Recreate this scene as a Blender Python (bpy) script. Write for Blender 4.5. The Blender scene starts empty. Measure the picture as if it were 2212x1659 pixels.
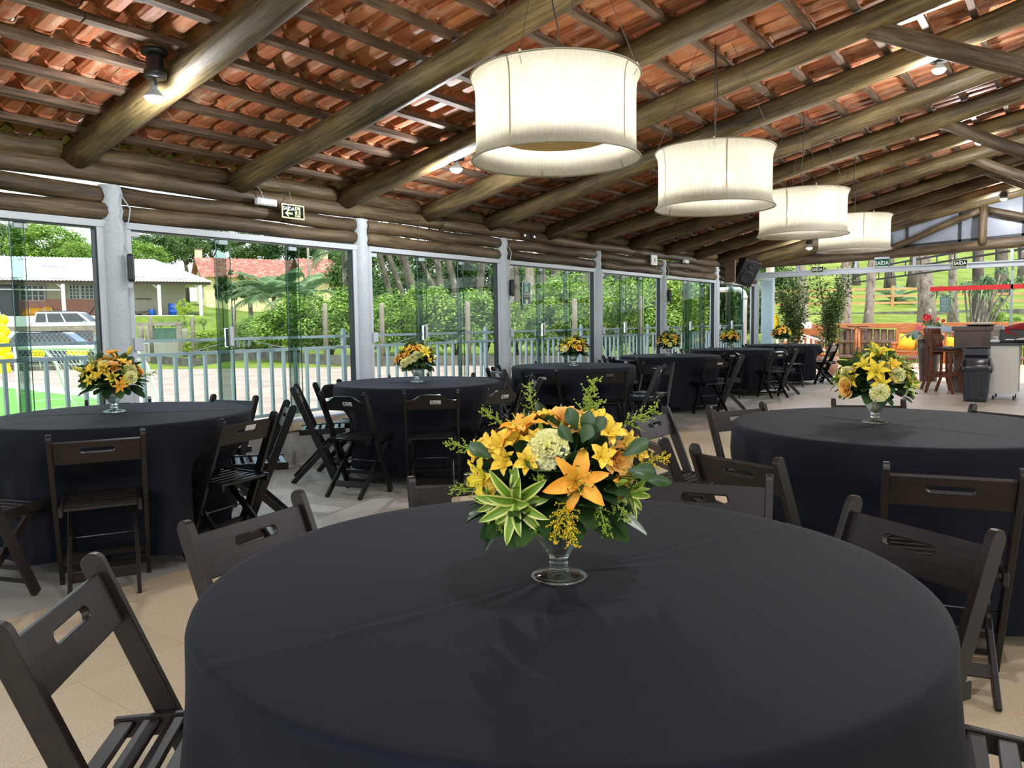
import bpy, bmesh, math, random
from mathutils import Vector, Matrix, Euler

PI = math.pi
sc = bpy.context.scene
COL = sc.collection
rnd = random.Random(11)
V = Vector

# ------------------------------------------------------------------ camera frame (the place is laid out in metres, x along the hall)
EYE = V((0.0, 0.0, 1.30))
YAW, PIT, ROL, FPX = math.radians(36.3234533), math.radians(4.46454323), math.radians(0.78053532), 1662.0
FWD = V((math.cos(YAW) * math.cos(PIT), math.sin(YAW) * math.cos(PIT), -math.sin(PIT)))
_r = FWD.cross(V((0, 0, 1))).normalized()
_d = FWD.cross(_r)
RIGHT = math.cos(ROL) * _r + math.sin(ROL) * _d
DOWN = -math.sin(ROL) * _r + math.cos(ROL) * _d


def ray(px, py):
    return FWD + RIGHT * ((px - 1106) / FPX) + DOWN * ((py - 829.5) / FPX)


def at(px, py, depth):
    return EYE + ray(px, py) * depth


# ------------------------------------------------------------------ mesh builder
class MB:
    def __init__(s):
        s.v, s.f, s.m, s.sm = [], [], [], []

    def add(s, vs, fs, mi=0, smooth=False):
        o = len(s.v)
        s.v += [tuple(p) for p in vs]
        s.f += [tuple(i + o for i in f) for f in fs]
        s.m += [mi] * len(fs)
        s.sm += [smooth] * len(fs)
        return s

    def box(s, c, d, rot=None, mi=0):
        c = V(c)
        x, y, z = d[0] / 2, d[1] / 2, d[2] / 2
        vs = [V(p) for p in ((-x, -y, -z), (x, -y, -z), (x, y, -z), (-x, y, -z), (-x, -y, z), (x, -y, z), (x, y, z), (-x, y, z))]
        if rot is not None:
            vs = [rot @ p for p in vs]
        return s.add([p + c for p in vs], [(0, 3, 2, 1), (4, 5, 6, 7), (0, 1, 5, 4), (1, 2, 6, 5), (2, 3, 7, 6), (3, 0, 4, 7)], mi)

    def rng(s, x0, x1, y0, y1, z0, z1, mi=0):
        return s.box(((x0 + x1) / 2, (y0 + y1) / 2, (z0 + z1) / 2), (abs(x1 - x0), abs(y1 - y0), abs(z1 - z0)), None, mi)

    def bar(s, a, b, w, t, side=(1, 0, 0), mi=0):
        """box from a to b; w across 'side', t across the third axis"""
        a, b = V(a), V(b)
        z = (b - a)
        L = z.length
        z.normalize()
        x = V(side)
        x = x - z * x.dot(z)
        if x.length < 1e-3:
            x = V((0, 1, 0)) - z * z.y
        x.normalize()
        y = z.cross(x)
        M = Matrix((x, y, z)).transposed()
        return s.box((a + b) / 2, (w, t, L), M, mi)

    def tube(s, pts, r, n=8, mi=0, smooth=True, cap=True, jit=0.0, rg=None):
        pts = [V(p) for p in pts]
        k = len(pts)
        rs = r if isinstance(r, (list, tuple)) else [r] * k
        T0 = (pts[1] - pts[0]).normalized()
        u = T0.orthogonal().normalized()
        vs = []
        for i, p in enumerate(pts):
            T = (pts[min(i + 1, k - 1)] - pts[max(i - 1, 0)]).normalized()
            u = (u - T * u.dot(T)).normalized()
            w = T.cross(u)
            for j in range(n):
                a = 2 * PI * j / n
                q = rs[i] * (1 + (rg.uniform(-jit, jit) if rg else 0))
                vs.append(p + (u * math.cos(a) + w * math.sin(a)) * q)
        fs = [(i * n + j, i * n + (j + 1) % n, (i + 1) * n + (j + 1) % n, (i + 1) * n + j) for i in range(k - 1) for j in range(n)]
        s.add(vs, fs, mi, smooth)
        if cap:
            o = len(s.v) - k * n
            s.f += [tuple(o + j for j in reversed(range(n))), tuple(o + (k - 1) * n + j for j in range(n))]
            s.m += [mi, mi]
            s.sm += [False, False]
        return s

    def lathe(s, prof, n=24, c=(0, 0, 0), mi=0, smooth=True, close=False):
        c = V(c)
        vs = [c + V((r * math.cos(2 * PI * j / n), r * math.sin(2 * PI * j / n), z)) for r, z in prof for j in range(n)]
        k = len(prof)
        fs = [(i * n + j, i * n + (j + 1) % n, (i + 1) * n + (j + 1) % n, (i + 1) * n + j) for i in range(k - 1) for j in range(n)]
        if close:
            fs += [((k - 1) * n + j, (k - 1) * n + (j + 1) % n, (j + 1) % n, j) for j in range(n)]
        s.add(vs, fs, mi, smooth)
        return s

    def ball(s, c, r, seg=10, ring=6, mi=0, M=None):
        c = V(c)
        rr = r if isinstance(r, (tuple, list)) else (r, r, r)
        vs = []
        for i in range(ring + 1):
            th = PI * i / ring
            for j in range(seg):
                a = 2 * PI * j / seg
                p = V((rr[0] * math.sin(th) * math.cos(a), rr[1] * math.sin(th) * math.sin(a), rr[2] * math.cos(th)))
                vs.append(c + (M @ p if M else p))
        fs = [(i * seg + j, (i + 1) * seg + j, (i + 1) * seg + (j + 1) % seg, i * seg + (j + 1) % seg) for i in range(ring) for j in range(seg)]
        return s.add(vs, fs, mi, True)

    def octa(s, c, r, mi=0):
        c = V(c)
        vs = [c + V(p) * r for p in ((1, 0, 0), (-1, 0, 0), (0, 1, 0), (0, -1, 0), (0, 0, 1), (0, 0, -1))]
        return s.add(vs, [(0, 2, 4), (2, 1, 4), (1, 3, 4), (3, 0, 4), (2, 0, 5), (1, 2, 5), (3, 1, 5), (0, 3, 5)], mi, True)

    def plate(s, outer, holes, M, t, mi=0):
        """flat board with holes in the local xy plane, thickness t along local z, placed by matrix M"""
        bm = bmesh.new()
        edges = []
        for loop in [outer] + holes:
            vs = [bm.verts.new((p[0], p[1], 0)) for p in loop]
            edges += [bm.edges.new((vs[i], vs[(i + 1) % len(vs)])) for i in range(len(vs))]
        bmesh.ops.triangle_fill(bm, use_beauty=True, use_dissolve=False, edges=edges)
        bm.verts.index_update()
        P = [v.co.copy() for v in bm.verts]
        n = len(P)
        F = [[v.index for v in f.verts] for f in bm.faces]
        nz = [f.normal.z for f in bm.faces]
        bm.free()
        F = [f if z > 0 else f[::-1] for f, z in zip(F, nz)]
        vs = [M @ (p + V((0, 0, t / 2))) for p in P] + [M @ (p - V((0, 0, t / 2))) for p in P]
        fs = F + [[i + n for i in f[::-1]] for f in F]
        o = 0
        for li, loop in enumerate([outer] + holes):
            k = len(loop)
            area = sum(loop[i][0] * loop[(i + 1) % k][1] - loop[(i + 1) % k][0] * loop[i][1] for i in range(k))
            flip = (area > 0) == (li == 0)
            for i in range(k):
                a, b = o + i, o + (i + 1) % k
                fs.append((b, a, a + n, b + n) if flip else (a, b, b + n, a + n))
            o += k
        return s.add(vs, fs, mi)

    def build(s, name, mat=None, parent=None, loc=None, rot=None, bevel=0.0):
        me = bpy.data.meshes.new(name)
        me.from_pydata(s.v, [], s.f)
        for m in (mat if isinstance(mat, (list, tuple)) else [mat]):
            me.materials.append(m)
        me.polygons.foreach_set('material_index', s.m)
        me.polygons.foreach_set('use_smooth', s.sm)
        if bevel:
            bm = bmesh.new()
            bm.from_mesh(me)
            es = [e for e in bm.edges if len(e.link_faces) == 2 and e.calc_face_angle(0) > 0.6]
            bmesh.ops.bevel(bm, geom=es, offset=bevel, segments=1, affect='EDGES', profile=0.5, clamp_overlap=True)
            bm.to_mesh(me)
            bm.free()
        me.update()
        o = bpy.data.objects.new(name, me)
        COL.objects.link(o)
        if parent:
            o.parent = parent
        if loc is not None:
            o.location = loc
        if rot is not None:
            o.rotation_euler = rot
        return o


def tag(o, label, cat, group=None, kind=None):
    if label:
        o['label'] = label
    if cat:
        o['category'] = cat
    if group:
        o['group'] = group
    if kind:
        o['kind'] = kind
    return o


def thing(name, label, cat, loc=(0, 0, 0), rz=0.0, group=None, kind=None):
    o = bpy.data.objects.new(name, None)
    o.empty_display_size = 0.1
    COL.objects.link(o)
    o.location = loc
    o.rotation_euler = (0, 0, rz)
    return tag(o, label, cat, group, kind)


def st(o, label, cat=None):
    return tag(o, label, cat, None, 'structure')


def dup(root, loc=None, rz=None, label=None, group=None, scale=None):
    r = root.copy()
    COL.objects.link(r)
    if loc is not None:
        r.location = loc
    if rz is not None:
        r.rotation_euler = (0, 0, rz)
    if scale is not None:
        r.scale = scale if isinstance(scale, (tuple, list)) else (scale,) * 3
    if label:
        r['label'] = label
    if group:
        r['group'] = group
    for ch in list(root.children):
        c = ch.copy()
        COL.objects.link(c)
        c.parent = r
        for g in ch.children:
            d = g.copy()
            COL.objects.link(d)
            d.parent = c
    return r


# ------------------------------------------------------------------ materials
def srgb(r, g, b):
    f = lambda c: (c / 255 / 12.92) if c / 255 <= 0.04045 else ((c / 255 + 0.055) / 1.055) ** 2.4
    return (f(r), f(g), f(b), 1.0)


def new_mat(name):
    m = bpy.data.materials.new(name)
    m.use_nodes = True
    nt = m.node_tree
    b = nt.nodes['Principled BSDF']
    return m, nt, b


def setp(b, **k):
    for n, v in k.items():
        n = n.replace('_', ' ')
        if n in b.inputs:
            b.inputs[n].default_value = v


def plain(name, col, rough=0.5, metal=0.0, spec=0.5, **k):
    m, nt, b = new_mat(name)
    setp(b, Base_Color=col, Roughness=rough, Metallic=metal, Specular_IOR_Level=spec, **k)
    return m


def ramp(nt, stops):
    r = nt.nodes.new('ShaderNodeValToRGB')
    e = r.color_ramp.elements
    while len(e) < len(stops):
        e.new(0.5)
    for i, (p, c) in enumerate(stops):
        e[i].position = p
        e[i].color = c
    return r


def noise(nt, scale, detail=4, rough=0.55, vec=None, dist=0.0):
    n = nt.nodes.new('ShaderNodeTexNoise')
    n.inputs['Scale'].default_value = scale
    n.inputs['Detail'].default_value = detail
    n.inputs['Roughness'].default_value = rough
    n.inputs['Distortion'].default_value = dist
    if vec:
        nt.links.new(vec, n.inputs['Vector'])
    return n


def coords(nt, scale=(1, 1, 1), kind='Object', rand=False):
    tc = nt.nodes.new('ShaderNodeTexCoord')
    mp = nt.nodes.new('ShaderNodeMapping')
    mp.inputs['Scale'].default_value = scale
    nt.links.new(tc.outputs[kind], mp.inputs['Vector'])
    if rand:
        oi = nt.nodes.new('ShaderNodeObjectInfo')
        mu = nt.nodes.new('ShaderNodeMath')
        mu.operation = 'MULTIPLY'
        mu.inputs[1].default_value = 37.0
        nt.links.new(oi.outputs['Random'], mu.inputs[0])
        nt.links.new(mu.outputs[0], mp.inputs['Location'])
    return mp.outputs['Vector']


def bump(nt, b, h, strength=0.3, dist=0.01):
    bp = nt.nodes.new('ShaderNodeBump')
    bp.inputs['Strength'].default_value = strength
    bp.inputs['Distance'].default_value = dist
    nt.links.new(h, bp.inputs['Height'])
    nt.links.new(bp.outputs['Normal'], b.inputs['Normal'])


def noisy(name, stops, scale=5, stretch=(1, 1, 1), rough=0.6, detail=5, bmp=0.0, spec=0.4, rand=False, metal=0.0, nrough=0.6, dist=0.0, **k):
    m, nt, b = new_mat(name)
    v = coords(nt, stretch, rand=rand)
    n = noise(nt, scale, detail, nrough, v, dist)
    r = ramp(nt, stops)
    nt.links.new(n.outputs['Fac'], r.inputs['Fac'])
    nt.links.new(r.outputs['Color'], b.inputs['Base Color'])
    setp(b, Roughness=rough, Specular_IOR_Level=spec, Metallic=metal, **k)
    if bmp:
        bump(nt, b, n.outputs['Fac'], bmp)
    return m


def leafmat(name, stops, rough=0.5, trans=0.35, spec=0.3):
    """leaves: every leaf takes its own tone along the ramp"""
    m, nt, b = new_mat(name)
    g = nt.nodes.new('ShaderNodeNewGeometry')
    r = ramp(nt, stops)
    nt.links.new(g.outputs['Random Per Island'], r.inputs['Fac'])
    nt.links.new(r.outputs['Color'], b.inputs['Base Color'])
    setp(b, Roughness=rough, Specular_IOR_Level=spec)
    if trans:
        t = nt.nodes.new('ShaderNodeBsdfTranslucent')
        nt.links.new(r.outputs['Color'], t.inputs['Color'])
        mx = nt.nodes.new('ShaderNodeMixShader')
        mx.inputs[0].default_value = trans
        out = nt.nodes['Material Output']
        nt.links.new(b.outputs[0], mx.inputs[1])
        nt.links.new(t.outputs[0], mx.inputs[2])
        nt.links.new(mx.outputs[0], out.inputs['Surface'])
    return m


def glassmat(name, tint, gl=1.0):
    """thin window glass: tinted see-through with a fresnel reflection"""
    m, nt, b = new_mat(name)
    nt.nodes.remove(b)
    out = nt.nodes['Material Output']
    t = nt.nodes.new('ShaderNodeBsdfTransparent')
    t.inputs['Color'].default_value = tint
    g = nt.nodes.new('ShaderNodeBsdfGlossy')
    g.inputs['Roughness'].default_value = 0.02
    fr = nt.nodes.new('ShaderNodeFresnel')
    fr.inputs['IOR'].default_value = 1.35
    mu = nt.nodes.new('ShaderNodeMath')
    mu.operation = 'MULTIPLY'
    mu.inputs[1].default_value = gl
    mx = nt.nodes.new('ShaderNodeMixShader')
    nt.links.new(fr.outputs[0], mu.inputs[0])
    nt.links.new(mu.outputs[0], mx.inputs[0])
    nt.links.new(t.outputs[0], mx.inputs[1])
    nt.links.new(g.outputs[0], mx.inputs[2])
    nt.links.new(mx.outputs[0], out.inputs['Surface'])
    return m


def emit(name, col, s):
    m, nt, b = new_mat(name)
    setp(b, Base_Color=col, Emission_Color=col, Emission_Strength=s)
    return m


def logmat(name, dark, mid, light):
    """debarked log: long grain, cracks, knots and weather marks"""
    m, nt, b = new_mat(name)
    n = noise(nt, 1.0, 6, 0.7, coords(nt, (2.2, 46, 46), rand=True), 0.5)
    n2 = noise(nt, 1.0, 5, 0.6, coords(nt, (1.1, 5, 5), rand=True), 0.4)
    n3 = noise(nt, 1.0, 3, 0.5, coords(nt, (1.6, 22, 22), rand=True), 1.2)
    a = nt.nodes.new('ShaderNodeMath')
    a.operation = 'MULTIPLY'
    a.inputs[1].default_value = 0.5
    nt.links.new(n.outputs['Fac'], a.inputs[0])
    c = nt.nodes.new('ShaderNodeMath')
    c.operation = 'MULTIPLY_ADD'
    c.inputs[1].default_value = 0.5
    nt.links.new(n2.outputs['Fac'], c.inputs[0])
    nt.links.new(a.outputs[0], c.inputs[2])
    r = ramp(nt, [(0.36, dark), (0.49, mid), (0.62, light)])
    nt.links.new(c.outputs[0], r.inputs['Fac'])
    k = ramp(nt, [(0.30, (0.28, 0.25, 0.22, 1)), (0.37, (1, 1, 1, 1))])
    nt.links.new(n3.outputs['Fac'], k.inputs['Fac'])
    mx = nt.nodes.new('ShaderNodeMixRGB')
    mx.blend_type = 'MULTIPLY'
    mx.inputs['Fac'].default_value = 0.85
    nt.links.new(r.outputs['Color'], mx.inputs['Color1'])
    nt.links.new(k.outputs['Color'], mx.inputs['Color2'])
    nt.links.new(mx.outputs['Color'], b.inputs['Base Color'])
    setp(b, Roughness=0.52, Specular_IOR_Level=0.35)
    bump(nt, b, n.outputs['Fac'], 0.45, 0.01)
    return m


def copy_mesh(o, name, parent=None, loc=None, rot=None, scale=None):
    c = bpy.data.objects.new(name, o.data)
    COL.objects.link(c)
    if parent:
        c.parent = parent
    if loc is not None:
        c.location = loc
    if rot is not None:
        c.rotation_euler = rot
    if scale is not None:
        c.scale = scale if isinstance(scale, (tuple, list)) else (scale,) * 3
    return c


def text_mesh(name, body, size, mat, parent, M, ext=0.001, bold=0.0):
    """lettering as a mesh, centred on the local origin of matrix M (x right, y up, z towards the reader)"""
    cu = bpy.data.curves.new(name, 'FONT')
    cu.body = body
    cu.size = size
    cu.extrude = ext
    cu.offset = bold
    cu.align_x = 'CENTER'
    cu.align_y = 'CENTER'
    cu.resolution_u = 3
    t = bpy.data.objects.new(name + '_tmp', cu)
    COL.objects.link(t)
    dg = bpy.context.evaluated_depsgraph_get()
    dg.update()
    me = bpy.data.meshes.new_from_object(t.evaluated_get(dg))
    bpy.data.objects.remove(t)
    bpy.data.curves.remove(cu)
    me.transform(M)
    me.materials.clear()
    me.materials.append(mat)
    o = bpy.data.objects.new(name, me)
    COL.objects.link(o)
    o.parent = parent
    return o
# ================================================================== the hall
W = 5.95            # inner face of the glazed wall
XE = 17.5           # glazed end wall
COLX = [0.57, 2.99, 5.51, 7.92, 10.32, 12.62, 15.11, 17.50]
SL = 0.22           # roof pitch


def zroof(y, off=0.0):
    return 2.56 + SL * (5.9 - abs(y)) + off


M_white = noisy('white_paint', [(0.3, srgb(160, 168, 172)), (0.7, srgb(178, 184, 188))], 60, rough=0.55, bmp=0.25)
M_alu = plain('white_aluminium', srgb(176, 182, 188), 0.4)
M_black = plain('black_seal', srgb(22, 24, 28), 0.5)
M_steel = plain('galvanised_rail', srgb(172, 182, 194), 0.35, 0.2)
M_chrome = plain('chrome', (0.75, 0.75, 0.76, 1), 0.15, 1.0)
M_glass = glassmat('green_window_glass', (0.90, 0.945, 0.925, 1), 0.035)
M_clear = glassmat('clear_glass', (0.955, 0.975, 0.965, 1), 0.10)
M_laptint = glassmat('overlap_dark_tint', (0.58, 0.64, 0.62, 1), 0.05)  # extra tinted sheets, added to darken where the panes overlap
M_log = logmat('weathered_log', srgb(38, 30, 22), srgb(80, 65, 47), srgb(114, 96, 70))
M_log2 = logmat('rafter_log', srgb(35, 28, 20), srgb(82, 68, 44), srgb(120, 102, 67))
M_batten = noisy('batten_wood', [(0.3, srgb(58, 44, 34)), (0.55, srgb(96, 76, 60)), (0.75, srgb(128, 106, 86))], 3, (1.2, 12, 12), 0.75, bmp=0.2)


def tilemat():
    m, nt, b = new_mat('terracotta_tiles')
    g = nt.nodes.new('ShaderNodeNewGeometry')
    r = ramp(nt, [(0.0, srgb(134, 76, 50)), (0.45, srgb(162, 95, 62)), (0.8, srgb(180, 116, 77)), (1.0, srgb(152, 103, 77))])
    nt.links.new(g.outputs['Random Per Island'], r.inputs['Fac'])
    v = coords(nt, (7, 1.5, 1.5))
    n = noise(nt, 2.2, 5, 0.6, v, 0.6)
    r2 = ramp(nt, [(0.49, (0, 0, 0, 1)), (0.66, (0.62, 0.62, 0.62, 1))])
    nt.links.new(n.outputs['Fac'], r2.inputs['Fac'])
    mx = nt.nodes.new('ShaderNodeMixRGB')
    mx.inputs['Color2'].default_value = srgb(188, 160, 132)
    nt.links.new(r2.outputs['Color'], mx.inputs['Fac'])
    nt.links.new(r.outputs['Color'], mx.inputs['Color1'])
    n3 = noise(nt, 9, 4, 0.6, coords(nt, (1, 1, 1)))
    r3 = ramp(nt, [(0.3, (0.55, 0.5, 0.46, 1)), (0.6, (1, 1, 1, 1))])
    nt.links.new(n3.outputs['Fac'], r3.inputs['Fac'])
    m3 = nt.nodes.new('ShaderNodeMixRGB')
    m3.blend_type = 'MULTIPLY'
    m3.inputs['Fac'].default_value = 0.4
    nt.links.new(mx.outputs['Color'], m3.inputs['Color1'])
    nt.links.new(r3.outputs['Color'], m3.inputs['Color2'])
    nt.links.new(m3.outputs['Color'], b.inputs['Base Color'])
    setp(b, Roughness=0.6, Specular_IOR_Level=0.35)
    return m


M_tile = tilemat()


# ---- floor: granilite slabs in the middle, grey stone along the glazed side
def floormat(name, stops, spk, joint, tile, jw, rough):
    m, nt, b = new_mat(name)
    v = coords(nt)
    n = noise(nt, 1.3, 5, 0.6, v)
    r = ramp(nt, stops)
    nt.links.new(n.outputs['Fac'], r.inputs['Fac'])
    n2 = noise(nt, 170, 2, 0.7, v)
    r2 = ramp(nt, [(0.36, spk), (0.47, (1, 1, 1, 1))])
    nt.links.new(n2.outputs['Fac'], r2.inputs['Fac'])
    mu = nt.nodes.new('ShaderNodeMixRGB')
    mu.blend_type = 'MULTIPLY'
    mu.inputs['Fac'].default_value = 1
    nt.links.new(r.outputs['Color'], mu.inputs['Color1'])
    nt.links.new(r2.outputs['Color'], mu.inputs['Color2'])
    br = nt.nodes.new('ShaderNodeTexBrick')
    br.offset = 0.5
    br.inputs['Scale'].default_value = 1.0
    br.inputs['Brick Width'].default_value = tile[0]
    br.inputs['Row Height'].default_value = tile[1]
    br.inputs['Mortar Size'].default_value = jw
    br.inputs['Mortar Smooth'].default_value = 0.2
    br.inputs['Color1'].default_value = (1, 1, 1, 1)
    br.inputs['Color2'].default_value = (0.93, 0.93, 0.93, 1)
    br.inputs['Mortar'].default_value = joint
    nt.links.new(v, br.inputs['Vector'])
    m2 = nt.nodes.new('ShaderNodeMixRGB')
    m2.blend_type = 'MULTIPLY'
    m2.inputs['Fac'].default_value = 1
    nt.links.new(mu.outputs['Color'], m2.inputs['Color1'])
    nt.links.new(br.outputs['Color'], m2.inputs['Color2'])
    nt.links.new(m2.outputs['Color'], b.inputs['Base Color'])
    setp(b, Roughness=rough, Specular_IOR_Level=0.4)
    return m


M_floorA = floormat('speckled_beige_slabs', [(0.3, srgb(188, 169, 138)), (0.7, srgb(204, 188, 160))], (0.70, 0.62, 0.52, 1), (0.80, 0.74, 0.66, 1), (0.84, 0.42), 0.0025, 0.42)
M_floorB = floormat('grey_stone_slabs', [(0.3, srgb(148, 144, 132)), (0.7, srgb(176, 172, 162))], (0.92, 0.92, 0.92, 1), (0.7, 0.68, 0.65, 1), (1.2, 0.9), 0.004, 0.45)
M_floorC = floormat('pale_plank_tiles', [(0.3, srgb(176, 160, 142)), (0.7, srgb(198, 184, 168))], (0.95, 0.95, 0.95, 1), (0.75, 0.72, 0.68, 1), (1.2, 0.6), 0.004, 0.4)
f = MB()
f.rng(-4, 8.6, -6.0, 3.85, -0.12, 0.0, 0)
f.rng(-4, XE + 0.05, 3.85, W + 0.2, -0.12, 0.0, 1)
f.rng(8.6, XE + 0.05, -6.0, 3.85, -0.12, 0.0, 2)
st(f.build('floor', [M_floorA, M_floorB, M_floorC]), 'hall floor of beige speckled slabs with grey stone along the windows', 'floor')

# ---- low wall under the windows
M_conc = noisy('grey_concrete', [(0.3, srgb(128, 126, 120)), (0.7, srgb(162, 160, 154))], 3, rough=0.8, bmp=0.1)
M_sill = noisy('beige_ledge_tile', [(0.3, srgb(188, 164, 138)), (0.7, srgb(206, 186, 160))], 4, rough=0.35)
w = MB()
w.rng(-4, XE, W - 0.02, W + 0.30, -0.10, 0.325)
st(w.build('wall_left', M_conc), 'low grey concrete wall under the glazed side', 'wall')
w = MB()
x = -4.0
while x < XE - 0.1:
    x2 = min(x + 0.45, XE)
    w.rng(x + 0.002, x2 - 0.002, W - 0.035, W + 0.36, 0.325, 0.40)
    x = x2
st(w.build('trim_1', M_sill, bevel=0.004), 'beige tile ledge on top of the low wall', 'ledge')

# ---- columns
WORDS = ['', 'first white column, nearest on the left, with a black speaker', 'second white column, behind the first table\'s right', 'third white column with the green poster to its right',
         'fourth white column along the windows', 'fifth white column along the windows', 'sixth white column along the windows', 'last white column at the far corner']
for i, cx in enumerate(COLX):
    if i == 0:
        continue
    c = MB()
    n = 20
    prof = []
    for k in range(n):
        a = 2 * PI * k / n
        prof.append((cx + 0.098 * math.cos(a), W + 0.02 + 0.098 * math.sin(a)))
    zs = [0.40 + 0.02 * j for j in range(0, 83, 3)] + [2.09]
    vs, fs = [], []
    zs = [0.402, 1.2, 2.09, 2.14, 2.20, 2.24, 2.28, 2.33, 2.37, 2.388]
    for z in zs:
        sc_ = 1.0 if z < 2.1 else 0.86 + 0.07 * math.cos((z - 2.19) / 0.135 * 2 * PI)
        for k, (px, py) in enumerate(prof):
            vs.append((cx + (px - cx) * sc_, W + 0.02 + (py - W - 0.02) * sc_, z))
    for j in range(len(zs) - 1):
        for k in range(n):
            fs.append((j * n + k, j * n + (k + 1) % n, (j + 1) * n + (k + 1) % n, (j + 1) * n + k))
    c.add(vs, fs, 0, True)
    c.add(vs[-n:], [tuple(range(n))])
    o = st(c.build('column', M_white), WORDS[i], 'column')


# ---- round logs
def log(name, a, b, r, m, label, cat='log', parent=None, segs=10, seed=0, n=12, kind='structure'):
    rg = random.Random(seed)
    a, b = V(a), V(b)
    L = (b - a).length
    pts, rs = [], []
    ph = rg.uniform(0, 6)
    for i in range(segs + 1):
        t = i / segs
        pts.append((t * L, 0.018 * r / 0.1 * math.sin(2.2 * t * PI + ph) * min(1, L / 2), 0.012 * r / 0.1 * math.sin(3.1 * t * PI + ph * 2) * min(1, L / 2)))
        rs.append(r * (1 + rg.uniform(-0.035, 0.035)))
    q = MB().tube(pts, rs, n)
    o = q.build(name, m, parent)
    X = (b - a).normalized()
    Y = V((0, 0, 1)).cross(X)
    Y = Y.normalized() if Y.length > 1e-3 else V((0, 1, 0))
    Z = X.cross(Y)
    o.matrix_world = Matrix.Translation(a) @ Matrix((X, Y, Z)).transposed().to_4x4()
    if parent is None:
        tag(o, label, cat, None, kind)
    return o


BAYN = ['nearest', 'first', 'second', 'third', 'fourth', 'fifth', 'sixth', 'last']
for i in range(len(COLX) - 1):
    x0, x1 = COLX[i] + 0.075, COLX[i + 1] - 0.03
    for j, z in enumerate((2.190, 2.322)):
        log('wall_log', (x0, W + 0.02, z), (x1, W + 0.02, z + (0.004 if i % 2 else -0.004)), 0.0665, M_log,
            f"{'lower' if j == 0 else 'upper'} round log above the {BAYN[i]} window bay", seed=i * 7 + j)
XP = [-3, 1.9, 6.75, 11.5, XE + 0.05]
for i in range(4):
    log('plate_log', (XP[i], W + 0.02, 2.462), (XP[i + 1] - 0.01, W + 0.02, 2.462), 0.070, M_log, f'long wall plate log on the columns, length {["over the first table", "over the second table", "over the third table", "over the far tables"][i]}', seed=60 + i, segs=16)

# ---- rafters, spacer logs, struts
RX = [-1.1, 0.2, 1.45, 2.74, 4.10, 5.30, 6.48, 7.65, 8.98, 10.1, 11.4, 12.7, 14.05, 15.25, 16.45, 17.42]
for i, rx in enumerate(RX):
    log('rafter', (rx, 0.0, zroof(0)), (rx, 6.02, zroof(6.02)), 0.102, M_log2, f'round log rafter, number {i - 1} along the window side' if i > 1 else 'round log rafter above the camera', 'rafter', seed=100 + i, segs=18, n=14)
    log('rafter', (rx, 0.0, zroof(0)), (rx, -6.4, zroof(-6.4)), 0.102, M_log2, 'round log rafter on the far roof slope', 'rafter', seed=130 + i, segs=8)
for i in range(len(RX) - 1):
    log('spacer_log', (RX[i] + 0.11, W + 0.03, 2.595), (RX[i + 1] - 0.09, W + 0.03, 2.595), 0.072, M_log if i % 2 else M_log2, f'short log between rafters {i - 1} and {i} on the wall plate' if i > 1 else 'short log between rafters by the first column', seed=170 + i)
STR = [(6.48, 1.36, 0.05, 2.85, 'nearest, right of the big lamps'), (10.1, 1.32, 0.05, 2.80, 'second from the front'), (12.7, 1.26, 0.05, 2.86, 'third from the front'), (14.05, 1.20, 0.05, 2.95, 'farthest, by the gable')]
for k, (sx, y0, y1, z1, lab) in enumerate(STR):
    log('truss_strut', (sx + 0.02, y0, zroof(y0) - 0.06), (sx + 0.02, y1, z1), 0.070, M_log, f'slanting log strut of the roof truss, {lab}', 'strut', seed=200 + k)
log('ridge_log', (-3, 0, zroof(0) + 0.13), (XE + 0.3, 0, zroof(0) + 0.13), 0.08, M_log, 'ridge log at the top of the roof', seed=220, segs=20)
# end truss
log('truss_beam', (XE - 0.02, 6.0, 2.565), (XE - 0.02, -3.0, 2.80), 0.098, M_log, 'horizontal log beam of the end truss above the exit signs', 'beam', seed=230, segs=16)
log('truss_post', (XE - 0.08, 1.54, 2.70), (XE - 0.08, 1.54, 3.44), 0.072, M_log, 'upright log post in the middle of the end truss', 'post', seed=231, segs=4)
log('truss_post', (XE - 0.08, 3.34, 2.62), (XE - 0.08, 3.34, 2.98), 0.062, M_log, 'short log post behind the last lampshade', 'post', seed=232, segs=3)
log('truss_strut', (XE - 0.06, 3.27, 2.68), (XE - 0.06, 1.60, 3.36), 0.066, M_log, 'log strut rising to the top of the end truss post', 'strut', seed=233)
log('truss_strut', (XE - 0.06, 1.48, 3.36), (XE - 0.06, 0.0, 2.86), 0.066, M_log, 'log strut falling from the end truss post to the right', 'strut', seed=234)

# ---- battens and tiles
BY = [0.12 + 0.3325 * k for k in range(20)]
for side in (1, -1):
    for k, y in enumerate(BY):
        b = MB()
        rg = random.Random(300 + k)
        xs = [-3.0, 2.0 + rg.uniform(-1, 1), 8 + rg.uniform(-1.5, 1.5), 13 + rg.uniform(-1, 1), XE + 0.35]
        ang = math.atan(SL) * side
        for q in range(4):
            b.box(((xs[q] + xs[q + 1]) / 2, 0, rg.uniform(-0.004, 0.004)), (xs[q + 1] - xs[q] - 0.006, 0.052, 0.044))
        o = b.build('roof_batten', M_batten, loc=(0, side * y, zroof(y) + 0.124), rot=(-ang, 0, 0))
        st(o, f'sawn batten under the roof tiles, row {k + 1} from the ridge' if side > 0 else 'sawn batten on the far roof slope', 'batten')


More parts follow.
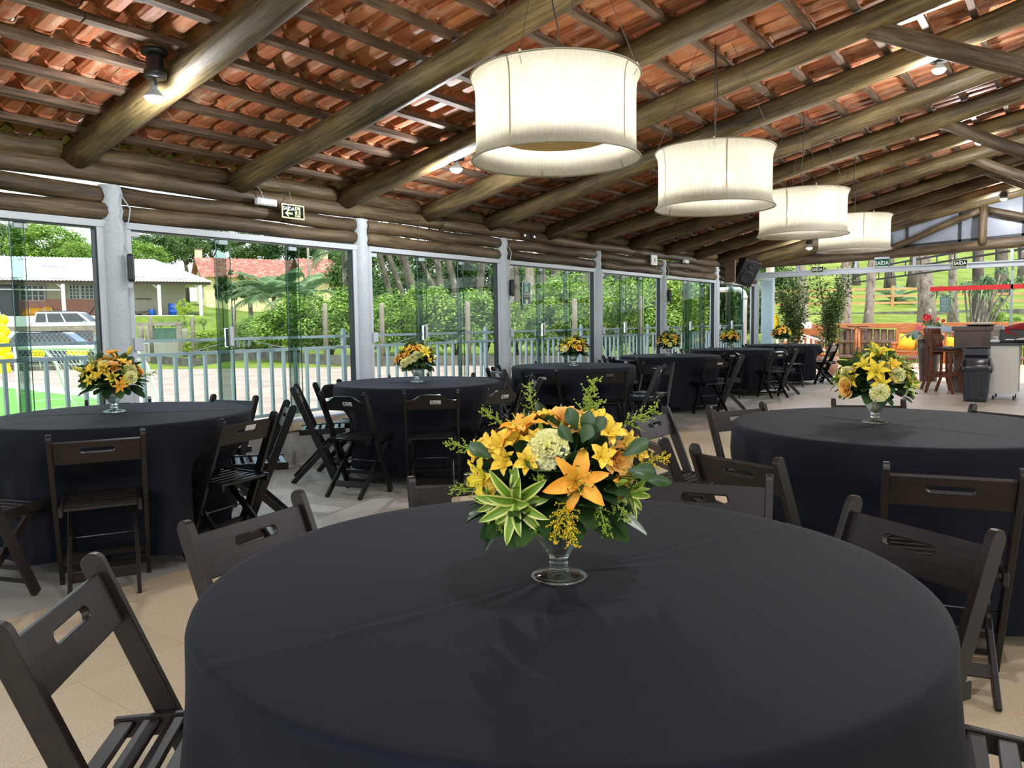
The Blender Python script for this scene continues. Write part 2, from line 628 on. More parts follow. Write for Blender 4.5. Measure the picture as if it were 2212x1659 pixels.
def roof_tiles(x0, x1, seed):
    rg = random.Random(seed)
    tb = MB()
    TW = 0.2
    # cross profile of a clay pan-and-roll tile
    prof = [(0.0, 0.014), (0.02, 0.0), (0.06, -0.006), (0.098, -0.004), (0.118, 0.014), (0.137, 0.046), (0.156, 0.060), (0.178, 0.054), (0.196, 0.030), (0.213, 0.010)]
    n = len(prof)
    ang = math.atan(SL)
    ca, sa = math.cos(ang), math.sin(ang)
    nx = int((x1 - x0) / TW)
    for k in range(len(BY) - 1):
        for i in range(nx):
            X = x0 + i * TW + rg.uniform(-0.006, 0.006)
            yaw = rg.uniform(-0.02, 0.02)
            s0 = BY[k] / ca - 0.034 + rg.uniform(-0.01, 0.012)
            s1 = BY[k] / ca + 0.375 + rg.uniform(-0.012, 0.008)
            h0, h1 = 0.034 + rg.uniform(-0.002, 0.002), 0.0535 + rg.uniform(-0.003, 0.003)
            vs = []
            for (s, h) in ((s0, h0), (s1, h1)):
                for dz in (0.0, 0.014):
                    for (u, z) in prof:
                        nn = h + z + dz + (0.006 * math.sin(u * 160 + i) if (s == s0 and dz == 0) else 0)
                        ss = s + (rg.uniform(-0.004, 0.006) if s == s0 else 0)
                        yy = ss * ca + nn * sa
                        vs.append((X + u + yaw * (s - s0), yy, zroof(0) + 0.124 / ca * 1.0 - ss * sa + nn * ca))
            fs = []
            for j in range(n - 1):
                a, b_, c, d = j, j + 1, 2 * n + j + 1, 2 * n + j
                fs.append((a, d, c, b_))                                    # underside
                fs.append((n + a, n + b_, n + c, n + d))                    # top
                fs.append((a, b_, n + b_, n + a))                           # upper nose
                fs.append((2 * n + a, 3 * n + a, 3 * n + b_, 2 * n + b_))   # lower edge
            fs.append((0, n, 3 * n, 2 * n))
            fs.append((n - 1, 3 * n - 1, 4 * n - 1, 2 * n - 1))
            tb.add(vs, fs, 0, False)
    return tb


o = roof_tiles(-3.0, XE + 0.45, 5).build('ceiling', M_tile)
st(o, 'underside of the clay tile roof on the window side', 'roof')
o2 = copy_mesh(o, 'ceiling', None, None, None, (1, -1, 1))
st(o2, 'underside of the clay tile roof on the far slope', 'roof')

# ---- window bays: frame, three sliding panes, clips and handles
PANES = {0: [(0.62, 1.55), (1.45, 2.37), (2.29, 2.93)], 1: [(3.07, 3.98), (3.86, 4.72), (4.60, 5.42)], 2: [(5.60, 6.47), (6.35, 7.14), (7.06, 7.83)], 3: [(8.00, 8.83), (8.73, 9.53), (9.43, 10.24)],
         4: [(10.40, 11.22), (11.11, 11.85), (11.74, 12.54)], 5: [(13.46, 14.31), (13.72, 14.54), (13.60, 14.17), (14.4, 15.03)], 6: [(15.65, 16.66), (15.89, 16.66), (16.0, 16.72)]}
ZB, ZT = 0.43, 2.066
for i in range(7):
    x0, x1 = COLX[i], COLX[i + 1]
    wnd = thing(f'window_{i + 1}', f'sliding glass window bay between columns, {BAYN[i]} bay from the front', 'window', ((x0 + x1) / 2, W, 0.0), kind='structure')
    ox = (x0 + x1) / 2
    fr = MB()
    fr.rng(x0 + 0.085 - ox, x1 - 0.055 - ox, -0.035, 0.055, ZT, 2.118)
    fr.rng(x0 + 0.085 - ox, x1 - 0.085 - ox, -0.03, 0.055, 0.402, ZB)
    fr.rng(x0 + 0.085 - ox, x0 + 0.125 - ox, -0.03, 0.05, ZB, ZT)
    fr.rng(x1 - 0.135 - ox, x1 - 0.085 - ox, -0.03, 0.05, ZB, ZT)
    fr.build('frame', M_alu, wnd, bevel=0.003)
    sl = MB()
    sl.rng(x0 + 0.125 - ox, x1 - 0.135 - ox, -0.02, 0.04, ZT - 0.012, ZT - 0.001)
    sl.rng(x1 - 0.148 - ox, x1 - 0.136 - ox, -0.02, 0.04, ZB, ZT - 0.012)
    sl.build('seal', M_black, wnd)
    for k, (a, b) in enumerate(PANES[i]):
        yk = -0.012 + 0.016 * k
        p = MB().rng(a - ox, b - ox, yk - 0.004, yk + 0.004, ZB + 0.01, ZT - 0.014).build('pane', M_glass, wnd)
        e = MB()
        e.rng(a - ox - 0.003, a - ox, yk - 0.005, yk + 0.005, ZB + 0.01, ZT - 0.014)
        e.rng(b - ox, b - ox + 0.003, yk - 0.005, yk + 0.005, ZB + 0.01, ZT - 0.014)
        e.build('pane_edge', plain('glass_edge', srgb(52, 78, 70), 0.3) if 'glass_edge' not in bpy.data.materials else bpy.data.materials['glass_edge'], p)
        for xx in (a + 0.02, ):
            MB().rng(xx - ox, xx + 0.09 - ox, yk - 0.016, yk + 0.008, ZT - 0.055, ZT - 0.013).build('roller_clip', M_alu, wnd, bevel=0.005)
    for k in range(len(PANES[i]) - 1):
        a, b = PANES[i][k + 1][0], PANES[i][k][1]
        if b - a > 0.02 and i < 5:
            MB().rng(a - ox, b - ox, 0.042, 0.046, ZB + 0.012, ZT - 0.016).build('overlap_strip', M_laptint, wnd)
        elif i >= 5:
            MB().rng(a + .02 - ox, a + 0.30 - ox, 0.050 + .01 * k, 0.054 + .01 * k, ZB + 0.012, ZT - 0.016).build('overlap_strip', M_laptint, wnd)
    hx = PANES[i][1][0] + 0.02
    h = MB().rng(hx - ox, hx + 0.028 - ox, -0.05, -0.022, 1.13, 1.30)
    h.build('handle', M_chrome, wnd, bevel=0.004)
    h = MB().rng(hx + 0.052 - ox, hx + 0.09 - ox, -0.04, -0.02, 1.14, 1.31)
    h.build('handle_plate', M_alu, wnd, bevel=0.004)
    MB().rng(hx + 0.004 - ox, hx + 0.024 - ox, -0.056, -0.05, 1.14, 1.29).build('handle_grip', M_black, wnd)
    MB().rng(x0 + 0.10 - ox, x0 + 0.17 - ox, -0.05, 0.0, 1.13, 1.23).build('lock_box', M_alu, wnd, bevel=0.004)

# ---- railing outside the windows
yr = 6.22 - W
for i in range(7):
    x0, x1 = COLX[i], COLX[i + 1]
    ox = (x0 + x1) / 2
    r = thing('railing', f'painted metal railing outside the {BAYN[i]} window bay', 'railing', (ox, W, 0.0))
    MB().bar((x0 + 0.02 - ox, yr, 1.197), (x1 - 0.03 - ox, yr, 1.197), 0.03, 0.026).build('top_rail', M_steel, r)
    MB().bar((x0 + 0.02 - ox, yr, 1.082), (x1 - 0.03 - ox, yr, 1.082), 0.03, 0.030).build('middle_rail', M_steel, r)
    MB().bar((x0 + 0.02 - ox, yr, 0.46), (x1 - 0.03 - ox, yr, 0.46), 0.03, 0.030).build('bottom_rail', M_steel, r)
    MB().bar((x1 - 0.03 - ox, yr, 0.40), (x1 - 0.03 - ox, yr, 1.25), 0.04, 0.04).ball((x1 - 0.03 - ox, yr, 1.255), 0.022).build('post', M_steel, r)
    bx = x0 + 0.19
    b0 = None
    while bx < x1 - 0.1:
        if b0 is None:
            b0 = MB().bar((0, 0, 0.474), (0, 0, 1.068), 0.022, 0.032).build('baluster', M_steel, r, loc=(bx - ox, yr, 0))
        else:
            copy_mesh(b0, 'baluster', r, (bx - ox, yr, 0))
        bx += 0.1395
    # scrollwork: a pair of C scrolls between two slanting rods
    for sg in (-1, 1):
        MB().tube([(sg * 0.075, yr, 1.185), (sg * 0.47, yr, 1.10)], 0.005, 6).build('brace_rod', M_alu, r)
        for q in range(2):
            pts = []
            for t in range(15):
                a = -0.6 + t / 14 * 4.4
                rr = 0.040 - 0.0016 * t
                pts.append((sg * (0.018 + 0.058 * q + rr * (1 - math.cos(a)) * 0.5), yr, 1.142 + rr * math.sin(a) * 1.1))
            MB().tube(pts, 0.006, 6).build('scroll', M_alu, r)

# ---- glazed end wall
ew = thing('wall_end', 'glazed end wall with white header and a wide open doorway', 'wall', (XE, 0, 0), kind='structure')
h = MB()
h.rng(-0.06, 0.06, -6.0, W, 2.26, 2.36)
h.rng(-0.09, -0.06, -6.0, W, 2.345, 2.375)
h.rng(-0.075, 0.0, -6.0, W, 2.255, 2.285)
h.build('header', M_alu, ew, bevel=0.004)
for y in (5.03, 3.82, 2.72, 1.06, -0.6):
    MB().rng(-0.02, 0.02, y - 0.025, y + 0.025, 2.375, 2.52 + (5.95 - y) * 0.03).build('bracket', M_alu, ew)
b = MB()
b.rng(-0.05, 0.05, -6.0, 2.45, 1.02, 1.13)
b.build('middle_rail', plain('grey_rail', srgb(168, 178, 188), 0.4), ew, bevel=0.004)
MB().rng(-0.006, 0.006, 1.02, 2.44, 0.02, 2.26).build('pane', M_clear, ew)
MB().rng(0.012, 0.024, -1.2, 1.06, 0.02, 2.26).build('pane', M_clear, ew)
MB().rng(-0.012, 0.03, 1.02, 1.06, 0.02, 2.26).build('pane_edge', plain('pale_edge', srgb(150, 168, 172), 0.3), ew)
MB().rng(-0.012, -0.007, 0.86, 2.42, 1.835, 1.925).build('warning_tape', plain('red_tape', srgb(214, 22, 30), 0.4), ew)
MB().rng(0.004, 0.010, -1.0, 0.86, 1.835, 1.925).build('warning_tape', plain('dull_red_tape', srgb(150, 30, 28), 0.4), ew)
MB().rng(-0.05, 0.05, 5.53, 5.80, 0.0, 2.26).build('jamb', plain('bluish_white_panel', srgb(196, 208, 222), 0.3), ew, bevel=0.006)
MB().rng(-0.01, 0.0, 5.56, 5.77, 0.1, 2.2).build('stacked_pane', M_glass, ew, loc=(-0.06, 0, 0))

# grey translucent gable with black bars
M_poly = noisy('grey_sheet', [(0.3, srgb(128, 132, 142)), (0.7, srgb(150, 154, 162))], 2.5, rough=0.35)
g = thing('window_8', 'grey sheet gable with black bars behind the end truss', 'gable', (XE + 0.22, 0, 0), kind='structure')
p = MB()
p.add([(0, 6.1, 2.62), (0, 0, 2.86), (0, 0, zroof(0) + 0.08), (0, 6.1, zroof(6.1) + 0.08)], [(0, 1, 2, 3)])
p.add([(0.02, 6.1, 2.62), (0.02, 0, 2.86), (0.02, 0, zroof(0) + 0.08), (0.02, 6.1, zroof(6.1) + 0.08)], [(3, 2, 1, 0)])
p.build('sheet', M_poly, g)
for y in (5.0, 4.15, 2.9, 1.95, 0.9):
    MB().rng(-0.03, 0.0, y - 0.025, y + 0.025, 2.64 + (6.1 - y) * 0.039, zroof(y) + 0.05).build('upright_bar', M_black, g)
MB().bar((-0.015, 6.1, 2.66), (-0.015, 0, 2.90), 0.03, 0.05).build('bottom_bar', M_black, g)
for (x, lab) in ((8.33, 'left one of two small black sockets on the plate log above the poster'), (8.55, 'right one of two small black sockets on the plate log above the poster')):
    t = thing('socket_box', lab, 'socket', (x, W - .052, 2.455))
    MB().box((0, 0, 0), (.085, .03, .055)).build('box', M_black, t, bevel=.005)
    MB().box((0, -.017, 0), (.03, .006, .03)).build('cover', M_chrome, t)
# ================================================================== furniture
def woodmat(name, c1, c2, rough):
    return noisy(name, [(0.3, c1), (0.7, c2)], 6, (1.5, 12, 12), rough, bmp=0.06, spec=0.36, rand=True)


M_brown = woodmat('dark_brown_lacquer', srgb(24, 18, 16), srgb(38, 30, 27), 0.42)
M_blackw = woodmat('black_lacquer', srgb(11, 11, 13), srgb(18, 18, 20), 0.26)
M_plate = plain('silver_tag', srgb(196, 196, 192), 0.35, 0.3)
M_tagink = plain('tag_ink', srgb(60, 60, 62), 0.5)
M_rod = plain('dark_steel_rod', srgb(96, 96, 98), 0.3, 0.9)
TILT = math.atan2(0.33, 0.81)
LP = math.hypot(0.33, 0.81)
PM = Matrix(((1, 0, 0), (0, -math.sin(TILT), math.cos(TILT)), (0, math.cos(TILT), math.sin(TILT)))).transposed()  # rows: local x, along the post, across the post


def post_frame(x, s, n=0.0):
    """point at s along the slanting post, n in front of it"""
    return V((x, -math.sin(TILT) * s + math.cos(TILT) * n, math.cos(TILT) * s + math.sin(TILT) * n))


def folding_chair(kind, m, label, first):
    t = thing('folding_chair', label, 'chair', group='folding chairs around the tables')
    for sx in (-1, 1):
        out = [(-0.024, 0.0), (0.024, 0.012)]
        for k in range(9):
            a = PI * k / 8
            out.append((0.024 * math.cos(a), LP - 0.024 + 0.024 * math.sin(a)))
        # board in (across, along) plane, thickness along x
        M = Matrix.Translation((sx * 0.200, 0, 0)) @ Matrix((post_frame(0, 0, 1), post_frame(0, 1, 0), V((1, 0, 0)))).transposed().to_4x4()
        q = MB().plate(out, [], M, 0.022)
        q.build('back_post', m, t, bevel=0.003)
        a, b = V((sx * 0.150, 0.06, 0.425)), V((sx * 0.150, -0.353, 0.0))
        MB().bar(a, b, 0.02, 0.042).build('rear_leg', m, t, bevel=0.003)
        MB().bar((sx * 0.172, -0.285, 0.424), (sx * 0.172, 0.09, 0.434), 0.018, 0.046).build('seat_rail', m, t, bevel=0.003)
    # backrest between the posts
    M = Matrix.Translation(post_frame(0, LP - 0.105, 0.0)) @ Matrix((V((1, 0, 0)), post_frame(0, 1, 0), post_frame(0, 0, 1) * -1)).transposed().to_4x4()
    if kind == 'slot':
        out = [(-0.189, -0.060), (0.189, -0.060), (0.189, 0.060), (-0.189, 0.060)]
        hole = []
        for k in range(7):
            a = -PI / 2 + PI * k / 6
            hole.append((0.062 + 0.013 * math.cos(a), 0.012 + 0.013 * math.sin(a)))
        for k in range(7):
            a = PI / 2 + PI * k / 6
            hole.append((-0.062 + 0.013 * math.cos(a), 0.012 + 0.013 * math.sin(a)))
        bk = MB().plate(out, [hole], M, 0.018).build('backrest', m, t, bevel=0.002)
    else:
        out = [(-0.189, -0.055), (0.189, -0.055)]
        for k in range(17):
            u = 1 - k / 8
            out.append((0.189 * u, 0.018 + 0.048 * (0.5 + 0.5 * math.cos(PI * min(1, max(0, (abs(u) - 0.32) / 0.55))))))
        bk = MB().plate(out, [], M, 0.018).build('backrest', m, t, bevel=0.002)
        tg = MB()
        tg.box((0, 0, 0), (0.082, 0.032, 0.0015))
        p = tg.build('name_tag', M_plate, t)
        p.matrix_local = M @ Matrix.Translation((-0.035, 0.012, 0.0104)) if False else M @ Matrix.Translation((0.03, 0.006, 0.0100))
        k = MB()
        k.box((-0.024, 0.005, 0.0012), (0.016, 0.012, 0.0008))
        k.box((0.006, 0.006, 0.0012), (0.022, 0.005, 0.0008))
        k.box((0.0, -0.008, 0.0012), (0.064, 0.005, 0.0008))
        k.build('tag_print', M_tagink, p)
    s = MB()
    for k in range(7):
        y = -0.258 + k * 0.054
        s.box((0, y, 0.4335 + 0.010 * (y + 0.285) / 0.375), (0.326, 0.036, 0.016))
    s.build('seat', m, t, bevel=0.003)
    for s_, w_ in ((0.085, 0.03), (0.165, 0.03)):
        c = post_frame(0, s_)
        MB().bar(c + V((-0.189, 0, 0)), c + V((0.189, 0, 0)), 0.016, w_, post_frame(0, 0, 1)).build('stretcher', m, t)
    MB().bar((-0.140, -0.262, 0.094), (0.140, -0.262, 0.094), 0.046, 0.014, (0, 0.70, 0.72)).build('stretcher', m, t)
    MB().bar((-0.140, 0.02, 0.395), (0.140, 0.02, 0.395), 0.03, 0.018, (0, 0.3, 1)).build('stretcher', m, t)
    MB().tube([(-0.205, -0.104, 0.256), (0.205, -0.104, 0.256)], 0.0045, 6).build('pivot_rod', M_rod, t)
    return t


P_slot = folding_chair('slot', M_brown, '', True)
P_curve = folding_chair('curve', M_blackw, '', True)
P_black = folding_chair('slot', M_blackw, '', True)
USED = set()
TAB = {'N': (1.285, 0.83, 0.70), 'R': (4.05, 0.70, 0.745), 'T1': (2.32, 4.60, 0.72), 'T2': (5.03, 4.74, 0.735), 'T3': (7.82, 4.84, 0.735), 'T4': (10.7, 4.92, 0.735), 'T5': (13.6, 5.05, 0.735), 'T6': (16.25, 4.92, 0.735)}
# table, middle of the chair's top edge, heading (towards the table), style, label
CH = [
 ('N', .640, 1.590, -46, 's', 'brown slotted folding chair at the lower left of the nearest table'),
 ('N', 1.258, 1.850, -82, 's', 'brown slotted folding chair left of the nearest table, backrest greenish in the light'),
 ('N', 1.960, 1.620, -125, 's', 'brown slotted folding chair half hidden to the left behind the big bouquet'),
 ('N', 2.390, .970, 195, 's', 'brown slotted folding chair just right of the big bouquet on the nearest table'),
 ('N', 2.170, .310, 151, 's', 'brown slotted folding chair at the right side of the nearest table'),
 ('N', 1.665, -.215, 97, 's', 'folding chair of which only the seat shows at the lower right corner'),
 ('R', 2.830, 1.040, -20, 's', 'brown slotted folding chair front left of the right table'),
 ('R', 2.910, .320, 14, 's', 'brown slotted folding chair with its back to us in front of the right table'),
 ('R', 3.120, 1.560, -40, 's', 'folding chair seen edge on between the big bouquet and the right table'),
 ('R', 3.920, 1.930, -92, 's', 'brown folding chair left of the right table, turned sideways'),
 ('R', 4.470, 1.630, -120, 's', 'brown slotted folding chair at the back left of the right table'),
 ('R', 5.110, 1.030, -156, 's', 'folding chair behind the bouquet on the right table'),
 ('R', 5.010, .290, 152, 's', 'folding chair at the back right of the right table, cut by the picture edge'),
 ('T1', 1.770, 3.780, 63, 's', 'dark slotted folding chair facing away in front of the left table'),
 ('T1', 2.590, 3.740, 101, 't', 'black folding chair with a white tag in its slot, right of the left table'),
 ('T1', 3.170, 4.130, 148, 'b', 'black folding chair seen edge on at the right of the left table'),
 ('T1', 3.330, 4.980, -167, 'b', 'black folding chair at the back right of the left table, backrest pale in window light'),
 ('T1', 2.740, 5.500, -115, 'c', 'black curved-back folding chair behind the small bouquet on the left table'),
 ('T1', 1.220, 4.180, 20, 's', 'folding chair cut by the left picture edge at the left table'),
 ('T2', 4.130, 5.320, -42, 'b', 'black folding chair seen edge on at the far left of the second table'),
 ('T2', 3.880, 4.440, 12, 'c', 'black curved-back folding chair turned outward at the left of the second table'),
 ('T2', 4.300, 3.920, 41, 'c', 'black curved-back folding chair facing away in front of the second table'),
 ('T2', 4.930, 3.700, 84, 'c', 'black curved-back folding chair with tag at the right front of the second table'),
 ('T2', 5.900, 4.050, 134, 'b', 'black folding chair seen edge on at the right of the second table'),
 ('T2', 6.100, 4.760, -175, 'b', 'black folding chair with pale lit backrest right of the second table'),
 ('T2', 4.620, 5.480, -72, 'c', 'black folding chair at the back left of the second table by the window'),
 ('T2', 5.720, 5.520, -125, 'c', 'black curved-back folding chair behind the bouquet on the second table'),
 ('T3', 6.790, 4.630, 13, 'c', 'black folding chair with a silver tag at the left front of the third table'),
 ('T3', 7.180, 4.010, 36, 't', 'black straight-back folding chair with a silver tag in front of the third table'),
 ('T3', 8.480, 5.600, -135, 'c', 'black curved-back folding chair behind the bouquet on the third table'),
 ('T3', 7.220, 5.550, -62, 'c', 'black curved-back folding chair at the back left of the third table'),
 ('T3', 6.800, 5.230, -25, 'b', 'black folding chair seen edge on at the far left of the third table'),
 ('T3', 8.120, 3.830, 106, 'b', 'black folding chair seen edge on at the right front of the third table'),
 ('T3', 8.750, 4.180, 182, 'b', 'black slotted folding chair with pale lit backrest right of the third table'),
 ('T3', 8.900, 4.880, -170, 'b', 'black folding chair with pale lit backrest between the third and fourth tables'),
 ('T4', 9.970, 5.600, -48, 'c', 'black curved-back folding chair at the back left of the fourth table'),
 ('T4', 9.700, 5.150, -8, 'b', 'black folding chair seen edge on at the left of the fourth table'),
 ('T4', 11.350, 5.640, -130, 'c', 'black curved-back folding chair behind the fourth table'),
 ('T4', 10.200, 3.960, 56, 'c', 'black folding chair with a silver tag at the front of the fourth table'),
 ('T4', 11.150, 3.970, 114, 'b', 'black folding chair seen edge on at the right of the fourth table'),
 ('T4', 11.740, 5.080, -172, 'b', 'black folding chair between the fourth and fifth tables'),
 ('T5', 12.620, 4.700, 17, 'c', 'black folding chair at the left front of the fifth table'),
 ('T5', 13.000, 4.000, 52, 'c', 'black folding chair with a silver tag at the front of the fifth table'),
 ('T5', 14.500, 4.420, 158, 'c', 'black folding chair with a white shining backrest right of the fifth table'),
 ('T5', 13.900, 3.960, 108, 'b', 'black folding chair seen edge on at the right of the fifth table'),
 ('T5', 13.900, 5.720, -110, 'c', 'black curved-back folding chair behind the fifth table'),
 ('T5', 12.950, 5.700, -55, 'c', 'black curved-back folding chair at the back left of the fifth table'),
 ('T6', 15.300, 4.400, 28, 'b', 'black folding chair facing away in front of the farthest table'),
 ('T6', 16.330, 3.930, 84, 'b', 'black slotted folding chair seen from the side at the farthest table'),
 ('T6', 16.900, 4.080, 118, 'b', 'outermost black folding chair at the right of the farthest table'),
 ('T6', 16.050, 5.690, -80, 'c', 'black curved-back folding chair behind the farthest table'),
]
SEATS = {}
P_tag = None
for (tb, mx, my, hd, style, label) in CH:
    h = math.radians(hd)
    F = V((math.cos(h), math.sin(h), 0))
    base = V((mx, my, 0)) + F * 0.325
    proto = {'s': P_slot, 'c': P_curve, 'b': P_black, 't': P_black}[style]
    if proto.name not in USED:
        USED.add(proto.name)
        c = proto
        c.location = base
        c.rotation_euler = (0, 0, h - PI / 2)
        c['label'] = label
    else:
        c = dup(proto, base, h - PI / 2, label)
    if style == 't':
        p = MB().box((0, 0, 0), (0.075, 0.032, 0.0015)).build('name_tag', M_plate, c)
        M = Matrix.Translation(post_frame(0, LP - 0.105, 0.0)) @ Matrix((V((1, 0, 0)), post_frame(0, 1, 0), post_frame(0, 0, 1) * -1)).transposed().to_4x4()
        p.matrix_local = M @ Matrix.Translation((0.02, 0.030, 0.0100))
    SEATS.setdefault(tb, []).append((base.x, base.y, h))


# ---- round tables and their cloths
def clothmat():
    m, nt, b = new_mat('black_tablecloth')
    v = coords(nt)
    n = noise(nt, 420, 2, 0.5, v)
    r = ramp(nt, [(0.3, srgb(15, 18, 25)), (0.7, srgb(20, 23, 32))])
    nt.links.new(n.outputs['Fac'], r.inputs['Fac'])
    nt.links.new(r.outputs['Color'], b.inputs['Base Color'])
    setp(b, Roughness=0.75, Specular_IOR_Level=0.13, Sheen_Weight=0.02, Sheen_Roughness=0.5)
    bump(nt, b, n.outputs['Fac'], 0.08, 0.002)
    return m


M_cloth = clothmat()
M_tabletop = plain('table_board', srgb(196, 188, 176), 0.5)
M_tleg = plain('table_leg_metal', srgb(60, 60, 64), 0.4, 0.6)
ZC = 0.796


def table_cloth(cx, cy, R, seats, seed, crease, hem):
    rg = random.Random(seed)
    ph = [rg.uniform(0, 2 * PI) for _ in range(6)]
    N = 240
    notch = []
    for (bx, by, h) in seats:
        # inner end of the seat: pull the cloth in behind it
        ex, ey = bx + math.cos(h) * 0.10 - cx, by + math.sin(h) * 0.10 - cy
        notch.append((math.atan2(ey, ex), min(R - 0.01, math.hypot(ex, ey) - 0.012)))
    rings = [(R * q, 0.0) for q in (0.12, 0.25, 0.38, 0.5, 0.6, 0.68, 0.76, 0.83, 0.89, 0.94, 0.975)] + [(R - 0.008, -0.0015), (R - 0.001, -0.007), (R + 0.003, -0.018)]
    zs = [0.74, 0.70, 0.66, 0.62, 0.58, 0.54, 0.50, 0.46, 0.42, 0.34, 0.26, 0.18, 0.11, hem]
    vs = [(0, 0, ZC)]
    cr = []
    for (a, off) in crease:
        cr.append((math.cos(a), math.sin(a), off))

    def ridge(x, y):
        h = 0
        for (c, s, o) in cr:
            d = -s * x + c * y - o
            h += 0.0028 * math.exp(-(d / 0.006) ** 2) - 0.0012 * math.exp(-((d - 0.014) / 0.01) ** 2)
        return h
    for (r, dz) in rings:
        for k in range(N):
            a = 2 * PI * k / N
            x, y = r * math.cos(a), r * math.sin(a)
            vs.append((x, y, ZC + dz + ridge(x, y)))
    for z in zs:
        t = (0.778 - z) / (0.778 - hem)
        for k in range(N):
            a = 2 * PI * k / N
            fold = 0.5 * math.sin(9 * a + ph[0] + 0.8 * math.sin(2 * a + ph[1])) + 0.35 * math.sin(14 * a + ph[2] + math.sin(3 * a + ph[3])) + 0.2 * math.sin(23 * a + ph[4])
            r = R + 0.004 + 0.012 * t + 0.058 * fold * min(1, t * 2.0) ** 1.0
            s = min(1, max(0, (0.665 - z) / 0.19))
            s = s * s * (3 - 2 * s)
            for (na, nr) in notch:
                d = (a - na + PI) % (2 * PI) - PI
                e = math.exp(-(d / 0.355) ** 6)
                if r > nr:
                    r += (nr - 0.012 * (1 + fold) - r) * e * s
            hz = z if z > hem else hem + 0.012 * fold
            vs.append((r * math.cos(a), r * math.sin(a), hz))
    fs = [(0, 1 + k, 1 + (k + 1) % N) for k in range(N)]
    for j in range(len(rings) + len(zs) - 1):
        o = 1 + j * N
        fs += [(o + k, o + N + k, o + N + (k + 1) % N, o + (k + 1) % N) for k in range(N)]
    return MB().add(vs, fs, 0, True)


CL = {'N': 'black tablecloth on the nearest round table', 'R': 'black tablecloth on the round table at the right', 'T1': 'black tablecloth on the left round table, cut by the picture edge', 'T2': 'black tablecloth on the second window table',
      'T3': 'black tablecloth on the third window table', 'T4': 'black tablecloth on the fourth window table', 'T5': 'black tablecloth on the fifth window table', 'T6': 'black tablecloth on the farthest window table'}
CR = {'N': [(math.radians(-19.2), -0.033)], 'R': [(math.radians(-24), 0.0), (math.radians(66), 0.02)]}
for k, (key, (tx, ty, R)) in enumerate(TAB.items()):
    t = thing('round_table', CL[key].replace('black tablecloth on', 'table under the cloth of'), 'table', (tx, ty, 0))
    MB().lathe([(0.0, 0.76), (R - 0.03, 0.76), (R - 0.02, 0.766), (R - 0.02, 0.782), (R - 0.03, 0.788), (0.0, 0.788)], 48, smooth=False).build('tabletop', M_tabletop, t)
    for q in range(4):
        a = PI / 4 + q * PI / 2
        MB().tube([(0.30 * math.cos(a), 0.30 * math.sin(a), 0.76), (0.38 * math.cos(a), 0.38 * math.sin(a), 0.0)], 0.016, 8).build('leg', M_tleg, t)
    base = math.radians(20 + 13 * k)
    c = table_cloth(tx, ty, R, SEATS[key], 40 + k, CR.get(key, [(base, 0.01), (base + PI / 2, -0.02), (base + PI / 2, 0.36)]), 0.05 if key in 'NR' else 0.09)
    tag(c.build('tablecloth', M_cloth, loc=(tx, ty, 0)), CL[key], 'tablecloth', 'black tablecloths')
# ================================================================== lamps
def shademat():
    m, nt, b = new_mat('lampshade_cotton')
    nt.nodes.remove(b)
    out = nt.nodes['Material Output']
    v = coords(nt, (40, 40, 3))
    n = noise(nt, 3.0, 4, 0.65, v)
    r = ramp(nt, [(0.3, srgb(172, 168, 152)), (0.7, srgb(196, 193, 180))])
    nt.links.new(n.outputs['Fac'], r.inputs['Fac'])
    d = nt.nodes.new('ShaderNodeBsdfDiffuse')
    t = nt.nodes.new('ShaderNodeBsdfTranslucent')
    p = nt.nodes.new('ShaderNodeBsdfTransparent')
    p.inputs['Color'].default_value = (1, 0.98, 0.92, 1)
    nt.links.new(r.outputs['Color'], d.inputs['Color'])
    nt.links.new(r.outputs['Color'], t.inputs['Color'])
    a = nt.nodes.new('ShaderNodeMixShader')
    a.inputs[0].default_value = 0.46
    nt.links.new(d.outputs[0], a.inputs[1])
    nt.links.new(t.outputs[0], a.inputs[2])
    c = nt.nodes.new('ShaderNodeMixShader')
    c.inputs[0].default_value = 0.04
    nt.links.new(a.outputs[0], c.inputs[1])
    nt.links.new(p.outputs[0], c.inputs[2])
    nt.links.new(c.outputs[0], out.inputs['Surface'])
    return m


M_shade = shademat()
M_seam = plain('shade_seam', srgb(178, 166, 138), 0.8)
M_ring = plain('shade_wire_ring', srgb(150, 146, 132), 0.6)
M_cord = plain('thin_dark_cord', srgb(38, 30, 26), 0.6)
M_bulb = emit('lit_bulb', (1.0, 0.97, 0.90, 1), 60)
M_bulbw = emit('cool_led', (0.93, 0.97, 1.0, 1), 45)
M_diff = noisy('beige_diffuser', [(0.3, srgb(206, 180, 128)), (0.7, srgb(222, 198, 148))], 5, rough=0.8)
M_blackm = plain('black_metal', srgb(26, 26, 28), 0.4)


def lamp_light(name, loc, power, col, rad):
    l = bpy.data.lights.new(name, 'POINT')
    l.energy = power
    l.color = col
    l.shadow_soft_size = rad
    o = bpy.data.objects.new(name, l)
    COL.objects.link(o)
    o.location = loc
    return o


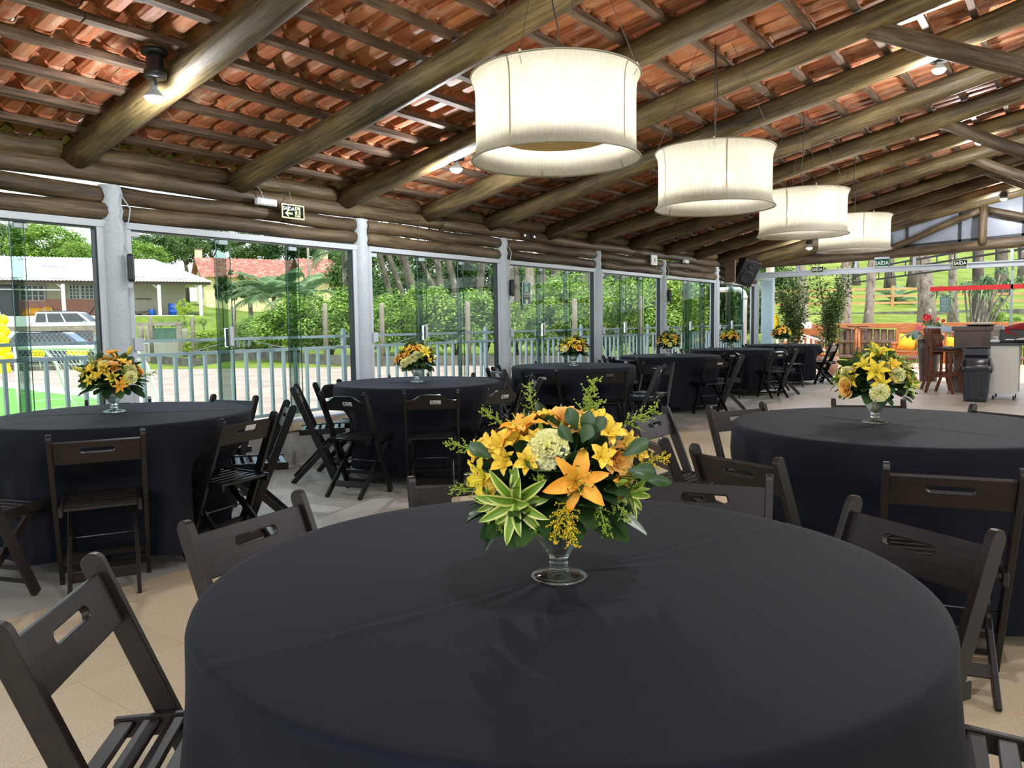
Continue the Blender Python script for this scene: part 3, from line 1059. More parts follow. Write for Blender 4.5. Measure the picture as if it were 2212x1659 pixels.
def pendant(loc, label, rot):
    t = thing('pendant_lamp', label, 'lamp', loc, rot, 'drum pendant lamps')
    H, R = 0.43, 0.448
    prof = []
    for k in range(13):
        u = k / 12
        e = math.exp(-(u / 0.05) ** 1.0) + math.exp(-((1 - u) / 0.07) ** 1.0)
        prof.append((R - 0.022 + 0.024 * e, -H / 2 + H * u))
    MB().lathe(prof, 64).build('shade', M_shade, t)
    for z in (-H / 2, H / 2):
        pts = [((R + 0.003) * math.cos(2 * PI * k / 48), (R + 0.003) * math.sin(2 * PI * k / 48), z) for k in range(49)]
        MB().tube(pts, 0.005, 6, cap=False).build('rim_wire', M_ring, t)
    for a in (0.35, 1.55, 2.75, 3.95, 5.15):
        rr = R - 0.0205
        q = MB()
        vs, fs = [], []
        for k, (pr, pz) in enumerate(prof):
            for da in (-0.012, 0.012):
                vs.append(((pr + 0.0015) * math.cos(a + da), (pr + 0.0015) * math.sin(a + da), pz))
        fs = [(2 * k, 2 * k + 1, 2 * k + 3, 2 * k + 2) for k in range(len(prof) - 1)]
        q.add(vs, fs, 0, True)
        q.build('seam', M_seam, t)
    MB().lathe([(0.0, -0.10), (0.30, -0.10), (0.30, -0.092), (0.0, -0.092)], 40, smooth=False).build('diffuser', M_diff, t)
    for k in range(4):
        a = 0.6 + k * PI / 2
        MB().tube([(0.29 * math.cos(a), 0.29 * math.sin(a), -0.096), (R * math.cos(a), R * math.sin(a), 0.2)], 0.002, 4).build('stay_wire', M_ring, t)
        top = zroof(loc[1]) - loc[2] + 0.05
        MB().tube([(R * math.cos(a), R * math.sin(a), H / 2), (0.12 * math.cos(a), 0.12 * math.sin(a), top)], 0.0016, 4).build('hanging_wire', M_cord, t)
        MB().tube([(R * math.cos(a), R * math.sin(a), H / 2 - 0.006), (R * math.cos(a), R * math.sin(a), H / 2 + 0.03)], 0.007, 8).build('clip', M_chrome, t)
    pts = [(0.0, 0.0, 0.06), (0.0, 0.0, 0.3), (0.02, 0.01, 0.45), (0.01, -0.02, 0.6), (0.0, 0.0, zroof(loc[1]) - loc[2] + 0.05)]
    MB().tube(pts, 0.004, 6).build('power_cord', M_cord, t)
    for k in range(3):
        a = 0.4 + k * 2 * PI / 3
        p = V((0.13 * math.cos(a), 0.13 * math.sin(a), 0.01))
        MB().tube([(0, 0, 0.07), p + V((0, 0, 0.06)), p + V((0, 0, 0.03))], 0.008, 6).build('arm', M_ring, t)
        MB().ball(p, 0.034, 12, 8).build('bulb', M_bulb, t)
    return t


LAMPS = [((3.54, 2.29, 2.385), 'nearest and largest-looking drum lamp, glowing white'), ((5.80, 2.30, 2.385), 'second cream drum lamp from the front'),
         ((8.30, 2.34, 2.39), 'third cream drum lamp from the front'), ((10.75, 2.38, 2.40), 'farthest cream drum lamp of the row')]
# unseen lamps added as fill light, behind the camera and under the other roof slope
LAMPS += [((-1.3, 2.27, 2.385), 'unseen drum lamp added for fill behind the camera')]
LAMPS += [((x, -2.3, 2.385), f'unseen drum lamp of the other row added for fill, {n} from the entrance') for x, n in ((-1.3, 'sixth'), (1.12, 'fifth'), (3.54, 'fourth'), (5.8, 'third'), (8.3, 'second'), (10.75, 'first'))]
for k, (loc, lab) in enumerate(LAMPS):
    pendant(loc, lab, 1.75 * k + 4.3)
    for q in range(3):
        a = 1.75 * k + 4.3 + 0.4 + q * 2 * PI / 3
        lamp_light('pendant_bulb_light', (loc[0] + 0.13 * math.cos(a), loc[1] + 0.13 * math.sin(a), loc[2] + 0.01), (34 if k == 0 else 25), (1.0, 0.975, 0.92), 0.036)


def spot(bulb, base, label, power=62):
    bulb, base = V(bulb), V(base)
    t = thing('ceiling_spotlight', label, 'spotlight', bulb, 0, 'spotlights under the rafters')
    b = base - bulb
    MB().lathe([(0, 0.0), (0.075, 0.0), (0.075, 0.025), (0, 0.025)], 20, (b.x, b.y, b.z + 0.12)).build('mounting_plate', M_blackm, t)
    MB().lathe([(0.0, 0.0), (0.062, 0.0), (0.066, 0.035), (0.050, 0.06), (0.048, 0.12), (0.040, 0.14), (0.0, 0.14)], 18, b + V((0, 0, -0.02))).build('housing', M_blackm, t)
    MB().tube([b + V((0, 0, -0.01)), b * 0.6 + V((0.006, 0, 0)), V((0, 0, 0.085))], 0.004, 6).build('wire', M_cord, t)
    MB().lathe([(0.0, 0.10), (0.018, 0.10), (0.020, 0.06), (0.046, 0.028), (0.058, 0.012), (0.058, 0.004)], 20).build('reflector', M_alu, t)
    MB().lathe([(0.0, -0.030), (0.022, -0.027), (0.044, -0.015), (0.056, 0.002), (0.055, 0.008)], 20).build('lens', M_bulbw, t)
    lamp_light('spotlight_glow', bulb + V((0, 0, -0.085)), power, (0.93, 0.96, 1.0), 0.04)
    return t


spot((2.59, 4.57, 2.695), (2.575, 4.52, 2.82), 'black spotlight with bright bulb on the left rafter', 26)
spot((5.40, 4.56, 2.69), (5.40, 4.54, 2.79), 'lit spotlight left of the nearest drum lamp')
spot((7.74, 1.05, 3.44), (7.74, 1.06, 3.53), 'lit spotlight near the top right of the roof')
spot((11.5, 1.08, 3.50), (11.5, 1.08, 3.53), 'lit spotlight beside the second truss strut')
spot((16.45, 1.15, 3.40), (16.45, 1.15, 3.46), 'farthest lit spotlight under the gable end')
spot((15.3, 4.18, 2.66), (15.3, 4.18, 2.76), 'lit spotlight beside the farthest drum lamp')
for (x, y, pw, lab) in ((1.45, 0.35, 75, 'unseen spotlight added for fill high above the camera'), (5.30, -0.9, 90, 'lit spotlight on the other roof slope beside the right table'), (-1.1, -1.0, 50, 'unseen spotlight added for fill behind the camera'), (8.98, -1.6, 90, 'unseen spotlight added for fill on the other roof slope, farther one')):  # unseen spotlights added as fill; the right-table one set by its bouquet's shadow
    z = zroof(y) - 0.12
    spot((x + .06, y, z - 0.12), (x + .06, y, z - 0.03), lab, pw)
# ================================================================== the garden outside
GF = V((math.cos(YAW), math.sin(YAW), 0))
GR = V((math.sin(YAW), -math.cos(YAW), 0))


def lerp_tab(t, s):
    if s <= t[0][0]:
        return t[0][1]
    for (a, b), (c, d) in zip(t, t[1:]):
        if s <= c:
            return b + (d - b) * (s - a) / (c - a)
    return t[-1][1]


HLF = [(0, 0), (25.4, 0), (27, -.25), (32, -.25), (46, .62), (51.4, .72), (52.2, 2.2), (60, 2.3), (72, 3.6), (110, 5.0), (160, 7)]
HMD = [(0, 0), (25, 0), (40, .9), (60, 2.2), (110, 4.5), (160, 7)]
HRT = [(0, 0), (23, 0), (34, 1.5), (34.6, 1.74), (38, 1.85), (60, 4.6), (90, 9.5), (160, 24)]


def gz(x, y):
    s = GF.x * x + GF.y * y
    r = GR.x * x + GR.y * y
    l, m_, rt = lerp_tab(HLF, s), lerp_tab(HMD, s), lerp_tab(HRT, s)
    k = s / 1662
    px = 1106 + r / max(s, 1) * 1662
    a = min(1, max(0, (px - 430) / 120))
    b = min(1, max(0, (px - 1420) / 160))
    z = l + (m_ - l) * a
    return z + (rt - z) * b


def sr(s, r, z=None):
    p = GF * s + GR * r
    return V((p.x, p.y, gz(p.x, p.y) if z is None else z))


def gp(px, depth, z=None):
    """ground point seen at photo column px, depth metres ahead"""
    return sr(depth, (px - 1106) / 1662 * depth, z)


M_lawn = noisy('sunlit_lawn', [(0.3, srgb(80, 96, 34)), (0.5, srgb(101, 117, 46)), (0.7, srgb(122, 134, 66))], 0.6, rough=0.95, detail=8, bmp=0.1, spec=0.1)
M_court = noisy('pink_gravel_court', [(0.3, srgb(132, 110, 102)), (0.6, srgb(156, 140, 132)), (0.8, srgb(144, 130, 108))], 1.2, rough=0.9, detail=9, bmp=0.15)
M_turf = noisy('green_artificial_turf', [(0.3, srgb(75, 125, 46)), (0.7, srgb(101, 148, 65))], 12, rough=0.9)
M_drive = noisy('pale_driveway', [(0.3, srgb(164, 159, 153)), (0.7, srgb(183, 180, 175))], 1.0, rough=0.9)
M_hedge = leafmat('bright_hedge_leaf', [(0.0, srgb(73, 110, 34)), (0.4, srgb(112, 147, 53)), (0.75, srgb(147, 179, 80)), (1.0, srgb(179, 197, 113))], 0.5, 0.42)
M_lime = leafmat('lime_shrub_leaf', [(0.0, srgb(115, 144, 32)), (0.5, srgb(158, 182, 49)), (1.0, srgb(187, 202, 84))], 0.5, 0.4)
M_dark = leafmat('deep_green_leaf', [(0.0, srgb(34, 57, 29)), (0.5, srgb(61, 90, 44)), (1.0, srgb(98, 128, 67))], 0.5, 0.35)
M_tree = leafmat('tree_leaf', [(0.0, srgb(50, 76, 39)), (0.5, srgb(81, 113, 55)), (0.9, srgb(124, 151, 84)), (1.0, srgb(132, 109, 73))], 0.5, 0.35)
M_vine = leafmat('porch_shrub_leaf', [(0.0, srgb(32, 53, 21)), (0.6, srgb(63, 90, 38)), (1.0, srgb(132, 155, 80))], 0.4, 0.35)
M_palm = leafmat('palm_frond', [(0.0, srgb(75, 101, 73)), (0.6, srgb(112, 139, 98)), (1.0, srgb(151, 170, 124))], 0.45, 0.3)


def barkmat(name, c1, c2, c3, sc_=3.0):
    m, nt, b = new_mat(name)
    v = coords(nt, (1, 1, 0.5), rand=True)
    n = noise(nt, sc_, 6, 0.62, v, 0.4)
    r = ramp(nt, [(0.36, c1), (0.5, c2), (0.60, c2), (0.66, c3)])
    nt.links.new(n.outputs['Fac'], r.inputs['Fac'])
    nt.links.new(r.outputs['Color'], b.inputs['Base Color'])
    setp(b, Roughness=0.85)
    bump(nt, b, n.outputs['Fac'], 0.5, 0.03)
    return m


M_bark = barkmat('grey_brown_bark', srgb(51, 44, 36), srgb(88, 80, 68), srgb(141, 136, 125))
M_lichen = barkmat('lichen_spotted_bark', srgb(91, 77, 65), srgb(133, 122, 110), srgb(185, 182, 177), 7.0)
M_post = noisy('concrete_post', [(0.3, srgb(119, 112, 101)), (0.7, srgb(148, 140, 125))], 4, rough=0.9)
M_stone = noisy('mossy_stone_wall', [(0.3, srgb(75, 72, 65)), (0.7, srgb(119, 114, 106))], 3, rough=0.9, bmp=0.3)

# ---- ground
tb = MB()
NX, NY, STEP = 66, 66, 2.5
vs = []
for j in range(NY):
    for i in range(NX):
        x, y = -30 + i * STEP, -26 + j * STEP
        if -4.5 < x < 18 and -6.5 < y < 6.4:
            z = -0.2
        else:
            z = gz(x, y) - 0.03
        vs.append((x, y, z))
fs = [(j * NX + i, j * NX + i + 1, (j + 1) * NX + i + 1, (j + 1) * NX + i) for j in range(NY - 1) for i in range(NX - 1)]
st(tb.add(vs, fs, 0, True).build('ground', M_lawn), 'grassy garden ground rising behind the hall', 'ground')


def flat(name, pts, m, label, cat, z=0.0, kind='structure', t=0.02):
    b = MB()
    n = len(pts)
    P = [sr(s, r, z) for s, r in pts]
    vs = P + [p - V((0, 0, t)) for p in P]
    fs = [tuple(range(n)), tuple(reversed(range(n, 2 * n)))] + [(i, i + n, (i + 1) % n + n, (i + 1) % n) for i in range(n)]
    if (P[1] - P[0]).cross(P[2] - P[1]).z < 0:
        fs = [f[::-1] for f in fs]
    return tag(b.add(vs, fs).build(name, m), label, cat, None, kind)


flat('court_ground', [(4.9, -4.4), (10.6, 0.0), (14.6, 2.9), (24.6, 2.5), (24.6, -8), (25.2, -24), (16, -24)], M_court, 'pinkish gravel yard outside the windows', 'yard', 0.0)
flat('turf_ground', [(3.2, -5.6), (7.3, -2.6), (14.4, -7.8), (20, -14.7), (14, -22)], M_turf, 'bright green artificial turf outside at the far left', 'turf', 0.012)
flat('kerb', [(7.3, -2.6), (14.4, -7.8), (20, -14.7), (20.9, -14.7), (15.0, -7.3), (8.0, -2.1)], M_drive, 'white kerb line along the green turf', 'kerb', 0.02)
flat('driveway', [(33, -34), (33, -16), (46, -17), (51, -24), (51, -44)], M_drive, 'pale driveway where the cars stand', 'driveway', 0.66, t=0.9)


# ---- leaves
def leaf_cloud(n, size, seed, clumps, flat_=1.0, shell=0.55):
    """leaves gathered in clumps over an uneven unit dome"""
    rg = random.Random(seed)
    b = MB()
    cs = []
    for k in range(clumps):
        z = rg.uniform(-0.75, 1)
        a = rg.uniform(0, 2 * PI)
        h = math.sqrt(1 - z * z)
        q = rg.uniform(shell, 0.92)
        cs.append((V((h * math.cos(a) * q, h * math.sin(a) * q, z * q * flat_)), rg.uniform(0.16, 0.34)))
    vs, fs = [], []
    for k in range(n):
        c, r = cs[rg.randrange(clumps)]
        d = V((rg.gauss(0, 1), rg.gauss(0, 1), rg.gauss(0, 1))).normalized()
        p = c + d * r * (rg.random() ** 0.4)
        up = (d + V((0, 0, 0.9)) + V((rg.gauss(0, .5), rg.gauss(0, .5), rg.gauss(0, .5)))).normalized()
        t = up.orthogonal().normalized()
        t = (Matrix.Rotation(rg.uniform(0, 2 * PI), 3, up) @ t)
        w = up.cross(t)
        L = size * rg.uniform(0.7, 1.3)
        o = len(vs)
        vs += [p - t * L, p + w * L * 0.42 + up * L * 0.12, p + t * L, p - w * L * 0.42 + up * L * 0.12]
        fs += [(o, o + 1, o + 2, o + 3)]
    return b.add(vs, fs)


CLOUD = {}


def cloud(kind, name, m, parent, loc, scale, rz):
    if (kind, m.name) not in CLOUD:
        p = {'bush': (9500, 0.048, 5, 52, 0.85), 'crown': (11000, 0.042, 6, 60, 0.7), 'bush2': (9500, 0.048, 9, 56, 0.85), 'fine': (3200, 0.070, 7, 26, 1.0)}[kind]
        o = leaf_cloud(*p).build(name, m, parent)
        CLOUD[(kind, m.name)] = o
    else:
        o = copy_mesh(CLOUD[(kind, m.name)], name, parent)
    o.location = loc
    o.rotation_euler = (0, 0, rz)
    o.scale = scale
    return o


def bush(px, depth, wid, hei, m, label, kind='bush', group=None, lift=0.0, rz=0.0):
    hei *= 0.9
    p = gp(px, depth)
    t = thing('bush', label, 'bush', p, 0, group)
    cloud(kind, 'foliage', m, t, (0, 0, hei * 0.52 + lift), (wid / 2, wid / 2, hei / 2 * 1.05), rz)
    s = MB()
    for k in range(5):
        a = k * 1.3 + rz
        s.tube([(0, 0, -0.05), (0.25 * wid * math.cos(a) * 0.5, 0.25 * wid * math.sin(a) * 0.5, hei * 0.4), (0.36 * wid * math.cos(a), 0.36 * wid * math.sin(a), hei * 0.8)], [0.035, 0.025, 0.01], 5)
    s.build('stems', M_bark, t)
    return t


HB = [  # px, depth, width, height, name
 (500, 34, 3.6, 1.25, 'l', 'lime green clipped shrub left of the palm'), (440, 36, 1.8, 1.1, 'l', 'small lime green shrub beside the green gate'), (575, 32, 2.6, 1.6, 'h', 'light green shrub in front of the palm'),
 (640, 27.5, 2.9, 2.6, 'h', 'tall light green bush left of the second column'), (715, 27.5, 3.1, 3.0, 'h', 'tallest light green bush just left of the second column'), (600, 30, 2.4, 1.9, 'h', 'light green bush behind the grey fence post'),
 (835, 27.5, 2.8, 2.7, 'h', 'light green bush right of the second column'), (905, 28.5, 3.0, 2.9, 'h', 'light green bush in the second bay, at the handle'), (985, 27.0, 3.0, 3.0, 'h', 'round light green bush behind the pale fence post'), (1050, 27.5, 2.6, 2.6, 'h', 'light green bush left of the third column'),
 (1120, 27.5, 2.4, 2.5, 'h', 'light green bush below the green poster'), (1190, 26.5, 2.6, 2.3, 'h', 'light green bush above the third bouquet'), (1235, 28, 3.0, 3.6, 'h', 'tall light green bush left of the fourth column'),
 (1315, 26, 2.6, 3.0, 'h', 'light green bush right of the fourth column'), (1375, 25, 3.0, 3.3, 'h', 'light green bush left of the fifth column'), (1450, 24, 2.6, 3.2, 'h', 'yellow green bush right of the fifth column'), (1505, 25, 2.4, 3.4, 'h', 'bush behind the stacked glass panes'), (1560, 25, 2.2, 3.0, 'd', 'dark bush behind the sixth window bay'), (1600, 27, 2.6, 2.4, 'd', 'dark bush by the white pipe'),
 (2190, 25, 1.6, 1.2, 'h', 'leafy green shrub behind the glass edge at the far right'), (2130, 30, 1.4, .8, 'h', 'low green plant on the lawn behind the bar')]
for k, (px, dp, wd_, he, m_, lab) in enumerate(HB):
    bush(px, dp, wd_, he, {'l': M_lime, 'h': M_hedge, 'd': M_dark}[m_], lab, 'bush' if k % 2 else 'bush2', 'bushes along the fence', 0, k * 1.1)

# ---- trees behind
def crown_tree(px, py, depth, wid, hei, m, label, rz, group='trees behind the houses'):
    c = at(px, py, depth)
    g = gz(c.x, c.y)
    t = thing('tree', label, 'tree', (c.x, c.y, g), 0, group)
    cloud('crown', 'crown', m, t, (0, 0, c.z - g), (wid / 2, wid / 2, hei / 2), rz)
    s = MB().tube([(0, 0, -0.2), (0.15, 0.1, (c.z - g) * 0.6), (-0.1, 0.2, c.z - g)], [wid * 0.035 + 0.1, wid * 0.028 + 0.06, 0.08], 7)
    for k in range(4):
        a = k * 1.6 + rz
        s.tube([(0.1, 0.1, (c.z - g) * 0.7), (wid * .2 * math.cos(a), wid * .2 * math.sin(a), c.z - g + hei * 0.12)], [0.1, 0.04], 5)
    s.build('trunk', M_bark, t)


TR = [(105, 532, 74, 8.0, 6.2, 'h', 'big bright green tree behind the shed at the far left'), (20, 530, 80, 6.0, 6.0, 't', 'tree at the left picture edge behind the shed'), (165, 548, 70, 4.0, 2.6, 'h', 'lower right part tree beside the big bright tree'),
      (300, 552, 78, 6.0, 3.4, 'h', 'round green tree above the shed roof right of the first column'), (345, 527, 100, 9, 4.4, 't', 'wide flat green tree top above the shed'), (400, 540, 98, 7, 5.6, 't', 'olive brown tree top left of the chimney'),
      (455, 520, 104, 9, 5.0, 't', 'tree top behind the chimney'), (545, 535, 96, 7, 6, 't', 'tree top above the red roof'), (620, 530, 92, 8, 6.5, 'd', 'dark tree top behind the big palm'), (715, 540, 88, 8, 7, 'd', 'dark tree top behind the second roof'),
      (800, 585, 58, 6.5, 8, 't', 'leafy tree right of the second column'), (880, 640, 52, 5.5, 5.0, 'd', 'low dark tree among the trunks of the second bay'), (960, 575, 60, 7.5, 7.0, 't', 'leafy tree in the middle of the second bay'), (1045, 600, 56, 6.5, 7.0, 'd', 'dark leafy tree left of the third column'),
      (1130, 610, 62, 7, 6.5, 't', 'leafy tree behind the green poster'), (1215, 600, 56, 6.5, 6.0, 'h', 'light leafy tree in the third bay'), (1300, 605, 54, 6.5, 6.5, 't', 'leafy tree by the fourth column'), (1385, 600, 50, 6, 6, 'd', 'dark leafy tree in the fourth bay'),
      (1470, 610, 46, 5.5, 6.5, 'h', 'light leafy tree in the fifth bay'), (1545, 615, 44, 5.5, 6, 'd', 'dark tree by the sixth column'), (1620, 600, 44, 5, 6.0, 't', 'leafy tree beside the corner column'), (1500, 560, 60, 8, 5, 'd', 'high dark tree behind the fifth bay')]
for k, (px, py, dp, w_, h_, m_, lab) in enumerate(TR):
    crown_tree(px, py, dp, w_, h_, {'h': M_hedge, 't': M_tree, 'd': M_dark}[m_], lab, k * 0.9)


def trunk(px0, px1, depth, width, label, m, top=9.0, cat='tree', flare=1.5, z0=None, group='bare trunks behind the hedge'):
    """a standing trunk: foot at column px0, at window-top height at column px1"""
    a = gp(px0, depth)
    b = at(px1, 560, depth)
    d = (b - a)
    d = d / d.z
    rg = random.Random(int(px0 * 7 + depth))
    t = thing('tree', label, cat, a, 0, group)
    pts, rs = [], []
    for i in range(9):
        u = i / 8
        q = d * (top * u)
        pts.append(q + V((rg.uniform(-.04, .04), rg.uniform(-.04, .04), -0.9 if i == 0 else 0)))
        rs.append(width / 2 * ((flare if i == 0 else 1.0) - 0.35 * u) * rg.uniform(0.94, 1.06))
    MB().tube(pts, rs, 10).build('trunk', m, t)
    for k in range(3):
        u = 0.55 + 0.16 * k
        a2 = rg.uniform(0, 6)
        o = d * (top * u)
        MB().tube([o, o + V((math.cos(a2) * .7, math.sin(a2) * .7, 0.9)), o + V((math.cos(a2) * 1.6, math.sin(a2) * 1.6, 2.0))], [width * .18, width * .12, 0.03], 6).build('branch', m, t)
    return t


TK = [(868, 822, 38, .34, 0), (905, 842, 40, .36, 0), (925, 872, 36, .46, 0), (962, 945, 40, .40, 0), (990, 905, 42, .30, 0), (1012, 968, 37, .36, 0), (1030, 1042, 41, .42, 0), (1106, 1100, 38, .44, 0), (1122, 1112, 42, .36, 0), (1148, 1143, 36, .50, 1),
      (1180, 1170, 41, .44, 0), (1196, 1200, 44, .60, 0), (1266, 1262, 36, .46, 0), (1300, 1296, 44, .36, 0), (1330, 1338, 46, .4, 0), (1360, 1352, 42, .34, 0), (1400, 1408, 46, .4, 0)]
for k, (a, b, dp, w_, m_) in enumerate(TK):
    trunk(a, b, dp, w_, ['bare grey trunk', 'lichen spotted trunk'][m_] + f' standing behind the hedge, {["left of the second bay handle", "second from the second column", "thick one in the second bay", "near the middle of the second bay", "thin leaning one in the second bay", "right half of the second bay", "left of the third column", "just right of the third column", "left of the green poster", "right of the green poster", "beside the third bay handle", "widest one in the third bay", "left of the fourth column", "right of the fourth column", "thin one in the fourth bay", "middle of the fourth bay", "left of the fifth column"][k]}', (M_bark, M_lichen)[m_])
TE = [(2004, 1996, 27, .56, 1, 'thick white spotted trunk left of the red tape'), (1866, 1888, 25, .30, 1, 'leaning pale trunk right of the porch shrubs'), (1832, 1826, 24, .34, 1, 'white spotted trunk behind the right porch shrub'), (2108, 2112, 26.5, .40, 0, 'grey trunk behind the bar, right of the plaque'),
      (1922, 1921, 46, .55, 0, 'dark trunk on the slope between the pale trunks'), (1968, 1974, 50, .6, 0, 'dark trunk on the slope left of the thick spotted one'), (1848, 1846, 52, .5, 0, 'dark distant trunk on the slope behind the porch'), (1738, 1732, 26, .34, 1, 'pale trunk between the two porch shrubs'), (2160, 2164, 44, .7, 0, 'wide trunk on the slope at the right'), (2062, 2058, 30, .34, 1, 'rooty tan trunk beside the plaque'), (2206, 2208, 52, .5, 0, 'dark trunk at the right picture edge')]
for (a, b, dp, w_, m_, lab) in TE:
    trunk(a, b, dp, w_, lab, (M_bark, M_lichen)[m_], 11.0, 'tree', 1.7, None, 'trunks on the sunny slope')

# ---- fence along the yard: posts, wire mesh and stone footing
FP = [(330, 33.5), (420, 31.5), (508, 29.5), (595, 27.6), (706, 25.6), (828, 25.0), (1013, 24.6), (1243, 23.2), (1385, 22.0)]
M_wire = plain('wire_mesh', srgb(94, 96, 93), 0.5, 0.4)
fw = thing('yard_fence', 'concrete post fence with wire mesh behind the gravel yard', 'fence', gp(828, 25.0))
o0 = V(fw.location)
prev = None
for k, (px, dp) in enumerate(FP):
    p = gp(px, dp) - o0
    MB().lathe([(0.0, -0.1), (0.085, -0.1), (0.08, 1.98), (0.07, 2.02), (0.0, 2.03)], 8, p).build('post', M_post, fw)
    if prev is not None:
        d = p - prev
        L = d.length
        MB().bar(prev + V((0, 0, 0.10)), p + V((0, 0, 0.10)), 0.2, 0.42, V((-d.y, d.x, 0))).build('stone_footing', M_stone, fw)
        b = MB()
        u = d.normalized()
        nw = int(L / 0.16)
        for q in range(-10, nw):
            for sg in (1, -1):
                x0, z0, x1, z1 = q * 0.16, (0.3 if sg > 0 else 1.9), q * 0.16 + 1.6, (1.9 if sg > 0 else 0.3)
                if x0 < 0:
                    z0 += sg * (0 - x0)
                    x0 = 0
                if x1 > L:
                    z1 -= sg * (x1 - L)
                    x1 = L
                if x1 > x0:
                    b.bar(prev + u * x0 + V((0, 0, z0)), prev + u * x1 + V((0, 0, z1)), 0.003, 0.003, V((-d.y, d.x, 0)))
        w_ = b.build('wire_mesh', M_wire, fw)
    prev = p


# ---- palms
def palm(px, py, depth, n, L, label, trunk_h=None, seed=0, droop=1.5):
    c = at(px, py, depth)
    g = gz(c.x, c.y)
    t = thing('palm', label, 'palm', (c.x, c.y, g))
    H = c.z - g
    MB().tube([(0, 0, -0.1), (0.03, 0, H * 0.5), (0, 0.02, H)], [0.16, 0.12, 0.1], 8).build('trunk', M_bark, t)
    rg = random.Random(seed)
    for k in range(n):
        a = k * 2.4 + rg.uniform(-.2, .2)
        el = 1.35 - 1.1 * (k / n) + rg.uniform(-.1, .1)
        b = MB()
        p, ang, N = V((0, 0, H)), el, 11
        pts = []
        u = V((math.cos(a), math.sin(a), 0))
        for i in range(N + 1):
            pts.append(p.copy())
            p = p + (u * math.cos(ang) + V((0, 0, math.sin(ang)))) * (L / N)
            ang -= droop / N
        b.tube(pts, [0.02 * (1 - 0.8 * i / N) + 0.003 for i in range(N + 1)], 4)
        side = V((-u.y, u.x, 0))
        for i in range(2, N * 3):
            f_ = i / (N * 3)
            q = pts[int(f_ * N)].lerp(pts[min(N, int(f_ * N) + 1)], f_ * N - int(f_ * N))
            tg = (pts[min(N, int(f_ * N) + 1)] - pts[int(f_ * N)]).normalized()
            ll = L * 0.34 * math.sin(PI * min(1, f_ * 0.9 + 0.12))
            for sg in (-1, 1):
                d = (side * sg * 0.9 + tg * 0.65 + V((0, 0, -0.12))).normalized()
                w_ = tg * 0.02
                b.add([q - w_, q + w_, q + d * ll * 0.6 + w_ * 0.9 + V((0, 0, 0.0)), q + d * ll + V((0, 0, -0.12 * ll))], [(0, 1, 2, 3)])
        b.build('frond', M_palm, t)
    return t


palm(592, 645, 36, 15, 2.5, 'big feathery palm in front of the red roofed house', seed=1)
palm(655, 648, 34, 11, 2.0, 'palm right of the big feathery palm', seed=2)
palm(540, 648, 40, 9, 2.0, 'smaller palm left of the big feathery palm', seed=3)
palm(742, 545, 40, 10, 2.6, 'tall palm with bare trunk left of the second column', seed=4, droop=2.2)
palm(1575, 615, 24, 11, 1.7, 'palm outside the sixth window bay', seed=5, droop=1.9)
palm(1936, 655, 40, 8, 1.6, 'young yellow green palm on the slope', seed=6)

# small trees by the gate
def sapling(px, depth, hei, wid, m, label, mult=1):
    p = gp(px, depth)
    t = thing('young_tree', label, 'tree', p)
    MB().tube([(0, 0, -0.05), (0.03, 0, hei * 0.5), (0, 0, hei * 0.8)], [0.04, 0.03, 0.015], 6).build('trunk', M_bark, t)
    cloud('fine', 'foliage', m, t, (0, 0, hei * 0.8), (wid / 2, wid / 2, hei * 0.26), px)


sapling(402, 46, 2.3, 0.9, M_lime, 'small bright green tree in front of the blue barrel')
sapling(393, 43, 1.3, 0.9, M_hedge, 'low sapling leaning left below the blue barrel')
sapling(350, 47, 1.2, 0.5, M_hedge, 'tiny sapling at the white shed post')
sapling(420, 50, 1.2, 0.45, M_hedge, 'tiny sapling right of the blue barrel')
sapling(443, 49, 1.1, 0.5, M_hedge, 'tiny sapling by the path')
sapling(512, 40, 3.4, 1.6, M_dark, 'dark young tree with thin stems left of the palm')
sapling(486, 44, 3.2, 1.0, M_dark, 'narrow dark young tree at the house corner')

# ---- long shed with a patchy metal roof
M_shedwall = noisy('cream_shed_wall', [(0.3, srgb(164, 154, 135)), (0.7, srgb(177, 169, 153))], 0.6, rough=0.9)
M_roofm = noisy('bleached_metal_roof', [(0.4, srgb(232, 232, 234)), (0.60, srgb(236, 236, 238)), (0.62, srgb(119, 117, 130)), (0.8, srgb(130, 127, 140))], 0.35, (1, 3, 3), 0.5, detail=6, spec=0.4)
M_whitep = plain('white_post_paint', srgb(226,226,222) if 1 else srgb(188, 188, 185), 0.6)
M_winfr = plain('white_window_frame', srgb(177, 177, 174), 0.6)
M_dkpane = plain('dark_window_pane', srgb(52, 56, 60), 0.2)
M_eave = plain('weathered_eave_board', srgb(75, 60, 52), 0.8)


def brickmat():
    m, nt, b = new_mat('red_brick')
    br = nt.nodes.new('ShaderNodeTexBrick')
    br.inputs['Scale'].default_value = 4.0
    br.inputs['Color1'].default_value = srgb(150, 92, 80)
    br.inputs['Color2'].default_value = srgb(172, 112, 98)
    br.inputs['Mortar'].default_value = srgb(176, 150, 138)
    v = coords(nt)
    tcm = nt.nodes.new('ShaderNodeVectorRotate')
    tcm.rotation_type = 'X_AXIS'
    tcm.inputs['Angle'].default_value = PI / 2
    nt.links.new(v, tcm.inputs['Vector'])
    nt.links.new(tcm.outputs[0], br.inputs['Vector'])
    nt.links.new(br.outputs['Color'], b.inputs['Base Color'])
    setp(b, Roughness=0.9)
    return m


M_brick = brickmat()
SA = sr(49.3, -36.0, 2.2)
SB = sr(56.0, -21.9, 2.2)
sx = (SB - SA)
SLN = sx.length
sx.normalize()
shed = thing('shed', 'long shed with a bleached corrugated roof behind the parked cars', 'building', SA, math.atan2(sx.y, sx.x))
# local frame: x along the eave (0..SLN), y away from the camera


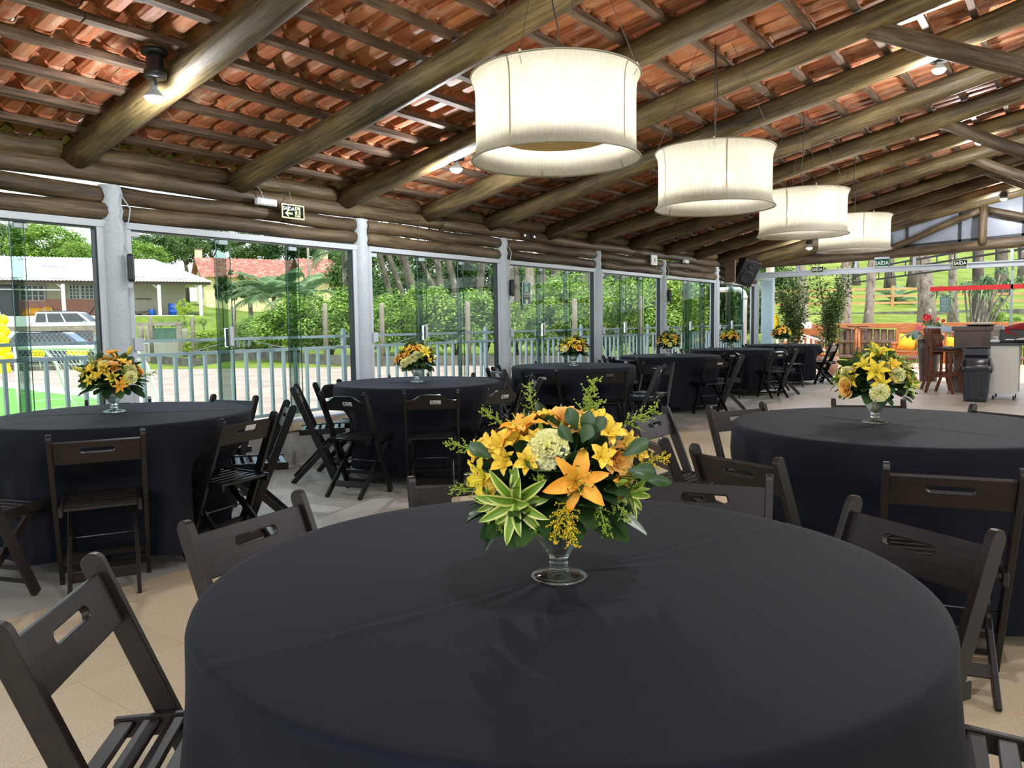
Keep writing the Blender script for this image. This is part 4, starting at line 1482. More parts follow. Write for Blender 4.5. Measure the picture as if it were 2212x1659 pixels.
def shx(px, off=0.0):
    """distance along the eave line of photo column px"""
    best, bx = 1e9, 0
    for k in range(0, 400):
        x = k * SLN / 399
        p = SA + sx * x
        dz = p.dot(GF)
        c = 1106 + p.dot(GR) / dz * 1662
        if abs(c - px) < best:
            best, bx = abs(c - px), x
    return bx


eh, rh, dep = 2.42, 4.3, 8.0
b = MB()
n = 150
for (y0, z0, y1, z1, hip) in ((-0.25, eh, 4.2, rh, 0), (8.6, eh, 4.2, rh, 1)):
    vs = []
    for k in range(n + 1):
        x = k / n * (SLN + 0.3)
        w_ = 0.03 * math.cos(k * PI)
        xr = min(x, SLN - 3.6)
        vs += [(x, y0, z0 + w_), (min(x, xr + (x - xr) * 0.04), y1, z1 + w_)]
    f_ = [(2 * k, 2 * k + 2, 2 * k + 3, 2 * k + 1) for k in range(n)]
    b.add(vs, f_ if not hip else [q[::-1] for q in f_], 0, False)
b.add([(SLN + 0.3, -0.25, eh), (SLN + 0.3, 8.6, eh), (SLN - 3.45, 4.2, rh)], [(0, 1, 2)])
b.build('roof', M_roofm, shed)
MB().rng(0, SLN + 0.2, -0.15, -0.05, eh - 0.22, eh - 0.04).build('eave_board', M_eave, shed)
wx0, wx1 = shx(255), shx(418) + 0.4
MB().rng(-0.5, SLN - 1.4, 1.9, 8.0, 0.0, eh + 0.3).build('wall', M_shedwall, shed)
MB().rng(0, shx(222), 1.84, 1.90, 0.0, 1.22).build('brick_base', M_brick, shed)
for k, px in enumerate((146, 351, 440)):
    x = shx(px)
    MB().bar((x, 0.0, 0), (x, 0.0, eh - 0.1), 0.22, 0.22).bar((x, 0.05, 1.9), (x - 0.55, 0.3, 2.35), 0.1, 0.1, (0, 1, 0)).build('pillar', M_whitep, shed)


def shed_window(px0, px1, z0, z1, cols, rows):
    x0, x1 = shx(px0) - 0.25, shx(px1) - 0.25
    f_ = MB()
    wdt = (x1 - x0) / cols
    for c in range(cols + 1):
        f_.rng(x0 + c * wdt - 0.04, x0 + c * wdt + 0.04, 1.78, 1.86, z0, z1)
    for r_ in range(rows + 1):
        z = z0 + (z1 - z0) * r_ / rows
        f_.rng(x0, x1, 1.79, 1.85, z - 0.025, z + 0.025)
    o = f_.build('window', M_winfr, shed)
    MB().rng(x0, x1, 1.87, 1.895, z0, z1).build('pane', M_dkpane, o)


shed_window(163, 186, 1.25, 2.2, 3, 4)
shed_window(189, 216, 1.25, 2.2, 3, 4)
shed_window(55, 108, 1.12, 2.15, 4, 3)
MB().rng(shx(0) - .3, shx(50) - .3, 1.83, 1.9, 0.0, 2.2).build('doorway', M_dkpane, shed)
MB().bar((shx(0), 0.9, 1.85), (shx(140), 0.3, 1.80), 0.08, 0.12, (0, 0, 1)).build('beam', M_whitep, shed)
MB().rng(shx(300), shx(335), 1.7, 1.88, 1.25, 1.29).build('wall_shelf', M_eave, shed)


def on_shed(px, y, z):
    return SA + sx * shx(px) + V((-sx.y, sx.x, 0)) * y + V((0, 0, z))


shell_m = noisy('orange_plastic', [(0.3, srgb(222, 146, 34)), (0.7, srgb(238, 172, 58))], 1.5, rough=0.5)
for (px, w_, h_, lab) in ((76, 1.5, .66, 'wide orange shell with hanging ropes against the brick wall'), (104, .8, .74, 'smaller orange shell right of the roped one')):
    p = on_shed(px, 1.3, 0.02)
    t = thing('orange_shell', lab, 'boat shell', p, math.atan2(sx.y, sx.x))
    b = MB()
    vs = []
    for i in range(9):
        for j in range(7):
            u, v_ = i / 8 * PI, j / 6 * PI / 2
            vs.append((-w_ / 2 * math.cos(u), 0.45 - 0.42 * math.cos(v_), 0.10 + (h_ - .1) * (0.15 + 0.85 * math.sin(v_)) * (0.25 + 0.75 * math.sin(u))))
    b.add(vs, [(i * 7 + j, i * 7 + j + 1, (i + 1) * 7 + j + 1, (i + 1) * 7 + j) for i in range(8) for j in range(6)], 0, True)
    b.rng(-w_ / 2 * .9, w_ / 2 * .9, 0.1, 0.45, 0, 0.2)
    b.build('hull', shell_m, t)
    for q in (-0.2, 0.3):
        MB().tube([(q * w_, 0.0, h_ * .9), (q * w_ + 0.06, -0.06, h_ * .5), (q * w_ - 0.05, -0.04, 0.02)], 0.02, 5).build('rope', M_whitep, t)
t = thing('scooter', 'dark kick scooter leaning on the brick wall', 'scooter', on_shed(205, 1.45, 0.0), math.atan2(sx.y, sx.x))
MB().bar((-0.25, 0, 0.12), (0.25, 0, 0.12), 0.12, 0.04, (0, 1, 0)).build('deck', M_blackm, t)
MB().tube([(-0.3, 0, 0.1), (0.35, 0, 1.05)], 0.03, 6).build('steering_pole', M_blackm, t)
MB().tube([(0.35, -0.2, 1.08), (0.35, 0.2, 1.08)], 0.03, 6).build('handlebar', M_blackm, t)
for q in (-0.33, 0.3):
    MB().tube([(q, -0.025, 0.1), (q, 0.025, 0.1)], 0.1, 12).build('wheel', M_black, t)
M_blue = plain('blue_plastic', srgb(26, 76, 164), 0.4)
t = thing('barrel', 'blue plastic barrel under the shed roof', 'barrel', on_shed(380, 0.9, 0))
MB().lathe([(0, 0), (.28, 0), (.30, .05), (.30, .28), (.315, .30), (.30, .32), (.30, .58), (.315, .60), (.30, .62), (.30, .85), (.27, .90), (0, .90)], 20).build('drum', M_blue, t)
MB().lathe([(0, .90), (.06, .90), (.06, .93), (0, .93)], 10, (.12, 0, 0)).build('cap', M_whitep, t)
t = MB().lathe([(0, 0), (.2, 0), (.24, .1), (.24, .42), (.2, .5), (0, .5)], 14).build('bucket', M_blue, loc=on_shed(335, 0.9, 0))
tag(t, 'small dark blue bucket beside the white shed post', 'bucket')
rg = random.Random(8)
for k in range(9):
    a = on_shed(288 + k * 4.4, 1.0 + rg.uniform(-.2, .2), 0.08 + 0.1 * (k % 3))
    o = MB().tube([(-0.35, 0, 0), (0.0, 0.02, 0.03), (0.35, 0, 0)], rg.uniform(.05, .09), 7).build('firewood_log', M_bark, loc=a, rot=(0, rg.uniform(-.15, .3), rg.uniform(0, 3)))
    tag(o, 'piece of firewood lying in the heap at the shed wall', 'firewood', 'firewood heap at the shed')
o = MB().rng(0, SLN - 1.0, -0.35, -0.15, -1.55, 0.05).build('retaining_wall', M_whitep, loc=SA, rot=(0, 0, math.atan2(sx.y, sx.x)))
tag(o, 'white retaining wall under the shed terrace behind the white car', 'wall', None, 'structure')

# ---- yellow house with red tiled roof
M_yellow = noisy('yellow_plaster', [(0.3, srgb(226, 206, 150)), (0.7, srgb(240, 222, 172))], 0.8, rough=0.9)
M_redroof = noisy('weathered_red_tiles', [(0.3, srgb(128, 70, 60)), (0.5, srgb(152, 92, 80)), (0.72, srgb(186, 150, 140))], 2.6, (1, 1, 1), 0.85, detail=9)


def house(pa, pb, da, db, dep_, ridge, wallh, zb, label, chim, hip=False):
    A, B = sr(da, (pa - 1106) / 1662 * da, zb), sr(db, (pb - 1106) / 1662 * db, zb)
    x = (B - A)
    L = x.length
    t = thing('house', label, 'house', A, math.atan2(x.y, x.x))
    MB().rng(0, L, 0, dep_, -1.0, wallh).add([(0, 0, wallh), (0, dep_, wallh), (0, dep_ / 2, ridge - .15)], [(0, 2, 1)]).add([(L, 0, wallh), (L, dep_, wallh), (L, dep_ / 2, ridge - .15)], [(0, 1, 2)]).build('walls', M_yellow, t)
    b = MB()
    n = int(L / 0.16)
    e = 0.7
    s_ = (ridge - wallh) / (dep_ / 2)
    for (y0, y1, fl) in ((-e, dep_ / 2, 0), (dep_ + e, dep_ / 2, 1)):
        vs = []
        for k in range(n + 1):
            xx = -0.5 + k / n * (L + 1.0)
            w_ = 0.045 * math.cos(k * PI)
            xr = min(xx, L - 1.6) if hip else xx
            vs += [(xx, y0, wallh - e * s_ + w_), (xr, y1, ridge + w_)]
        f_ = [(2 * k, 2 * k + 2, 2 * k + 3, 2 * k + 1) for k in range(n)]
        b.add(vs, f_ if not fl else [q[::-1] for q in f_])
    if hip:
        b.add([(L + .5, -e, wallh - e * s_), (L + .5, dep_ + e, wallh - e * s_), (L - 1.6, dep_ / 2, ridge)], [(0, 1, 2)])
    b.build('roof', M_redroof, t)
    q = MB().bar((-0.5, -e, wallh - e * s_ - 0.1), (-0.5, dep_ / 2, ridge - 0.08), 0.06, 0.2, (1, 0, 0))
    q.build('gable_board', M_eave, t)
    c = MB().rng(chim - .3, chim + .3, dep_ / 2 + .1, dep_ / 2 + .7, ridge - .6, ridge + 0.75).build('chimney', M_yellow, t)
    MB().rng(chim - .38, chim + .38, dep_ / 2 + .02, dep_ / 2 + .78, ridge + .75, ridge + .88).build('chimney_cap', M_eave, c)
    return t, L


t, L = house(452, 650, 70, 74, 6.4, 4.35, 2.7, 3.55, 'yellow house with red tiled roof and chimney behind the shed', -0.05)
MB().rng(-0.06, -0.01, 1.6, 2.2, 0.6, 2.0).build('window', M_winfr, t)
MB().rng(-0.06, -0.01, 3.4, 4.2, 0.0, 2.1).build('door', M_eave, t)
house(672, 772, 66, 68, 5.0, 3.9, 2.5, 3.4, 'second yellow house with pinkish hipped roof behind the palms', 2.2, True)

# ---- cars
def car(loc, rz, L, Wd, H, paint, label, suv):
    t = thing('car', label, 'car', loc, rz)
    lo, belt, hw = 0.30, (0.60 if suv else 0.60) * H, Wd / 2
    # lower body: side outline pushed across the width, rounded edges
    out = [(-L / 2 + .04, lo), (L / 2 - .06, lo), (L / 2, lo + .18), (L / 2 - .02, belt * .74), (L / 2 - .30, belt * .90), (L * .24, belt), (-L / 2 + .10, belt), (-L / 2, belt * .85)]
    M = Matrix(((1, 0, 0, 0), (0, 0, -1, 0), (0, 1, 0, 0), (0, 0, 0, 1)))
    MB().plate(out, [], M, Wd).build('body', paint, t, bevel=.07)
    # cabin
    xb0, xb1 = -L / 2 + .12, L * .25
    xt0, xt1 = -L / 2 + (.30 if suv else .62), L * .06
    yb, yt = hw - .05, hw * .78
    P = [(xb0, -yb, belt - .03), (xb1, -yb, belt - .03), (xb1, yb, belt - .03), (xb0, yb, belt - .03), (xt0, -yt, H), (xt1, -yt, H), (xt1, yt, H), (xt0, yt, H)]
    MB().add(P, [(3, 2, 1, 0), (4, 5, 6, 7), (0, 1, 5, 4), (1, 2, 6, 5), (2, 3, 7, 6), (3, 0, 4, 7)]).build('cabin', paint, t, bevel=.06)

    def on(side, u, v):
        """point on the cabin side (u along the car, v up), just outside it"""
        z = belt + (H - belt) * v
        k = (z - belt + .03) / (H - belt + .03)
        x0, x1 = xb0 + (xt0 - xb0) * k, xb1 + (xt1 - xb1) * k
        return V((x0 + (x1 - x0) * u, side * (yb + (yt - yb) * k + .006), z))
    for sg in (-1, 1):
        for (u0, u1, w0, w1) in ((.05, .24, .04, .23), (.27, .55, .26, .56), (.58, .95, .59, .95)):
            q = [on(sg, u0, .12), on(sg, u1, .12), on(sg, w1, .86), on(sg, w0, .86)]
            n_ = V((0, sg * .02, .004))
            MB().add(q + [p - n_ for p in q], [(0, 1, 2, 3), (7, 6, 5, 4), (0, 4, 5, 1), (1, 5, 6, 2), (2, 6, 7, 3), (3, 7, 4, 0)]).build('side_window', M_dkpane, t)
        MB().tube([(xt0 + .1, sg * yt * .92, H + .04), (xt1 - .1, sg * yt * .92, H + .04)], .02, 6).build('roof_rail', M_blackm, t)
        MB().rng(-L / 2 - .015, -L / 2 + .15, sg * (hw - .22), sg * (hw + .006), belt * .66, belt * .88).build('tail_lamp', plain('tail_lamp_red', srgb(190, 30, 40), .3) if 'tail_lamp_red' not in bpy.data.materials else bpy.data.materials['tail_lamp_red'], t)
        for xx in (-L * .30, L * .31):
            w_ = MB().tube([(xx, sg * (hw - .2), .33), (xx, sg * (hw + .01), .33)], .33, 18).build('wheel', M_black, t)
            MB().tube([(xx, sg * (hw + .005), .33), (xx, sg * (hw + .02), .33)], .2, 14).build('hub', M_chrome, w_)
        MB().ball((L * .16, sg * (hw + .1), belt + .06), (.07, .1, .07), 8, 6).build('wing_mirror', paint, t)
    for (nm, xa, xb_, s_) in (('rear_window', xb0, xt0, -1), ('windscreen', xb1, xt1, 1)):
        q = []
        for (v, f_) in ((.14, .84), (.88, .84)):
            z = belt + (H - belt) * v
            k = (z - belt + .03) / (H - belt + .03)
            for sy in (-1, 1):
                q.append(V((xa + (xb_ - xa) * k + s_ * .008, sy * (yb + (yt - yb) * k) * f_, z)))
        q = [q[0], q[1], q[3], q[2]]
        MB().add(q + [p - V((s_ * .03, 0, 0)) for p in q], [(0, 1, 2, 3), (7, 6, 5, 4), (0, 4, 5, 1), (1, 5, 6, 2), (2, 6, 7, 3), (3, 7, 4, 0)]).build(nm, M_dkpane, t)
    if suv:
        MB().tube([(-L / 2 - .16, -.05, belt * .72), (-L / 2 - .005, -.05, belt * .72)], .32, 18).build('spare_wheel', M_black, t)
    return t


M_carw = plain('white_car_paint', srgb(191, 192, 195), 0.2, 0.0, 0.5, Coat_Weight=0.6)
M_carb = plain('dark_blue_car_paint', srgb(49, 56, 75), 0.2, 0.3, 0.5, Coat_Weight=0.8)
p = gp(172, 45, 0.665)
car(p, math.radians(-42), 4.4, 1.85, 1.68, M_carw, 'white car parked in front of the shed', True)
p = gp(138, 29.5, -0.245)
car(p, math.radians(-38), 4.0, 1.72, 1.46, M_carb, 'dark blue grey hatchback behind the yard fence', False)
p = gp(190, 36, 0.02)
car(p, math.radians(-30), 4.1, 1.75, 1.30, plain('maroon_car_paint', srgb(88, 52, 56), 0.25, 0.2), 'dark low car behind the hatchback, mostly hidden', False)

# concrete frame fence with diamond mesh in front of the cars
t = thing('frame_fence', 'concrete framed wire fence in front of the parked cars', 'fence', gp(110, 26.2, 0))
fo = V(t.location)
A, B = gp(12, 26.6, 0) - fo, gp(214, 25.8, 0) - fo
u = (B - A).normalized()
LL = (B - A).length
for q in (A, B):
    MB().bar(q + V((0, 0, -.2)), q + V((0, 0, 1.42)), .2, .2).build('post', M_post, t)
MB().bar(A + V((0, 0, 1.36)), B + V((0, 0, 1.36)), .16, .16, (0, 0, 1)).build('top_beam', M_post, t)
MB().bar(A + V((0, 0, 0.04)), B + V((0, 0, 0.04)), .24, .4, (0, 0, 1)).build('stone_footing', M_stone, t)
b = MB()
for q in range(-6, int(LL / .2)):
    for sg in (1, -1):
        x0, x1 = q * .2, q * .2 + 1.1
        z0, z1 = (.2, 1.3) if sg > 0 else (1.3, .2)
        if x0 < 0:
            z0 -= sg * x0
            x0 = 0
        if x1 > LL:
            z1 -= sg * (x1 - LL)
            x1 = LL
        if x1 > x0:
            b.bar(A + u * x0 + V((0, 0, z0)), A + u * x1 + V((0, 0, z1)), .004, .004, (0, 0, 1))
b.build('wire_mesh', plain('pale_wire', srgb(196, 198, 200), .5), t)
# second, lower concrete frame with the green gate
t = thing('gate', 'green metal gate in a concrete frame beyond the yard', 'gate', gp(362, 38, 0), YAW - PI / 2)
g0 = gz(t.location.x, t.location.y)
MB().rng(-.55, .55, -.04, .04, -.1, 1.32).build('gate_leaf', noisy('green_gate_paint', [(.3, srgb(46, 82, 66)), (.7, srgb(66, 104, 84))], 6), t)
for q in (-.72, .68):
    MB().rng(q - .12, q + .12, -.12, .12, -.3, 1.5).build('post', M_post, t)
MB().rng(-2.3, .8, -.12, .12, 1.45, 1.62).build('lintel', M_post, t)
MB().rng(-2.3, -2.1, -.1, .1, -.3, 1.5).build('end_post', M_post, t)
for k in range(7):
    MB().rng(.9 + k * .16, 1.0 + k * .16, -.03, .03, -.2, 1.05 - .04 * (k % 3)).build('picket', M_post, t)
for (px, dp, h_, lab) in ((403, 36, 1.3, 'short thick grey post right of the green gate'), (308, 44, 1.1, 'grey stump post below the shed terrace, left one'), (322, 44, 1.0, 'grey stump post below the shed terrace, right one')):
    o = MB().lathe([(0, -.1), (.14, -.1), (.15, h_ * .9), (.1, h_), (0, h_)], 9).build('garden_post', M_post, loc=gp(px, dp))
    tag(o, lab, 'post')
# street lamp
p = gp(674, 44)
t = thing('street_lamp', 'street lamp with a long arm above the hedge', 'street lamp', p)
MB().tube([(0, 0, 0), (0, 0, 5.6)], [.09, .06], 8).build('pole', M_post, t)
q = at(706, 545, 44) - V(p)
MB().tube([(0, 0, q.z - .25), q * .5 + V((0, 0, q.z * .42)), q], .03, 6).build('arm', M_alu, t)
MB().ball(q, (.3, .14, .09), 10, 6).build('lamp_head', M_alu, t)

# ---- little goal with net, balloons and yellow panels
M_goal = plain('white_goal_tube', srgb(236, 234, 228), .4)
M_net = plain('white_net_cord', srgb(226, 228, 230), .7)
A, B = gp(36, 10.9, 0.02), gp(238, 10.3, 0.02)
t = thing('goal', 'small white football goal with net on the turf edge', 'goal', A)
d = B - A
nn = V((-d.y, d.x, 0)).normalized()
if nn.dot(GF) < 0:
    nn = -nn
H = 1.04
MB().tube([(0, 0, 0), (0, 0, H)], .03, 8).build('goal_post', M_goal, t)
MB().tube([d, d + V((0, 0, H))], .03, 8).build('goal_post', M_goal, t)
MB().tube([V((0, 0, H)), d + V((0, 0, H))], .032, 8).build('crossbar', M_goal, t)
for o_ in (V((0, 0, 0)), d):
    pts = [o_ + V((0, 0, H)) + nn * .45]
    MB().tube([o_ + V((0, 0, H)), o_ + V((0, 0, H)) + nn * .42 + V((0, 0, -.02)), o_ + nn * .62 + V((0, 0, H * .75)), o_ + nn * .78 + V((0, 0, H * .3)), o_ + nn * 1.0, o_ + nn * 0.2], .022, 8).build('net_frame', M_goal, t)
b = MB()
NU, NV = 22, 15
for i in range(NU + 1):
    u_ = i / NU
    pts = [d * u_ + V((0, 0, H)) + nn * .42 * 0, d * u_ + V((0, 0, H - .03)) + nn * .42, d * u_ + nn * .62 + V((0, 0, H * .72)), d * u_ + nn * .8 + V((0, 0, H * .3)), d * u_ + nn * 1.0 + V((0, 0, .02))]
    b.tube(pts, .004, 4)
for j in range(NV + 1):
    v_ = j / NV
    P = [V((0, 0, H)), V((0, 0, H - .03)) + nn * .42, nn * .62 + V((0, 0, H * .72)), nn * .8 + V((0, 0, H * .3)), nn * 1.0 + V((0, 0, .02))]
    f_ = v_ * 4
    k = min(3, int(f_))
    q = P[k].lerp(P[k + 1], f_ - k)
    b.tube([q, q + d * .5 + V((0, 0, -.02)), q + d], .004, 4)
for sd in (V((0, 0, 0)), d):
    for j in range(1, 8):
        z = H * j / 8
        b.tube([sd + V((0, 0, z)), sd + nn * (1.0 - .42 * z / H) + V((0, 0, z * .96))], .004, 4)
b.build('net', M_net, t)
M_ball = plain('yellow_balloon', srgb(250, 214, 10), .25, 0, .5)
rg = random.Random(12)
bm0 = MB().ball((0, 0, 0), (.16, .16, .18), 14, 9)
bm0.lathe([(.0, -.21), (.02, -.2), (.008, -.175)], 6)
b0 = None
for k, (px, py) in enumerate(((3, 708), (12, 716), (2, 727), (10, 735), (4, 745), (13, 752), (1, 758), (9, 766), (19, 768), (3, 778), (10, 785), (2, 794), (10, 800), (4, 808), (7, 690), (-6, 700), (-6, 720), (-6, 740), (-6, 760), (-6, 782), (-6, 800))):
    loc = at(px, py, 24.0 + rg.uniform(-.15, .15))
    if b0 is None:
        b0 = bm0.build('balloon', M_ball, loc=loc)
        o = b0
    else:
        o = copy_mesh(b0, 'balloon', None, loc, (rg.uniform(-.5, .5), rg.uniform(-.5, .5), 0), rg.uniform(.8, 1.1))
    tag(o, 'yellow balloon in the column of balloons at the left picture edge', 'balloon', 'yellow balloons')
p = at(4, 760, 24.2)
t = MB().tube([(0, 0, 0), (0, 0, 1.9)], .03, 8).lathe([(0, 0), (.25, 0), (.25, .04), (0, .05)], 16).build('balloon_stand', M_goal, loc=(p.x, p.y, 0.0))
tag(t, 'pole holding the column of yellow balloons', 'stand')
M_yel = plain('yellow_vinyl', srgb(232, 214, 40), .4)
M_yel2 = plain('dark_ring_print', srgb(150, 130, 30), .5)
for (px, py, w_, h_, lab) in ((168, 757, .72, .32, 'yellow panel with ring pattern hung on the fence by the dark car'), (82, 764, .42, .24, 'smaller yellow panel on the fence by the dark car')):
    p = at(px, py, 25.3)
    t = thing('fence_panel', lab, 'panel', p, YAW - PI / 2)
    out = []
    for k in range(24):
        a = 2 * PI * k / 24
        cx_, sx_ = math.cos(a), math.sin(a)
        out.append((w_ / 2 * abs(cx_) ** .4 * (1 if cx_ > 0 else -1), h_ / 2 * abs(sx_) ** .5 * (1 if sx_ > 0 else -1)))
    MB().plate(out, [], Matrix.Rotation(PI / 2, 4, 'X'), .06).build('panel', M_yel, t, bevel=.01)
    for k in range(3):
        x = (k - 1) * w_ * .3
        pts = [(x + .06 * math.cos(a * PI / 6), -.036, .06 * math.sin(a * PI / 6)) for a in range(13)]
        MB().tube(pts, .008, 5).build('ring_print', M_yel2, t)
    for q in (-w_ * .4, w_ * .4):
        MB().tube([(q, .01, h_ * .4), (q, .15, h_ * .4 + .1)], .006, 4).build('tie', M_net, t)
    MB().tube([(0, .02, 0), (0, .12, -(p.z))], .02, 6).build('stand', M_goal, t)
# ================================================================== bouquets
M_lilyO = noisy('apricot_lily_petal', [(0.3, srgb(242, 158, 42)), (0.7, srgb(250, 188, 74))], 18, rough=0.5, spec=0.3)
M_lilyY = noisy('yellow_lily_petal', [(0.3, srgb(238, 206, 40)), (0.7, srgb(248, 224, 84))], 18, rough=0.5, spec=0.3)
M_alst = noisy('golden_small_petal', [(0.3, srgb(244, 196, 44)), (0.7, srgb(252, 220, 96))], 22, rough=0.5, spec=0.3)
M_rose = noisy('peach_rose_petal', [(0.3, srgb(246, 182, 84)), (0.7, srgb(252, 212, 128))], 10, rough=0.5, spec=0.3)
M_carn = noisy('pale_lemon_petal', [(0.3, srgb(238, 234, 150)), (0.7, srgb(250, 247, 196))], 14, rough=0.6, spec=0.25)
M_stam = plain('stamen_green', srgb(206, 206, 84), 0.5)
M_anth = plain('anther_rust', srgb(126, 62, 22), 0.7)
M_drG = noisy('stripe_green_leaf', [(0.3, srgb(92, 128, 36)), (0.7, srgb(140, 172, 60))], 9, rough=0.4)
M_drY = noisy('stripe_lime_edge', [(0.3, srgb(206, 212, 106)), (0.7, srgb(232, 232, 150))], 9, rough=0.4)
M_gold = noisy('goldenrod_bloom', [(0.3, srgb(222, 178, 16)), (0.7, srgb(248, 210, 40))], 60, rough=0.7)
M_sprayG = noisy('green_spray_bud', [(0.3, srgb(128, 154, 40)), (0.7, srgb(172, 190, 70))], 60, rough=0.7)
M_bud = plain('green_bud', srgb(138, 158, 62), 0.45)
M_budY = plain('yellow_bud', srgb(206, 196, 70), 0.45)
M_foliage = leafmat('glossy_dark_leaf', [(0.0, srgb(30, 52, 28)), (0.5, srgb(48, 78, 40)), (1.0, srgb(78, 108, 54))], 0.28, 0.12, 0.5)


def petal(mb, M, L, Wd, rise, curl, mi=0, n=7, ruf=0.0, cup=0.25, ph=0.0):
    """one petal: leaves the centre along local +x, rises, then curls outward"""
    vs = []
    a = rise
    p = V((0.0, 0, 0))
    for i in range(n + 1):
        t = i / n
        w = Wd * (math.sin(PI * min(1, 0.10 + 0.90 * t) ** 0.85) ** 0.8 if t < 1 else 0.02)
        nx, nz = -math.sin(a), math.cos(a)
        for j, u in enumerate((-1, -0.5, 0, 0.5, 1)):
            lift = cup * w * (abs(u) ** 1.6) + ruf * math.sin(7 * t * PI + u * 5 + ph) * abs(u)
            vs.append(M @ V((p.x + nx * lift, u * w, p.z + nz * lift)))
        p = p + V((math.cos(a), 0, math.sin(a))) * (L / n)
        a -= curl / n
    fs = [(i * 5 + j, (i + 1) * 5 + j, (i + 1) * 5 + j + 1, i * 5 + j + 1) for i in range(n) for j in range(4)]
    mb.add(vs, fs, mi, True)


def RZ(a):
    return Matrix.Rotation(a, 4, 'Z')


def flower_lily(name, m, S, rise, curl, wide=0.205):
    b = MB()
    for k in range(6):
        petal(b, RZ(k * PI / 3 + (0.06 if k % 2 else 0)) @ Matrix.Translation((0, 0, 0.002 * (k % 2))), S * (1.0 if k % 2 else 0.96), S * (wide if k % 2 else wide * 0.74), rise, curl * (1 + 0.25 * math.sin(2.1 * k)), n=9, ruf=S * 0.035, cup=0.42, ph=k)
    o = b.build(name, m)
    s = MB()
    for k in range(6):
        a = k * PI / 3 + 0.4
        tip = V((0.34 * S * math.cos(a), 0.34 * S * math.sin(a), 0.62 * S))
        s.tube([(0, 0, 0), tip * 0.6 + V((0, 0, 0.06 * S)), tip], 0.012 * S, 5)
        s.ball(tip, (0.055 * S, 0.018 * S, 0.018 * S), 6, 4, 1, RZ(a + 1.2).to_3x3())
    s.tube([(0, 0, 0), (0.04 * S, 0, 0.7 * S)], 0.014 * S, 5)
    st_ = s.build('stamens', [M_stam, M_anth], o)
    return o


def fan_petal(mb, M, L, Wd, rise, curl, n=6, ruf=0.0, cup=0.2, ph=0.0, m=7):
    """broad petal that widens to a frilled outer edge"""
    vs, a, p = [], rise, V((0, 0, 0))
    for i in range(n + 1):
        t = i / n
        w = Wd * (0.22 + 0.78 * t ** 0.7) * (1 if t < 0.9 else 0.93)
        nx, nz = -math.sin(a), math.cos(a)
        for j in range(m):
            u = j / (m - 1) * 2 - 1
            fr = ruf * t * t * math.sin(u * 7 + ph)
            lift = cup * w * abs(u) ** 1.8 + fr
            ext = 0.07 * L * t * (math.sin(u * 8 + ph * 2) * (0.8 if ruf else 0.3) - 1.6 * u * u)
            vs.append(M @ V((p.x + nx * lift + math.cos(a) * ext, u * w, p.z + nz * lift + math.sin(a) * ext)))
        p = p + V((math.cos(a), 0, math.sin(a))) * (L / n)
        a -= curl / n
    mb.add(vs, [(i * m + j, (i + 1) * m + j, (i + 1) * m + j + 1, i * m + j + 1) for i in range(n) for j in range(m - 1)], 0, True)


def flower_carnation(name, m, S):
    b = MB()
    rg = random.Random(3)
    for lay in range(7):
        nb = (9, 9, 8, 7, 6, 5, 4)[lay]
        for k in range(nb):
            a = 2 * PI * k / nb + lay * 0.41 + rg.uniform(-0.15, 0.15)
            fan_petal(b, RZ(a) @ Matrix.Translation((0, 0, 0.035 * S * lay)), S * (1.0 - 0.06 * lay) * rg.uniform(.92, 1.05), S * 0.40, 0.12 + lay * 0.215, 0.45, ruf=S * 0.10, cup=0.08, ph=rg.uniform(0, 6), m=11)
    return b.build(name, m)


def flower_rose(name, m, S):
    b = MB()
    for k in range(24):
        t = k / 23
        M = RZ(k * 2.4) @ Matrix.Translation((S * (0.03 + 0.30 * t), 0, -0.12 * S * t))
        fan_petal(b, M, S * (0.62 + 0.20 * t), S * (0.20 + 0.34 * t), 1.5 - 0.62 * t, 0.15 + 0.95 * t ** 2, cup=0.55 - 0.25 * t, ph=k, m=7)
    return b.build(name, m)


def flower_dracaena(name, S, n=15):
    b = MB()
    rg = random.Random(6)
    for k in range(n):
        t = k / (n - 1)
        a = k * 2.4
        rise = 1.25 - 1.15 * t
        L = S * (0.6 + 0.42 * math.sin(PI * min(1, t * 0.8 + 0.15)))
        M = RZ(a)
        N = 7
        p, ang = V((0, 0, 0)), rise
        rows = []
        for i in range(N + 1):
            u = i / N
            w = S * 0.125 * (math.sin(PI * (0.12 + 0.88 * u)) ** 0.75 if u < 1 else 0.01)
            nx, nz = -math.sin(ang), math.cos(ang)
            rows.append([M @ V((p.x + nx * abs(q) * w * 0.35, q * w, p.z + nz * abs(q) * w * 0.35)) for q in (-1, -0.62, 0, 0.62, 1)])
            p = p + V((math.cos(ang), 0, math.sin(ang))) * (L / N)
            ang -= 0.8 / N
        for j, mi in ((0, 1), (1, 0), (2, 0), (3, 1)):
            vs = [r[j + q] for r in rows for q in (0, 1)]
            b.add(vs, [(2 * i, 2 * i + 2, 2 * i + 3, 2 * i + 1) for i in range(N)], mi, True)
    return b.build(name, [M_drG, M_drY])


